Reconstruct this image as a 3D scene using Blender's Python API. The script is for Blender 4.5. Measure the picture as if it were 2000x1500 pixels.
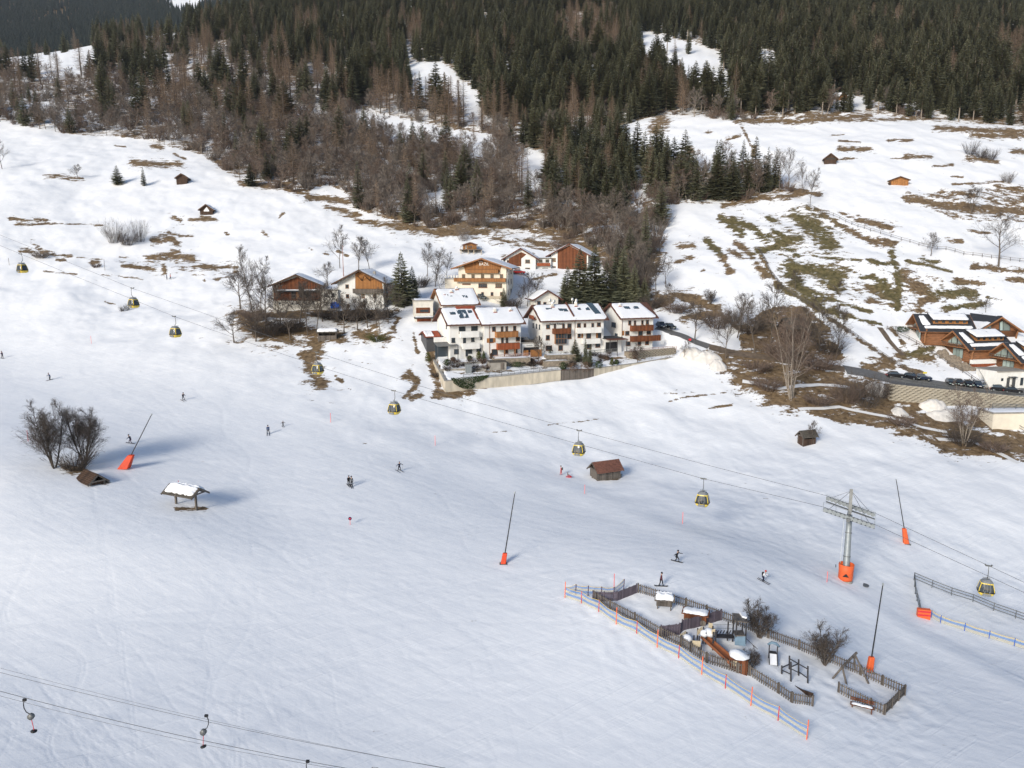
import bpy, bmesh, math, random
import numpy as np
from mathutils import Vector, Matrix, Euler

for _o in list(bpy.data.objects):
    bpy.data.objects.remove(_o, do_unlink=True)
scene = bpy.context.scene
COL = scene.collection
R = math.radians

# ------------------------------------------------------------------ camera
FPX = 1450.0                      # focal length in pixels of the 2000 px wide photograph
PITCH = R(10.0)
CAMZ = 60.0
cam_d = bpy.data.cameras.new('camera')
cam_d.sensor_fit = 'HORIZONTAL'
cam_d.sensor_width = 36.0
cam_d.lens = FPX / 2000.0 * 36.0
cam_d.clip_start = 0.5
cam_d.clip_end = 9000.0
cam = bpy.data.objects.new('camera', cam_d)
COL.objects.link(cam)
cam.location = (0, 0, CAMZ)
cam.rotation_euler = (R(90) - PITCH, 0, 0)
scene.camera = cam

# ------------------------------------------------------------------ daylight
SUN_AZ = R(34.0)                  # light travels away from the camera, to the right
SUN_EL = R(24.0)
world = bpy.data.worlds.new('World')
scene.world = world
world.use_nodes = True
wn = world.node_tree.nodes
wn.clear()
w_out = wn.new('ShaderNodeOutputWorld')
w_bg = wn.new('ShaderNodeBackground')
w_sky = wn.new('ShaderNodeTexSky')
w_sky.sky_type = 'NISHITA'
w_sky.sun_disc = False
w_sky.sun_elevation = SUN_EL
w_sky.sun_rotation = R(180.0) + SUN_AZ
w_sky.altitude = 1200
w_sky.air_density = 1.0
w_sky.dust_density = 2.5
w_sky.ozone_density = 1.0
w_bg.inputs['Strength'].default_value = 0.13
world.node_tree.links.new(w_sky.outputs[0], w_bg.inputs[0])
world.node_tree.links.new(w_bg.outputs[0], w_out.inputs[0])

sun_d = bpy.data.lights.new('sun', 'SUN')
sun_d.energy = 2.5
sun_d.angle = R(16.0)
sun_d.color = (1.0, 0.94, 0.83)
sun = bpy.data.objects.new('sun', sun_d)
COL.objects.link(sun)
sun_dir = Vector((math.sin(SUN_AZ) * math.cos(SUN_EL), math.cos(SUN_AZ) * math.cos(SUN_EL), -math.sin(SUN_EL)))
sun.rotation_euler = sun_dir.to_track_quat('-Z', 'Y').to_euler()

vs = scene.view_settings
vs.view_transform = 'Standard'
vs.look = 'None'
vs.gamma = 1.0
vs.use_curve_mapping = False
vs.exposure = 0.39
scene.render.engine = 'CYCLES'
scene.cycles.max_bounces = 5
scene.cycles.diffuse_bounces = 2
scene.cycles.glossy_bounces = 2
scene.cycles.transparent_max_bounces = 8

# ------------------------------------------------------------------ measuring the photograph
CP, SP = math.cos(PITCH), math.sin(PITCH)

def ray(u, v):
    xc = (u - 1000.0) / FPX
    yc = (750.0 - v) / FPX
    return (xc, CP + yc * SP, -SP + yc * CP)

def at(u, v, D):
    r = ray(u, v)
    return Vector((r[0] * D, r[1] * D, CAMZ + r[2] * D))

def project(x, y, z):
    zz = z - CAMZ
    d = y * CP - zz * SP
    up = y * SP + zz * CP
    return 1000.0 + FPX * x / d, 750.0 - FPX * up / d

# ------------------------------------------------------------------ naming helpers
def tag(o, label=None, cat=None, group=None, kind=None):
    if label: o['label'] = label
    if cat: o['category'] = cat
    if group: o['group'] = group
    if kind: o['kind'] = kind
    return o

def empty(name, loc=(0, 0, 0), rz=0.0, label=None, cat=None, group=None):
    o = bpy.data.objects.new(name, None)
    o.empty_display_size = 0.2
    COL.objects.link(o)
    o.location = loc
    o.rotation_euler = (0, 0, rz)
    return tag(o, label, cat, group)

def link(name, me, mat=None, parent=None, loc=None, rot=None):
    if mat is not None and len(me.materials) == 0:
        me.materials.append(mat)
    o = bpy.data.objects.new(name, me)
    COL.objects.link(o)
    if parent is not None: o.parent = parent
    if loc is not None: o.location = loc
    if rot is not None: o.rotation_euler = rot
    return o

class MB:
    """collects simple solids and links them as one mesh"""
    def __init__(self):
        self.v = []; self.f = []; self.m = []; self.mi = 0; self.smooth = False
    def add(self, vs, fs):
        b = len(self.v)
        self.v.extend([tuple(p) for p in vs])
        self.f.extend([tuple(b + i for i in q) for q in fs])
        self.m.extend([self.mi] * len(fs))
        return self
    def box(self, x0, x1, y0, y1, z0, z1, mtx=None):
        p = [(x0,y0,z0),(x1,y0,z0),(x1,y1,z0),(x0,y1,z0),(x0,y0,z1),(x1,y0,z1),(x1,y1,z1),(x0,y1,z1)]
        if mtx is not None: p = [mtx @ Vector(q) for q in p]
        return self.add(p, [(0,3,2,1),(4,5,6,7),(0,1,5,4),(1,2,6,5),(2,3,7,6),(3,0,4,7)])
    def extrude(self, poly, a, b, axis='y'):
        """poly: 2D outline; swept along axis from a to b"""
        n = len(poly)
        def P(q, t):
            if axis == 'y': return (q[0], t, q[1])
            if axis == 'x': return (t, q[0], q[1])
            return (q[0], q[1], t)
        vs = [P(q, a) for q in poly] + [P(q, b) for q in poly]
        fs = [tuple(range(n)), tuple(range(2*n-1, n-1, -1))]
        for i in range(n):
            j = (i + 1) % n
            fs.append((i, i + n, j + n, j))
        return self.add(vs, fs)
    def beam(self, p, q, w, h=None, up=(0,0,1)):
        p = Vector(p); q = Vector(q); d = q - p; L = d.length
        if L < 1e-6: return self
        d /= L; h = h or w
        s = d.cross(Vector(up))
        if s.length < 1e-3: s = d.cross(Vector((0,1,0)))
        s.normalize(); t = s.cross(d)
        vs = []
        for e in (p, q):
            for a, b in ((-1,-1),(1,-1),(1,1),(-1,1)):
                vs.append(e + s * (a*w/2) + t * (b*h/2))
        return self.add(vs, [(0,1,2,3),(7,6,5,4),(0,4,5,1),(1,5,6,2),(2,6,7,3),(3,7,4,0)])
    def tube(self, pts, rad, n=6, cap=True):
        pts = [Vector(p) for p in pts]
        k = len(pts)
        rads = rad if isinstance(rad, (list, tuple)) else [rad] * k
        b = len(self.v); prev = None
        for i, p in enumerate(pts):
            d = (pts[min(i+1, k-1)] - pts[max(i-1, 0)])
            if d.length < 1e-9: d = Vector((0,0,1))
            d.normalize()
            if prev is None:
                s = d.cross(Vector((0,0,1)))
                if s.length < 1e-2: s = d.cross(Vector((0,1,0)))
            else:
                s = prev - d * prev.dot(d)
            s.normalize(); prev = s; t = d.cross(s)
            for j in range(n):
                a = 2*math.pi*j/n
                self.v.append(tuple(p + (s*math.cos(a) + t*math.sin(a)) * rads[i]))
        fs = []
        for i in range(k-1):
            for j in range(n):
                jj = (j+1) % n
                fs.append((b+i*n+j, b+i*n+jj, b+(i+1)*n+jj, b+(i+1)*n+j))
        if cap:
            fs.append(tuple(b+j for j in range(n-1, -1, -1)))
            fs.append(tuple(b+(k-1)*n+j for j in range(n)))
        self.f.extend(fs); self.m.extend([self.mi]*len(fs))
        return self
    def mesh(self, name):
        me = bpy.data.meshes.new(name)
        me.from_pydata(self.v, [], self.f)
        if self.m and max(self.m) > 0:
            me.polygons.foreach_set('material_index', self.m)
        if self.smooth:
            me.polygons.foreach_set('use_smooth', [True]*len(self.f))
        me.update()
        return me
    def build(self, name, mat, parent=None, loc=None, rot=None):
        me = self.mesh(name)
        for m in (mat if isinstance(mat, (list, tuple)) else [mat]): me.materials.append(m)
        return link(name, me, None, parent, loc, rot)

def copy_tree(o, parent=None):
    c = o.copy(); COL.objects.link(c); c.parent = parent
    for ch in list(o.children): copy_tree(ch, c)
    return c

# ------------------------------------------------------------------ materials
def nodes_of(name):
    m = bpy.data.materials.new(name); m.use_nodes = True
    nt = m.node_tree
    return m, nt, nt.nodes['Principled BSDF']

def mat(name, col, rough=0.7, var=0.12, scale=3.0, metal=0.0, bump=0.0, stretch=None, spec=0.3, alpha=None):
    m, nt, bs = nodes_of(name)
    N, L = nt.nodes, nt.links
    bs.inputs['Roughness'].default_value = rough
    bs.inputs['Metallic'].default_value = metal
    bs.inputs['Specular IOR Level'].default_value = spec
    tc = N.new('ShaderNodeTexCoord'); mp = N.new('ShaderNodeMapping'); nz = N.new('ShaderNodeTexNoise')
    if stretch: mp.inputs['Scale'].default_value = stretch
    nz.inputs['Scale'].default_value = scale; nz.inputs['Detail'].default_value = 5
    L.new(tc.outputs['Object'], mp.inputs[0]); L.new(mp.outputs[0], nz.inputs['Vector'])
    cr = N.new('ShaderNodeValToRGB')
    a = [max(0, c*(1-var)) for c in col]; b = [min(1, c*(1+var)) for c in col]
    cr.color_ramp.elements[0].position = 0.3; cr.color_ramp.elements[1].position = 0.7
    cr.color_ramp.elements[0].color = (*a, 1); cr.color_ramp.elements[1].color = (*b, 1)
    L.new(nz.outputs['Fac'], cr.inputs[0]); L.new(cr.outputs[0], bs.inputs['Base Color'])
    if bump > 0:
        bp = N.new('ShaderNodeBump'); bp.inputs['Strength'].default_value = 1.0; bp.inputs['Distance'].default_value = bump
        L.new(nz.outputs['Fac'], bp.inputs['Height']); L.new(bp.outputs[0], bs.inputs['Normal'])
    if alpha is not None:
        bs.inputs['Alpha'].default_value = alpha
    return m

def leafmat(name, c0, c1, rough=0.8, transl=0.0):
    """foliage and twigs: every tree instance and every spot gets its own shade"""
    m, nt, bs = nodes_of(name)
    N, L = nt.nodes, nt.links
    oi = N.new('ShaderNodeObjectInfo'); tc = N.new('ShaderNodeTexCoord'); nz = N.new('ShaderNodeTexNoise')
    nz.inputs['Scale'].default_value = 1.1; nz.inputs['Detail'].default_value = 3
    L.new(tc.outputs['Object'], nz.inputs['Vector'])
    ad = N.new('ShaderNodeMath'); ad.operation = 'MULTIPLY_ADD'
    ad.inputs[1].default_value = 0.5
    L.new(nz.outputs['Fac'], ad.inputs[0])
    ml = N.new('ShaderNodeMath'); ml.operation = 'MULTIPLY'; ml.inputs[1].default_value = 0.5
    L.new(oi.outputs['Random'], ml.inputs[0]); L.new(ml.outputs[0], ad.inputs[2])
    mx = N.new('ShaderNodeMix'); mx.data_type = 'RGBA'
    mx.inputs[6].default_value = (*c0, 1); mx.inputs[7].default_value = (*c1, 1)
    L.new(ad.outputs[0], mx.inputs[0]); L.new(mx.outputs[2], bs.inputs['Base Color'])
    bs.inputs['Roughness'].default_value = rough
    bs.inputs['Specular IOR Level'].default_value = 0.15
    return m

def plankmat(name, col, var=0.25, pitch=0.18, axis=0, bump=0.02, rough=0.75):
    """boards: grain, per-board tone and shallow joints"""
    m, nt, bs = nodes_of(name)
    N, L = nt.nodes, nt.links
    tc = N.new('ShaderNodeTexCoord'); sx = N.new('ShaderNodeSeparateXYZ')
    L.new(tc.outputs['Object'], sx.inputs[0])
    dv = N.new('ShaderNodeMath'); dv.operation = 'DIVIDE'; dv.inputs[1].default_value = pitch
    L.new(sx.outputs[axis], dv.inputs[0])
    fl = N.new('ShaderNodeMath'); fl.operation = 'FLOOR'; L.new(dv.outputs[0], fl.inputs[0])
    fr = N.new('ShaderNodeMath'); fr.operation = 'FRACT'; L.new(dv.outputs[0], fr.inputs[0])
    wn_ = N.new('ShaderNodeTexWhiteNoise'); wn_.noise_dimensions = '1D'; L.new(fl.outputs[0], wn_.inputs['W'])
    nz = N.new('ShaderNodeTexNoise'); nz.inputs['Scale'].default_value = 1.2; nz.inputs['Detail'].default_value = 6
    L.new(tc.outputs['Object'], nz.inputs['Vector'])
    ad = N.new('ShaderNodeMath'); ad.operation = 'ADD'; L.new(wn_.outputs['Value'], ad.inputs[0]); L.new(nz.outputs['Fac'], ad.inputs[1])
    cr = N.new('ShaderNodeValToRGB')
    cr.color_ramp.elements[0].position = 0.3; cr.color_ramp.elements[1].position = 1.4 if False else 1.0
    cr.color_ramp.elements[0].color = (*[c*(1-var) for c in col], 1); cr.color_ramp.elements[1].color = (*[min(1, c*(1+var)) for c in col], 1)
    hl = N.new('ShaderNodeMath'); hl.operation = 'MULTIPLY'; hl.inputs[1].default_value = 0.66
    L.new(ad.outputs[0], hl.inputs[0]); L.new(hl.outputs[0], cr.inputs[0]); L.new(cr.outputs[0], bs.inputs['Base Color'])
    gp = N.new('ShaderNodeMath'); gp.operation = 'GREATER_THAN'; gp.inputs[1].default_value = 0.1; L.new(fr.outputs[0], gp.inputs[0])
    bp = N.new('ShaderNodeBump'); bp.inputs['Distance'].default_value = bump; L.new(gp.outputs[0], bp.inputs['Height']); L.new(bp.outputs[0], bs.inputs['Normal'])
    bs.inputs['Roughness'].default_value = rough; bs.inputs['Specular IOR Level'].default_value = 0.25
    return m

def glassmat(name, col=(0.03, 0.04, 0.05), rough=0.12):
    m, nt, bs = nodes_of(name)
    N, L = nt.nodes, nt.links
    oi = N.new('ShaderNodeObjectInfo'); cr = N.new('ShaderNodeValToRGB')
    cr.color_ramp.elements[0].color = (*[c*0.6 for c in col], 1); cr.color_ramp.elements[1].color = (*[c*1.8 for c in col], 1)
    L.new(oi.outputs['Random'], cr.inputs[0]); L.new(cr.outputs[0], bs.inputs['Base Color'])
    bs.inputs['Roughness'].default_value = rough; bs.inputs['Specular IOR Level'].default_value = 0.6
    return m

MT = {}
MT['snow'] = mat('roof_snow', (0.80, 0.81, 0.83), 0.75, 0.03, 0.8, bump=0.05, spec=0.2)
MT['plaster'] = mat('white_plaster', (0.74, 0.73, 0.70), 0.85, 0.09, 0.9, stretch=(1.0, 1.0, 0.35))
MT['cream_plaster'] = mat('cream_plaster', (0.72, 0.66, 0.55), 0.85, 0.07, 0.7)
MT['plinth'] = mat('beige_plinth', (0.50, 0.42, 0.31), 0.85, 0.1, 1)
MT['oldplaster'] = mat('stained_plaster', (0.66, 0.63, 0.56), 0.9, 0.14, 0.9)
MT['brown_wood'] = plankmat('brown_boards', (0.150, 0.052, 0.022), 0.45)
MT['dark_wood'] = plankmat('dark_boards', (0.060, 0.036, 0.024), 0.4)
MT['orange_wood'] = plankmat('orange_boards', (0.32, 0.145, 0.05), 0.25)
MT['tan_wood'] = plankmat('tan_boards', (0.30, 0.135, 0.05), 0.25)
MT['red_wood'] = plankmat('red_brown_boards', (0.27, 0.075, 0.030), 0.25)
MT['grey_wood'] = plankmat('weathered_boards', (0.135, 0.115, 0.098), 0.35)
MT['log'] = mat('log_wood', (0.215, 0.098, 0.046), 0.6, 0.35, 2.5, bump=0.02, stretch=(0.25, 0.25, 2.0))
MT['beam'] = mat('beam_wood', (0.085, 0.045, 0.026), 0.75, 0.25, 2)
MT['fascia'] = mat('fascia_wood', (0.11, 0.042, 0.026), 0.7, 0.2, 2)
MT['orange_beam'] = mat('orange_beam', (0.27, 0.125, 0.056), 0.7, 0.2, 2)
MT['roof_dark'] = mat('dark_roofing', (0.035, 0.037, 0.042), 0.6, 0.2, 2)
MT['roof_grey'] = mat('grey_roofing', (0.20, 0.20, 0.20), 0.75, 0.2, 1.5)
MT['roof_red'] = mat('red_roof_tiles', (0.27, 0.065, 0.032), 0.75, 0.25, 2.5, bump=0.03)
MT['hut_tiles'] = mat('hut_tiles', (0.17, 0.075, 0.052), 0.8, 0.3, 3, bump=0.03)
MT['roof_brown'] = mat('brown_shingles', (0.10, 0.048, 0.034), 0.8, 0.35, 3, bump=0.03)
MT['shingle'] = mat('weathered_shingles', (0.085, 0.075, 0.062), 0.9, 0.35, 3, bump=0.03)
MT['glass'] = glassmat('window_glass')
MT['paleglass'] = glassmat('pale_window_glass', (0.22, 0.28, 0.27), 0.08)
MT['frame_white'] = mat('white_frames', (0.7, 0.69, 0.66), 0.5, 0.05)
MT['frame_brown'] = mat('brown_frames', (0.20, 0.085, 0.035), 0.55, 0.15)
MT['frame_grey'] = mat('grey_frames', (0.07, 0.072, 0.078), 0.5, 0.1)
MT['solar'] = mat('solar_glass', (0.055, 0.085, 0.11), 0.15, 0.1, 1, spec=0.6)
MT['white_paint'] = mat('white_paint', (0.78, 0.78, 0.76), 0.5, 0.03)
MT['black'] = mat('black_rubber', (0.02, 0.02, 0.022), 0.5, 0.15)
MT['steel'] = mat('galvanised_steel', (0.29, 0.315, 0.325), 0.5, 0.1, 2, metal=0.35)
MT['steel_dark'] = mat('dark_steel', (0.16, 0.165, 0.165), 0.5, 0.15, 2, metal=0.4)
MT['steel_line'] = mat('steel_cable', (0.10, 0.105, 0.115), 0.5, 0.1, 2, metal=0.3)
MT['orange_pad'] = mat('orange_pad', (0.68, 0.12, 0.035), 0.55, 0.06, 1.5, bump=0.02)
MT['orange_red'] = mat('orange_red_pad', (0.62, 0.065, 0.022), 0.6, 0.1, 1.5, bump=0.02)
MT['pole_red'] = mat('red_pole', (0.55, 0.03, 0.045), 0.5, 0.1)
MT['pole_orange'] = mat('orange_pole', (0.85, 0.16, 0.06), 0.5, 0.08)
MT['pole_pink'] = mat('pink_pole', (0.85, 0.16, 0.15), 0.5, 0.08)
MT['pole_blue'] = mat('blue_pole', (0.03, 0.10, 0.42), 0.5, 0.08)
MT['concrete'] = mat('stained_concrete', (0.47, 0.42, 0.335), 0.9, 0.24, 0.9, bump=0.01, stretch=(1.0, 1.0, 0.3))
MT['grey_concrete'] = mat('grey_concrete', (0.30, 0.28, 0.25), 0.9, 0.2, 0.9)
MT['stone'] = mat('wall_blocks', (0.33, 0.295, 0.235), 0.9, 0.18, 1.2, bump=0.02)
MT['rock'] = mat('rough_rock', (0.24, 0.20, 0.155), 0.9, 0.35, 1.5, bump=0.1)
MT['asphalt'] = mat('asphalt', (0.12, 0.12, 0.122), 0.85, 0.2, 2)
MT['hedge'] = leafmat('hedge_leaves', (0.018, 0.030, 0.012), (0.045, 0.065, 0.024))
MT['olive'] = leafmat('olive_leaves', (0.045, 0.050, 0.015), (0.10, 0.105, 0.035))
MT['redshrub'] = leafmat('red_twigs', (0.07, 0.045, 0.032), (0.13, 0.085, 0.06))
MT['spruce'] = leafmat('spruce_needles', (0.052, 0.062, 0.038), (0.225, 0.225, 0.140))
MT['pine'] = leafmat('pine_needles', (0.058, 0.068, 0.042), (0.225, 0.225, 0.140))
MT['larch'] = leafmat('larch_twigs', (0.18, 0.13, 0.094), (0.37, 0.275, 0.20))
MT['far_spruce'] = leafmat('far_spruce_needles', (0.016, 0.024, 0.022), (0.045, 0.058, 0.052))
MT['twig'] = leafmat('bare_twigs', (0.105, 0.088, 0.077), (0.235, 0.20, 0.172))
MT['twig_dark'] = leafmat('dark_twigs', (0.045, 0.038, 0.034), (0.10, 0.083, 0.072))
MT['twig_mid'] = leafmat('brown_grey_twigs', (0.050, 0.040, 0.034), (0.115, 0.095, 0.080))
MT['twig_red'] = leafmat('reddish_twigs', (0.10, 0.074, 0.060), (0.20, 0.150, 0.122))
MT['bark'] = mat('grey_bark', (0.115, 0.095, 0.078), 0.9, 0.3, 3)
MT['bark_pale'] = mat('pale_bark', (0.24, 0.205, 0.17), 0.9, 0.3, 3)
MT['bark_dark'] = mat('dark_bark', (0.050, 0.041, 0.034), 0.9, 0.3, 3)
# ------------------------------------------------------------------ terrain: heights fitted to measured points
CTRL = [
 # u, v, depth along the lens axis
 (-300,1500,60),(0,1500,60),(500,1500,62.5),(1000,1500,64),(1500,1500,65.5),(2000,1500,67.5),(2300,1500,69),
 (-300,1750,48.5),(500,1800,48.5),(1000,1800,49.5),(1500,1800,50.5),(2300,1780,54),
 (0,1250,80),(500,1250,81),(1000,1250,82),(1400,1330,77),(1580,1440,70),(1700,1350,80),(2000,1330,86),(2300,1330,90),
 (0,1050,97),(250,1060,99),(480,1080,98),(750,1100,98),(983,1100,99),(1110,1165,90),
 (1291,1145,90),(1320,1098,94),(1490,1135,94),(1650,1137,105),(1640,1200,96),(1780,1200,104),(1900,1225,102),(2000,1260,99),
 (1790,1120,112),(2000,1130,118),(2200,1150,118),
 (0,893,117),(0,872,126),(180,940,114),(365,1000,108),(240,918,121),(500,1000,113),
 (684,952,119),(780,922,127),(524,850,141),(357,783,157),(98,743,170),(5,703,192),(-200,720,175),
 (700,1010,111),(1000,1010,117),(1000,930,134),(1096,930,142),(1180,935,143),(1300,1000,124),(1450,1060,111),
 (1770,1063,119),(1770,960,140),(1990,960,142),(2200,980,142),(1400,900,153),(1575,868,160),(1790,890,157),
 (700,830,150),(860,860,155),(900,790,166),(1100,790,170),(1350,790,176),
 (868,764,168),(1095,731,178),(1325,708,194),(780,740,172),(800,660,184),
 (900,698,182),(1020,692,187),(1180,685,192),(1275,681,197),
 (620,745,175),(450,668,192),(640,665,188),(570,603,204),(540,610,202),(710,600,207),(770,600,206),
 (870,590,208),(945,584,218),(1005,580,220),(1015,532,240),(1110,530,240),(917,493,252),(1060,600,212),
 (1370,712,187),(1385,680,196),(1540,775,177),(1600,765,182),(1700,800,175),(1860,865,166),(1990,905,156),(2150,940,152),
 (1760,790,176),(1870,800,175),(2000,805,174),(1700,727,194),(1760,745,191),(1880,757,189),(2000,768,188),(2200,780,188),
 (1800,668,203),(1895,705,195),(1960,668,206),(2100,690,205),
 (1550,645,204),(1420,620,210),(1330,590,216),(1300,500,248),(1500,510,238),(1700,570,220),(1950,522,238),(1820,500,243),(2200,540,240),
 (1600,410,280),(1450,398,288),(1340,430,270),(1757,362,292),(1623,320,312),(1900,300,324),(1500,270,345),(1350,245,370),
 (1700,228,385),(1990,262,358),(2250,280,350),(2000,430,270),
 (330,546,240),(47,570,222),(100,620,205),(240,478,262),(403,425,280),(355,362,305),(230,362,303),(0,390,288),(-250,400,280),(0,240,395),
 (150,262,385),(300,275,375),(420,310,345),(600,480,262),(650,520,245),(700,430,275),(490,365,305),(900,455,266),(1150,475,262),(1250,500,250),(1230,580,222),(820,540,235),
 (600,370,305),(800,340,335),(1100,390,292),(1250,400,285),(800,245,420),(1000,295,370),(1250,245,385),(1150,320,345),
 (1300,120,520),(1420,160,480),(600,220,440),(300,180,505),(850,130,545),(1000,60,660),(1000,0,800),(600,60,680),
 (-200,150,520),(20,135,560),(150,92,640),(330,62,700),(450,40,760),(600,5,880),(800,-15,900),
 (40,140,900),(200,105,960),(350,85,1020),(480,70,1080),(-250,180,880),
 (0,40,1700),(200,20,1800),(400,20,1750),(560,10,1700),(0,-60,2300),(300,-40,2300),(550,-60,2300),(-300,0,2000),
 (1500,60,610),(1700,110,550),(1980,150,480),(1990,10,740),(1700,0,760),(1300,0,790),(2250,100,600),
 (1000,-90,1300),(1500,-90,1250),(2000,-90,1200),(2300,-60,1100),(700,-90,1600),
 (500,-130,3300),(1200,-140,3300),(2000,-140,3300),(-300,-110,3300),
]
def _ctrl():
    S, T, H = [], [], []
    for u, v, D in CTRL:
        r = ray(u, v)
        S.append(r[0] / r[1]); T.append(math.log(r[1] * D)); H.append(r[2] / r[1])
    return np.array(S), np.array(T), np.array(H)
cS, cT, cH = _ctrl()
AS = 1.35                                    # weight of the sideways axis against ln(distance)

def _tps_fit(lam=0.07):
    n = len(cS)
    X = np.stack([cS * AS, cT], 1)
    d2 = ((X[:, None, :] - X[None, :, :]) ** 2).sum(2)
    K = 0.5 * d2 * np.log(d2 + 1e-12) + lam * np.eye(n)
    Pm = np.concatenate([np.ones((n, 1)), X], 1)
    A = np.zeros((n + 3, n + 3)); A[:n, :n] = K; A[:n, n:] = Pm; A[n:, :n] = Pm.T
    return X, np.linalg.solve(A, np.concatenate([cH, np.zeros(3)]))
tX, tW = _tps_fit()

def tps(s, t):
    out = np.empty(s.shape)
    sf, tf, of = s.ravel() * AS, t.ravel(), out.ravel()
    n = len(tX)
    for a in range(0, len(sf), 40000):
        b = min(a + 40000, len(sf))
        d2 = (sf[a:b, None] - tX[None, :, 0]) ** 2 + (tf[a:b, None] - tX[None, :, 1]) ** 2
        of[a:b] = (0.5 * d2 * np.log(d2 + 1e-12)) @ tW[:n] + tW[n] + tW[n+1] * sf[a:b] + tW[n+2] * tf[a:b]
    return out

def _hash(ix, iy, seed):
    h = (ix.astype(np.int64) * 374761393 + iy.astype(np.int64) * 668265263 + seed * 974711) & 0x7fffffff
    h = ((h ^ (h >> 13)) * 1274126177) & 0x7fffffff
    return ((h ^ (h >> 16)) & 0xffff) / 65535.0

def vnoise(x, y, seed=0):
    xi, yi = np.floor(x), np.floor(y)
    fx, fy = x - xi, y - yi
    fx = fx * fx * (3 - 2 * fx); fy = fy * fy * (3 - 2 * fy)
    a = _hash(xi, yi, seed); b = _hash(xi + 1, yi, seed); c = _hash(xi, yi + 1, seed); d = _hash(xi + 1, yi + 1, seed)
    return (a * (1 - fx) + b * fx) * (1 - fy) + (c * (1 - fx) + d * fx) * fy

def fnoise(x, y, seed=0, oct=4):
    o = 0; amp = 0.5; tot = 0
    for k in range(oct):
        o = o + amp * vnoise(x * 2 ** k, y * 2 ** k, seed + k * 17); tot += amp; amp *= 0.5
    return o / tot

NS = 900
sv = np.linspace(-1.0, 1.0, NS)
tv = np.concatenate([np.linspace(math.log(20), math.log(48), 36)[:-1], np.linspace(math.log(48), math.log(430), 560)[:-1],
                     np.linspace(math.log(430), math.log(3600), 150)])
NT = len(tv)
gS, gT = np.meshgrid(sv, tv)                 # rows: distance, columns: side
gY = np.exp(gT); gX = gS * gY
gZ = CAMZ + gY * tps(gS, gT)

def inside(poly, x, y):
    r = np.zeros(x.shape, bool); n = len(poly); j = n - 1
    for i in range(n):
        xi, yi = poly[i]; xj, yj = poly[j]
        c = ((yi > y) != (yj > y)) & (x < (xj - xi) * (y - yi) / (yj - yi + 1e-12) + xi)
        r ^= c; j = i
    return r

def seg_dist(pts, x, y, squash=1.0):
    """distance in photo pixels from a polyline; squash > 1 makes marks wide and low"""
    best = np.full(x.shape, 1e9)
    for (x0, y0), (x1, y1) in zip(pts[:-1], pts[1:]):
        dx, dy = x1 - x0, (y1 - y0) * squash
        L2 = dx * dx + dy * dy + 1e-9
        px, py = x - x0, (y - y0) * squash
        k = np.clip((px * dx + py * dy) / L2, 0, 1)
        best = np.minimum(best, np.hypot(px - k * dx, py - k * dy))
    return best

gU, gV = project(gX, gY, gZ)
# gentle relief
near = np.clip((gY - 60) / 150, 0, 1)
relief = (fnoise(gX / 22, gY / 22, 3, 3) - 0.5) * (0.9 + 2.2 * near) + (fnoise(gX / 5, gY / 5, 9, 3) - 0.5) * (0.10 + 0.75 * near)
relief += np.clip((gY - 420) / 300, 0, 1) * (fnoise(gX / 60, gY / 60, 5, 3) - 0.5) * 14
PISTE = [(-400,1600),(-400,560),(0,600),(300,690),(560,760),(700,835),(860,880),(1100,940),(1300,1015),(1500,1085),(1650,1150),(1800,1235),(2000,1330),(2300,1450),(2300,1800),(-400,1800)]
_pe = seg_dist([(0,600),(300,690),(560,760),(700,835),(860,880),(1100,940),(1300,1015),(1500,1085),(1650,1150),(1800,1235),(2000,1330),(2300,1450)], gU, gV)
_pi = inside(PISTE, gU, gV)
piste = np.clip(0.5 + np.where(_pi, 1, -1) * _pe / 110.0, 0, 1)
relief *= (1 - 0.72 * piste)
# shallow bank along the edge of the groomed run
edge = seg_dist([(560,765),(700,835),(860,880),(1100,940),(1300,1015),(1500,1085),(1640,1140),(1800,1235),(2000,1335)], gU, gV)
below = np.where(_pi, 1, 0)
_sd = np.where(below > 0, edge, -edge)
relief += 0.26 * np.exp(-((_sd - 12) / 17.0) ** 2) * np.clip((gU - 600) / 200, 0, 1)
# foreground knoll with a soft crest
kn = np.exp(-(((gU - 330) / 260) ** 2 + ((gV - 1075) / 75) ** 2))
relief += 1.0 * kn
gZ = gZ + relief
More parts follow.
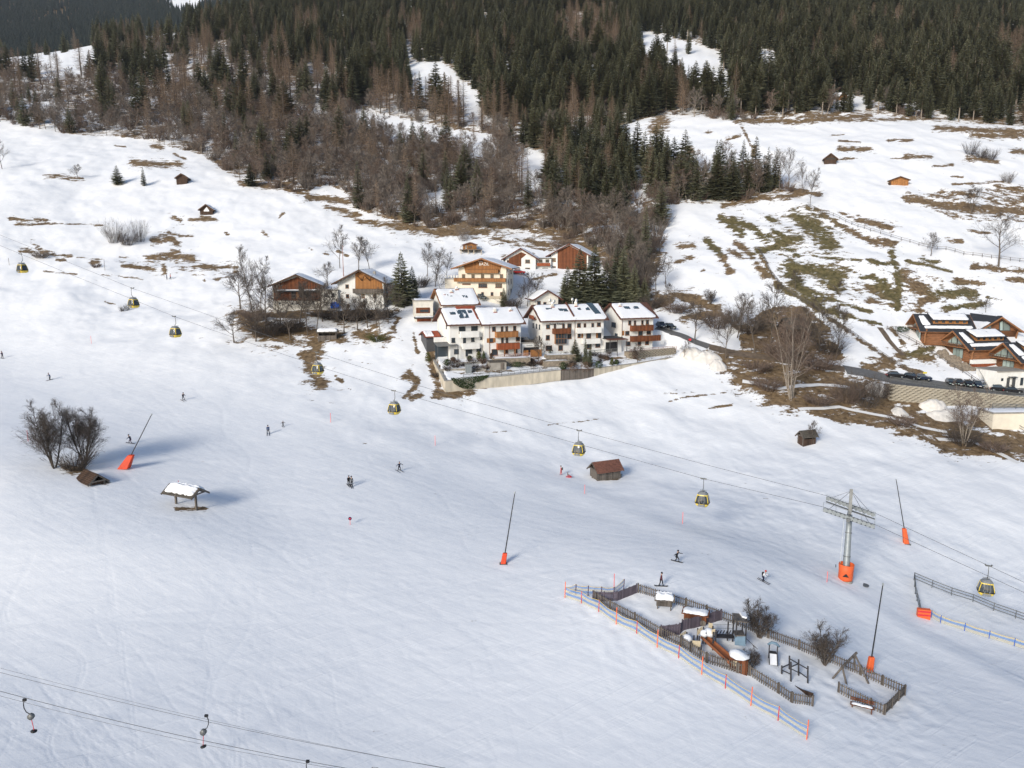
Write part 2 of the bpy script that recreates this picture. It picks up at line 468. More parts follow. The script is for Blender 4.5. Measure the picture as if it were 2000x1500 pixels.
# ski and sledge tracks pressed into the run, footprints round the playground
def _cells(px, py):
    fi = np.clip(((px / py) - sv[0]) / (sv[1] - sv[0]) + 0.5, 0, NS - 1).astype(int)
    fj = np.clip(np.searchsorted(tv, np.log(py)), 0, NT - 1)
    return fj, fi
_tr = np.zeros(gZ.shape); _rs = np.random.RandomState(11)
for k in range(420):
    u0, v0 = _rs.uniform(-250, 1900), _rs.uniform(700, 1480)
    D0 = 39.0 * FPX / (v0 - 494 + 60)
    r = ray(u0, v0); x0, y0 = r[0] * D0, r[1] * D0
    L = _rs.uniform(25, 85); n = int(L / 0.06); t = np.linspace(0, L, n)
    hd = R(-30) + _rs.normal(0, 0.35); wl = _rs.uniform(11, 30); am = _rs.choice([0.1, 0.1, 0.3, 0.7, 1.6, 2.6]) * _rs.uniform(0.6, 1.2); ph = _rs.uniform(0, 6.28)
    off = am * np.sin(t / wl * 6.283 + ph) + _rs.normal(0, 0.004) * t * t / 4
    for g in (0.0, _rs.uniform(0.25, 0.5)):
        px = x0 + np.cos(hd) * t - np.sin(hd) * (off + g); py = y0 + np.sin(hd) * t + np.cos(hd) * (off + g)
        ok = (py > 40) & (py < 260) & (np.abs(px / np.maximum(py, 1)) < 0.95)
        if ok.sum() < 5: continue
        j, i = _cells(px[ok], py[ok]); _tr[j, i] = np.maximum(_tr[j, i], _rs.uniform(0.008, 0.035))
_b = _tr.copy()
_b[1:-1, 1:-1] = 0.4 * _tr[1:-1, 1:-1] + 0.15 * (_tr[:-2, 1:-1] + _tr[2:, 1:-1] + _tr[1:-1, :-2] + _tr[1:-1, 2:])
gZ = gZ - _b * piste * 0.9
_tramp = np.clip(1 - seg_dist([(1200,1190),(1400,1250),(1600,1330),(1760,1400)], gU, gV) / 150, 0, 1) + 0.8 * np.clip(1 - seg_dist([(1500,980),(1800,1050),(2000,1150)], gU, gV) / 220, 0, 1)
gZ = gZ + _tramp * (fnoise(gX / 1.1, gY / 1.1, 41, 2) - 0.5) * 0.22

# garden terrace held by the concrete wall
WALL_PX = [(846,708,180.5),(869,763,168),(980,746,173),(1095,731,178),(1160,728,182),(1240,720,188),(1325,708,194),(1329,696,199)]
GARDEN_TOP = [(846,703,180.5),(869,744,168),(980,735,173),(1095,723,178),(1160,721,182),(1240,711,188),(1325,697,194),(1329,690,199)]
_gp = [at(u, v, D) for u, v, D in GARDEN_TOP]
garden_poly = [(p.x + (0.75 if i == 0 else 0.3), p.y + (0.0 if i in (0, 7) else 1.1)) for i, p in enumerate(_gp)] + [(at(1290,672,203).x, at(1290,672,203).y), (at(1040,680,197).x, at(1040,680,197).y), (at(850,690,190).x, at(850,690,190).y)]
_gi = inside(garden_poly, gX, gY)
_A = np.array([[p.x, p.y, 1] for p in _gp] + [[at(u,v,D).x, at(u,v,D).y, 1] for u,v,D in ((880,697,180),(1060,687,188),(1213,682,195),(1275,680,198))])
_b = np.array([p.z for p in _gp] + [at(u,v,D).z for u,v,D in ((880,697,180),(1060,687,188),(1213,682,195),(1275,680,198))])
_pl = np.linalg.lstsq(_A, _b, rcond=None)[0]
gZ = np.where(_gi, _pl[0] * gX + _pl[1] * gY + _pl[2] - 0.25, gZ)
gH = (gZ - CAMZ) / gY
gU, gV = project(gX, gY, gZ)

def gz(x, y):
    """height of the ground"""
    s = x / y; t = math.log(y)
    fi = (s - sv[0]) / (sv[1] - sv[0]); i = int(min(max(fi, 0), NS - 2)); a = min(max(fi - i, 0), 1)
    j = int(np.searchsorted(tv, t)) - 1; j = min(max(j, 0), NT - 2); b = min(max((t - tv[j]) / (tv[j+1] - tv[j]), 0), 1)
    y0, y1 = gY[j, 0], gY[j+1, 0]; b = min(max((y - y0) / (y1 - y0), 0), 1)
    z = (gZ[j, i] * (1-a) + gZ[j, i+1] * a) * (1-b) + (gZ[j+1, i] * (1-a) + gZ[j+1, i+1] * a) * b
    return float(z)

def hit(u, v, skip=0.0):
    """where the sight line through a photo pixel meets the ground"""
    r = ray(u, v); s = r[0] / r[1]; h = r[2] / r[1]
    fi = (s - sv[0]) / (sv[1] - sv[0]); i = int(min(max(fi, 0), NS - 2)); a = min(max(fi - i, 0), 1)
    colh = gH[:, i] * (1-a) + gH[:, i+1] * a
    ok = np.nonzero((colh >= h) & (gY[:, 0] > max(skip, 40)))[0]
    j = int(ok[0]) if len(ok) else NT - 1
    if j > 0:
        k = (h - colh[j-1]) / (colh[j] - colh[j-1] + 1e-12); k = min(max(k, 0), 1)
        y = gY[j-1, 0] * (1-k) + gY[j, 0] * k
    else: y = gY[0, 0]
    x = s * y
    return Vector((x, y, gz(x, y)))

def ppm(p):
    """photo pixels per metre at a point"""
    return FPX / (p[1] * CP - (p[2] - CAMZ) * SP)

def slope_dir(x, y, dx, dy):
    n = math.hypot(dx, dy); dx /= n; dy /= n
    return Vector((dx, dy, (gz(x + dx*0.7, y + dy*0.7) - gz(x - dx*0.7, y - dy*0.7)) / 1.4)).normalized()

# ---- where the snow has gone: marks measured on the photograph (centre line, half width in px)
BROWN = [
 ([(620,660),(612,700),(615,735),(625,750)], 17), ([(600,690),(606,720)],14), ([(560,640),(600,650),(660,655)], 16), ([(480,625),(520,650),(560,655)], 26), ([(480,615),(600,612),(760,615)], 12),
 ([(700,652),(722,655)], 14), ([(735,655),(755,662)], 11), ([(762,608),(778,622),(768,640)],4),
 ([(445,668),(472,667)],5), ([(530,655),(560,662)],5),
 ([(800,725),(815,745),(790,735)], 7), ([(808,650),(812,675),(816,690)], 4), ([(820,770),(805,778)], 7), ([(812,755),(800,765)],5),
 ([(842,690),(846,720),(856,760)], 9), ([(850,772),(880,772),(920,768)], 9), ([(885,765),(960,752),(1090,733)],4),
 ([(300,470),(330,465),(345,475)], 9), ([(330,456),(375,461)], 4), ([(290,505),(340,500),(375,505)], 9), ([(335,488),(350,492)],4), ([(320,520),(322,530)],6), ([(240,518),(300,526)], 6),([(380,522),(460,521)], 6), ([(455,522),(460,532)],5), ([(420,545),(426,546)],5), ([(398,546),(400,548)],3),
 ([(20,428),(90,430)], 5), ([(30,440),(110,436)], 3), ([(110,436),(200,440)],2), ([(40,490),(90,494)], 5), ([(60,475),(80,485)],4), ([(100,497),(140,500)], 3.5), ([(110,508),(128,508)], 3.5), ([(150,503),(200,506)],2), ([(180,512),(192,513)],6), ([(85,530),(150,536)], 2), ([(200,535),(280,545)], 2), ([(205,590),(225,594)],2),
 ([(340,425),(350,430)], 6), ([(370,430),(420,428)], 5), ([(395,424),(410,425)],5),
 ([(260,318),(300,320),(350,322)], 8), ([(300,286),(315,288)],6), ([(340,300),(360,310)],3), ([(415,310),(440,325),(470,328)], 6), ([(470,358),(540,365)], 7), ([(560,370),(600,378)], 6), ([(600,385),(680,392)], 8), ([(90,342),(160,350)], 5), ([(225,285),(245,286)],2),
 ([(545,425),(555,415)],2.5),([(515,455),(522,460)],4),([(440,455),(444,458)],3), ([(598,482),(610,488)],2), ([(635,495),(640,497)],4), ([(660,490),(680,500)],3),
 ([(700,430),(760,440),(820,450)], 8), ([(780,440),(850,455),(950,450)], 12), ([(640,405),(700,420)],7), ([(880,440),(1000,440),(1150,460)], 14),([(1030,470),(1070,478)], 9), ([(960,465),(1010,475)], 5), ([(880,410),(900,450)],10), ([(985,500),(1040,500)],5), ([(1045,545),(1085,535)],4),
 ([(1100,470),(1200,500),(1260,480)], 24), ([(1230,440),(1270,500),(1250,560)], 22), ([(1180,590),(1290,590)], 22), ([(1320,575),(1400,600)], 12), ([(1340,620),(1400,612)], 8),
 ([(1415,400),(1480,388),(1560,380)], 8), ([(1430,395),(1500,385)],7), ([(1575,405),(1590,420)], 6), ([(1545,370),(1600,380)],6),
 ([(1595,412),(1640,440),(1700,470),(1740,480)], 7), ([(1680,430),(1740,445)], 8), ([(1640,415),(1690,435)],4), ([(1715,465),(1745,475)],6),
 ([(1480,490),(1520,560),(1590,600),(1660,650),(1740,705),(1810,742)], 4.5),
 ([(1880,405),(1960,410),(2010,415)], 13), ([(1770,385),(1830,400),(1900,410)], 10), ([(1840,375),(1900,380)], 6), ([(1950,365),(2000,375)], 9), ([(1860,360),(1960,355)],3), ([(1890,450),(1930,455)], 4), ([(1850,468),(1880,472)],5),([(1900,520),(2000,530)],6), ([(1970,545),(2010,550)],6), ([(1870,548),(1920,555)], 8),
 ([(1640,290),(1700,292)], 6), ([(1640,275),(1680,278)], 3), ([(1770,305),(1820,306)], 5), ([(1740,310),(1790,308)],2), ([(1820,325),(1860,322)],3), ([(1860,345),(1880,346)],3), ([(1735,275),(1780,273)],4), ([(1890,308),(1945,315)], 6), ([(1980,295),(2010,297)], 7), ([(1900,265),(2010,265)], 7), ([(1620,265),(1650,262)],2), ([(1590,362),(1600,365)],3), ([(1630,312),(1665,310)],4),
 ([(1440,236),(1540,236)], 7), ([(1540,240),(1700,225)],6), ([(1560,230),(1640,222)],6), ([(1640,235),(1850,232)],4), ([(1830,250),(2010,258)],7),([(1290,235),(1280,255)],16), ([(1450,250),(1475,300)],2.5), ([(1475,285),(1470,305)],4), ([(1420,272),(1445,265)],4), ([(1380,260),(1385,258)],4), ([(1340,290),(1350,295)],7),
 ([(1330,480),(1350,478)], 8), ([(1325,510),(1350,503)], 6), ([(1390,480),(1410,500),(1425,530)], 9), ([(1425,490),(1445,500)], 7), ([(1440,475),(1470,500)], 7), ([(1480,520),(1500,540)], 8), ([(1370,530),(1375,528)],3),
 ([(1760,540),(1790,560),(1820,580)], 18), ([(1700,560),(1735,580)], 14), ([(1800,590),(1830,580)],10), ([(1700,585),(1760,600)],5),
 ([(1420,700),(1480,715),(1560,740),(1640,760)], 20), ([(1440,730),(1520,780),(1600,790)], 20), ([(1500,690),(1600,700)],14), ([(1380,690),(1420,700)],8), ([(1600,765),(1700,790),(1800,815),(1870,830)], 15), ([(1640,740),(1720,760)],17), ([(1720,770),(1790,790)], 22), ([(1690,715),(1720,735)],12), ([(1800,840),(1880,860),(1960,865)], 17), ([(1850,880),(1900,885)], 12), ([(1900,820),(1970,840),(2010,860)], 14), ([(1750,850),(1790,845)],7), ([(1700,710),(1740,712)],14),([(1760,690),(1820,700)], 14), ([(1760,715),(1800,730)],6),([(1540,770),(1600,810),(1660,830)],5), ([(1740,640),(1770,680),(1780,690)],4),
 ([(1500,630),(1560,620),(1600,660),(1580,700)], 20), ([(1390,600),(1440,640)],6), ([(1560,700),(1500,680)],14),
 ([(1180,935),(1205,930)], 7), ([(1160,932),(1180,934)],4), ([(1570,863),(1590,862)],4),
 ([(1305,785),(1330,777),(1415,768)], 1.6), ([(1310,770),(1360,765)],0.8), ([(1385,798),(1430,790)], 2.5), ([(1070,830),(1170,818)], 1.6), ([(930,848),(990,842)],1.0), ([(1280,775),(1340,755)],0.8),
 ([(790,775),(800,768)],5), ([(655,735),(668,745)],3), ([(690,640),(740,662)],3), ([(715,600),(720,604)],0.5),
 ([(345,992),(400,994)], 5.5), ([(130,912),(150,915),(205,940)], 8),
 ([(655,740),(690,765)],0.7), ([(650,690),(700,680)],0.7), ([(670,700),(730,712)],0.8), ([(1600,640),(1640,700)],0.7),
]
GREEN = [
 ([(1410,425),(1430,440),(1450,455)], 8), ([(1430,430),(1470,445),(1500,470)], 8), ([(1500,425),(1510,430)], 6), ([(1560,425),(1600,450),(1620,480)], 17), ([(1520,470),(1560,465)], 10), ([(1510,450),(1530,460)],6), ([(1540,520),(1600,530),(1640,540)], 16), ([(1540,530),(1570,570),(1600,590)], 12), ([(1600,530),(1640,560)], 14), ([(1680,540),(1730,548)], 7), ([(1720,555),(1745,580)],10), ([(1835,570),(1900,575)], 10), ([(1850,600),(1920,595)], 7), ([(1700,510),(1750,520)], 6), ([(1740,490),(1756,560),(1752,605)], 5), ([(1770,510),(1860,530)], 3), ([(1800,505),(1830,512)],5), ([(1520,560),(1600,600),(1640,610)], 6), ([(1640,615),(1720,632)], 4), ([(1620,605),(1650,620)],8), ([(1480,490),(1530,480)],7), ([(1500,460),(1560,500)],5), ([(1930,580),(1960,588)],3),
 ([(1780,690),(1820,680)],8), ([(1560,560),(1640,590),(1700,610)],4), ([(1380,470),(1400,490)],7), ([(1590,500),(1680,510)],3),
]
bare = np.zeros(gU.shape); green = np.zeros(gU.shape)
def stroke(arr, pts, w, gain=1.0):
    d = seg_dist(pts, gU, gV, 1.35)
    soft = max(2.5, 0.9 * w)
    arr[:] = np.maximum(arr, gain * np.clip(0.5 + (w - d) / (2 * soft), 0, 1))
for pts, w in BROWN:
    stroke(bare, pts, w * 1.25, 0.90 if w > 5 else 0.82)
    if w > 3.5: stroke(bare, pts, w * 2.4, 0.40)
for pts, w in GREEN:
    stroke(bare, pts, w * 1.45, 0.92); stroke(bare, pts, w * 2.6, 0.42); stroke(green, pts, w * 1.8)
for poly, val in (([(1395,690),(1450,680),(1500,690),(1560,715),(1650,730),(1740,760),(1735,795),(1800,825),(1900,840),(2010,862),(2010,905),(1930,890),(1860,890),(1790,850),(1700,832),(1600,815),(1500,778),(1430,735)],0.80),
                  ([(1440,640),(1500,600),(1570,600),(1620,640),(1650,700),(1560,722),(1450,700)],0.78), ([(470,600),(780,600),(775,650),(600,665),(470,668)],0.44), ([(1310,565),(1420,590),(1440,650),(1330,640)],0.46), ([(1180,575),(1300,570),(1300,600),(1180,600)],0.7),
                  ([(1690,535),(1840,540),(1860,615),(1700,605)],0.46), ([(1500,420),(1640,430),(1650,500),(1760,590),(1600,600),(1520,540)],0.44), ([(1780,380),(2010,360),(2010,435),(1860,430)],0.54), ([(850,440),(1150,450),(1160,500),(960,480)],0.47),
                  ([(230,500),(470,510),(470,545),(240,530)],0.40), ([(860,720),(1320,690),(1320,700),(900,735)],0.45)):
    m_ = inside(poly, gU, gV); bare = np.where(m_, np.maximum(bare, val), bare)
# woodland floor: litter and brush between the trunks, snow in the openings
WOOD = [[(-100,-300),(-100,232),(0,238),(130,262),(280,272),(400,305),(470,355),(560,372),(690,405),(800,445),(900,450),(1010,440),(1110,468),(1180,490),(1200,585),(1262,585),(1290,470),(1300,400),(1420,398),(1560,372),(1500,345),(1330,330),(1260,300),(1235,240),(1290,222),(1430,236),(1560,228),(1700,222),(1850,240),(2100,250),(2100,-300)]]
OPEN = [[(1250,60),(1300,70),(1400,100),(1430,165),(1425,205),(1365,195),(1320,160),(1245,125)],[(1478,98),(1516,98),(1516,175),(1482,170)],[(800,125),(860,120),(905,160),(950,190),(940,240),(860,215),(800,185)],
        [(690,212),(760,225),(860,250),(960,262),(970,310),(880,300),(780,280),(690,250)],[(1005,285),(1065,300),(1055,385),(1015,375)],[(560,385),(640,360),(700,390),(690,405),(600,395)],[(820,380),(880,370),(900,400),(830,410)],[(1150,140),(1168,140),(1168,175),(1150,175)],
        [(1205,245),(1260,240),(1330,300),(1270,320),(1215,290)],[(1630,180),(1690,190),(1690,215),(1620,212)],[(1755,200),(1800,200),(1800,216),(1755,214)],[(15,95),(120,80),(185,92),(188,142),(100,150),(15,140)],[(275,50),(365,50),(360,95),(280,98)],
        [(900,420),(920,470),(895,470)],[(620,210),(650,225),(640,240),(600,228)],[(235,190),(310,192),(300,208),(240,204)],[(40,205),(110,195),(110,215),(30,220)],[(0,245),(10,245),(10,250)]]
wood = np.zeros(gU.shape)
for p in WOOD: wood = np.maximum(wood, inside(p, gU, gV))
op = np.zeros(gU.shape)
for p in OPEN: op = np.maximum(op, inside(p, gU, gV))
wood *= (1 - op)
wl = wood * (0.56 + 0.30 * (fnoise(gX / 16, gY / 16, 31, 3) - 0.5) * 2)
bare = np.maximum(bare, wl)
bare = np.where(gY > 1150, 1.0, bare)
snowcap = (gY > 1150) & (((gV < 26) & (gU > 325) & (gU < 400)) | ((gV < 10) & (gU > 325) & (gU < 540)))
bare = np.where(snowcap, 0.05, bare)

me = bpy.data.meshes.new('ground')
nv = NS * NT
me.vertices.add(nv)
me.vertices.foreach_set('co', np.stack([gX, gY, gZ], -1).astype(np.float32).ravel())
idx = np.arange(nv, dtype=np.int32).reshape(NT, NS)
q = np.stack([idx[:-1, :-1], idx[:-1, 1:], idx[1:, 1:], idx[1:, :-1]], -1).reshape(-1, 4)
me.loops.add(q.size); me.loops.foreach_set('vertex_index', q.ravel())
me.polygons.add(len(q)); me.polygons.foreach_set('loop_start', np.arange(0, q.size, 4, dtype=np.int32))
me.polygons.foreach_set('loop_total', np.full(len(q), 4, np.int32))
me.polygons.foreach_set('use_smooth', np.ones(len(q), bool))
me.update(calc_edges=True)
for nm, ar in (('bare', bare), ('green', green), ('wood', wood), ('piste', piste)):
    at_ = me.attributes.new(nm, 'FLOAT', 'POINT'); at_.data.foreach_set('value', ar.astype(np.float32).ravel())

def ground_material():
    m, nt, bs = nodes_of('snowy_ground')
    N, L = nt.nodes, nt.links
    def attr(n):
        a = N.new('ShaderNodeAttribute'); a.attribute_name = n; return a.outputs['Fac']
    def math_(op, a, b=None, c=None):
        n = N.new('ShaderNodeMath'); n.operation = op
        for k, x in enumerate((a, b, c)):
            if x is None: continue
            if isinstance(x, (int, float)): n.inputs[k].default_value = x
            else: L.new(x, n.inputs[k])
        return n.outputs[0]
    tc = N.new('ShaderNodeTexCoord')
    def noise(scale, detail=5, rot=0.0, sc=(1,1,1), rough=0.55, dist=0.0):
        mp = N.new('ShaderNodeMapping'); mp.vector_type = 'TEXTURE'; sc = tuple(1.0 / k for k in sc); mp.inputs['Rotation'].default_value = (0, 0, rot); mp.inputs['Scale'].default_value = sc
        n = N.new('ShaderNodeTexNoise'); n.inputs['Scale'].default_value = scale; n.inputs['Detail'].default_value = detail
        n.inputs['Roughness'].default_value = rough; n.inputs['Distortion'].default_value = dist
        L.new(tc.outputs['Object'], mp.inputs[0]); L.new(mp.outputs[0], n.inputs['Vector'])
        return n.outputs['Fac']
    b = attr('bare'); g = attr('green')
    n1 = noise(0.42, 6, 0.15, (0.5, 1.0, 0.4), 0.78)
    e = math_('ADD', b, math_('MULTIPLY', math_('SUBTRACT', n1, 0.5), 2.7))
    mr = N.new('ShaderNodeMapRange'); mr.interpolation_type = 'SMOOTHSTEP'
    mr.inputs['From Min'].default_value = 0.47; mr.inputs['From Max'].default_value = 0.63
    L.new(e, mr.inputs['Value']); mask = mr.outputs[0]
    n3 = noise(0.9, 4, 0, (1, 1, 1), 0.7)
    br = N.new('ShaderNodeValToRGB')
    br.color_ramp.elements[0].position = 0.32; br.color_ramp.elements[0].color = (0.070, 0.046, 0.027, 1)
    br.color_ramp.elements[1].position = 0.70; br.color_ramp.elements[1].color = (0.270, 0.190, 0.108, 1)
    L.new(n3, br.inputs[0])
    gr = N.new('ShaderNodeValToRGB')
    gr.color_ramp.elements[0].position = 0.32; gr.color_ramp.elements[0].color = (0.050, 0.047, 0.018, 1)
    gr.color_ramp.elements[1].position = 0.70; gr.color_ramp.elements[1].color = (0.190, 0.155, 0.075, 1)
    L.new(n3, gr.inputs[0])
    m1 = N.new('ShaderNodeMix'); m1.data_type = 'RGBA'
    L.new(g, m1.inputs[0]); L.new(br.outputs[0], m1.inputs[6]); L.new(gr.outputs[0], m1.inputs[7])
    lump = noise(0.5, 4, 0.3, (0.8, 1, 1), 0.62)
    sn = N.new('ShaderNodeValToRGB')
    sn.color_ramp.elements[0].position = 0.25; sn.color_ramp.elements[0].color = (0.77, 0.785, 0.81, 1)
    sn.color_ramp.elements[1].position = 0.75; sn.color_ramp.elements[1].color = (0.83, 0.835, 0.845, 1)
    L.new(lump, sn.inputs[0])
    m2 = N.new('ShaderNodeMix'); m2.data_type = 'RGBA'
    L.new(mask, m2.inputs[0]); L.new(sn.outputs[0], m2.inputs[6]); L.new(m1.outputs[2], m2.inputs[7])
    L.new(m2.outputs[2], bs.inputs['Base Color'])
    bs.inputs['Roughness'].default_value = 0.7; bs.inputs['Specular IOR Level'].default_value = 0.1
    # relief: tracks down the run, crossing tracks, footprints and wind marks
    tr1 = noise(1.0, 3, R(-30), (0.06, 1.1, 1.0), 0.6, 0.3)
    tr2 = noise(1.0, 2, R(35), (0.045, 0.9, 1.0), 0.55, 0.8)
    r_ = N.new('ShaderNodeMapRange'); r_.inputs['From Min'].default_value = 0.55; r_.inputs['From Max'].default_value = 0.66
    L.new(tr2, r_.inputs['Value'])
    hgt = math_('ADD', math_('ADD', math_('MULTIPLY', math_('MULTIPLY', tr1, lump), 0.15), math_('MULTIPLY', r_.outputs[0], 0.03)), math_('MULTIPLY', lump, 0.085))
    bp = N.new('ShaderNodeBump'); bp.inputs['Strength'].default_value = 0.8; bp.inputs['Distance'].default_value = 0.6
    L.new(hgt, bp.inputs['Height']); L.new(bp.outputs[0], bs.inputs['Normal'])
    return m
MT['ground'] = ground_material()
ground = link('ground', me, MT['ground'])
tag(ground, kind='structure')
# ------------------------------------------------------------------ buildings
def plane_hit(u, v, P, n):
    r = Vector(ray(u, v)); C = Vector((0, 0, CAMZ))
    return C + r * ((P - C).dot(n) / r.dot(n))

def snow_sheet(c00, c10, c11, c01, thick=0.28, seed=1, nx=18, ny=8, ragged=0.12, holes=()):
    """snow lying on a sloping rectangle; uneven edge, soft thickness"""
    rnd_ = random.Random(seed)
    c00, c10, c11, c01 = map(Vector, (c00, c10, c11, c01))
    mb = MB(); mb.smooth = True
    ex = [rnd_.uniform(0, ragged) for _ in range(ny + 1)], [rnd_.uniform(0, ragged) for _ in range(ny + 1)]
    ey = [rnd_.uniform(0, ragged) for _ in range(nx + 1)], [rnd_.uniform(0, ragged) for _ in range(nx + 1)]
    W = (c10 - c00).length; D = (c01 - c00).length
    vs_ = []
    for j in range(ny + 1):
        for i in range(nx + 1):
            a, b = i / nx, j / ny
            a2 = a + (1 - a) * ex[0][j] / W - a * ex[1][j] / W
            b2 = b + (1 - b) * ey[0][i] / D - b * ey[1][i] / D
            p = (c00.lerp(c10, a2)).lerp(c01.lerp(c11, a2), b2)
            on = 0 if i in (0, nx) or j in (0, ny) else 1
            th = thick * (0.75 + 0.5 * rnd_.random()) if on else 0.0
            if i in (1, nx - 1) or j in (1, ny - 1): th *= 0.9
            vs_.append(p + Vector((0, 0, th - 0.02)))
    fs_ = []
    for j in range(ny):
        for i in range(nx):
            a, b = (i + 0.5) / nx, (j + 0.5) / ny
            if any(h[0] < a < h[1] and h[2] < b < h[3] for h in holes): continue
            k = j * (nx + 1) + i
            fs_.append((k, k + 1, k + nx + 2, k + nx + 1))
    mb.add(vs_, fs_)
    return mb

class House:
    def __init__(s, name, label, left, right_u, eave_v, D, rz, depth, rise, ridge='x', wall='plaster', cat='house', oe=1.1, og=0.9,
                 roof='roof_brown', boards='fascia', snow=True, snow_thick=0.28, below=3.5, group=None, hipR=0.0, snowhole=None, over_front=None):
        u0, v0 = left
        s.P = at(u0, v0, D); s.rz = R(rz)
        s.ex = Vector((math.cos(s.rz), math.sin(s.rz), 0)); s.ey = Vector((-math.sin(s.rz), math.cos(s.rz), 0))
        s.root = empty(name, s.P, s.rz, label, cat, group)
        q = plane_hit(right_u, v0, s.P, s.ey); s.w = (q - s.P).dot(s.ex)
        q = plane_hit(u0, eave_v, s.P, s.ey); s.h = (q - s.P).z
        s.d = depth; s.rise = rise; s.ridge = ridge; s.seed = int(u0 * 7 + v0)
        w, h, d = s.w, s.h, s.d
        mb = MB()
        if ridge == 'x':
            mb.extrude([(0, -below), (0, h), (d/2, h + rise), (d, h), (d, -below)], 0, w, 'x')
            half, L = d / 2, w
        else:
            mb.extrude([(0, -below), (w, -below), (w, h), (w/2, h + rise), (0, h)], 0, d, 'y')
            half, L = w / 2, d
        mb.build('wall', MT[wall], s.root)
        k = rise / half
        of = og if over_front is None else over_front
        def slab(sgn, t0, t1, a, b):
            # one roof side between two heights above the wall line
            e = (-oe if sgn < 0 else 2 * half + oe); ze = h - oe * k
            return [(e, ze + t0), (half, h + rise + t0), (half, h + rise + t1), (e, ze + t1)]
        for sgn, nm in ((-1, 'roof'), (1, 'roof')):
            axis = 'x' if ridge == 'x' else 'y'
            MB().extrude(slab(sgn, 0.02, 0.14, 0, 0), -of, L + og, axis).build('roof_boards', MT[boards], s.root)
            r_ = MB().extrude(slab(sgn, 0.145, 0.28, 0, 0), -of - 0.05, L + og + 0.05, axis).build('roof', MT[roof], s.root)
            if snow:
                e = (-oe + 0.02 if sgn < 0 else 2 * half + oe - 0.02); ze = h - (oe - 0.02) * k + 0.28
                tz = h + rise + 0.28
                A, B = -of + 0.02, L + og - 0.02
                Pt = (lambda a, t, z: (a, t, z)) if ridge == 'x' else (lambda a, t, z: (t, a, z))
                c = [Pt(A, e, ze), Pt(B, e, ze), Pt(B - hipR, half, tz), Pt(A, half, tz)]
                if (sgn > 0) == (ridge == 'x'): c = [c[1], c[0], c[3], c[2]]
                holes = snowhole if (snowhole and sgn == (-1 if ridge == 'x' else snowhole_side)) else ()
                snow_sheet(*c, thick=snow_thick, seed=s.seed + sgn, holes=holes).build('roof_snow', MT['snow'], s.root)
        # barge boards on the gables
        for a in (-of - 0.06, L + og + 0.06):
            mb = MB()
            P3 = (lambda t, z: (a, t, z)) if ridge == 'x' else (lambda t, z: (t, a, z))
            for e in (-oe, 2 * half + oe):
                mb.beam(P3(e, h - oe * k + 0.08), P3(half, h + rise + 0.08), 0.08, 0.38)
            mb.build('barge_board', MT[boards], s.root)
    # ---- planes
    def pt(s, pl, a, z, o):
        return {'F': (a, -o, z), 'L': (-o, a, z), 'R': (s.w + o, a, z)}[pl]
    def px(s, pl, u, v):
        if pl == 'F':
            q = plane_hit(u, v, s.P, s.ey) - s.P; return q.dot(s.ex), q.z
        O = s.P if pl == 'L' else s.P + s.ex * s.w
        q = plane_hit(u, v, O, s.ex) - O; return q.dot(s.ey), q.z
    def block(s, mb, pl, a0, a1, z0, z1, o0, o1):
        p = [s.pt(pl, a, z, o) for z in (z0, z1) for a, o in ((a0, o0), (a1, o0), (a1, o1), (a0, o1))]
        return mb.add(p, [(0,3,2,1),(4,5,6,7),(0,1,5,4),(1,2,6,5),(2,3,7,6),(3,0,4,7)])
    def rect(s, pl, u0, v0, u1, v1):
        a0, z1 = s.px(pl, u0, v0); a1, z0 = s.px(pl, u1, v1)
        return min(a0, a1), max(a0, a1), min(z0, z1), max(z0, z1)
    def window(s, u0, v0, u1, v1, frame='frame_brown', pl='F', glass='glass', split=0, name='window', shutters=None, m=None):
        a0, a1, z0, z1 = m if m else s.rect(pl, u0, v0, u1, v1)
        t = min(0.10, (a1 - a0) * 0.16)
        mb = MB()
        for (x0, x1, y0, y1) in ((a0, a1, z0, z0 + t), (a0, a1, z1 - t, z1), (a0, a0 + t, z0 + t, z1 - t), (a1 - t, a1, z0 + t, z1 - t)):
            s.block(mb, pl, x0, x1, y0, y1, 0.003, 0.07)
        for k in range(split):
            xm = a0 + (a1 - a0) * (k + 1) / (split + 1); s.block(mb, pl, xm - t*0.35, xm + t*0.35, z0 + t, z1 - t, 0.003, 0.06)
        o = mb.build(name, MT[frame], s.root)
        pn = MB(); s.block(pn, pl, a0 + t, a1 - t, z0 + t, z1 - t, 0.002, 0.025); pn.build('pane', MT[glass], o)
        sl = MB(); s.block(sl, pl, a0 - 0.06, a1 + 0.06, z0 - 0.08, z0 - 0.004, 0.003, 0.14); sl.build('sill', MT[frame], o)
        if shutters:
            for x0, x1 in ((a0 - (a1 - a0) * 0.5, a0 - 0.01), (a1 + 0.01, a1 + (a1 - a0) * 0.5)):
                sh = MB(); s.block(sh, pl, x0, x1, z0, z1, 0.003, 0.05); sh.build('shutter', MT[shutters], o)
        return o
    def balcony(s, u0, v0, u1, v1, mat_='tan_wood', pl='F', out=1.2, back=0.0):
        """v0 top of the parapet, v1 underside"""
        a0, a1, z0, z1 = s.rect(pl, u0, v0, u1, v1)
        b = MB(); s.block(b, pl, a0, a1, z0, z0 + 0.15, 0.003, out); b = b.build('balcony', MT['beam' if 'wood' in mat_ else mat_], s.root)
        r_ = MB(); s.block(r_, pl, a0 - 0.02, a1 + 0.02, z0 + 0.02, z1, out + 0.003, out + 0.09)
        s.block(r_, pl, a0 - 0.09, a0 - 0.02, z0 + 0.02, z1, 0.003, out + 0.09); s.block(r_, pl, a1 + 0.02, a1 + 0.09, z0 + 0.02, z1, 0.003, out + 0.09)
        r_.build('parapet', MT[mat_], b)
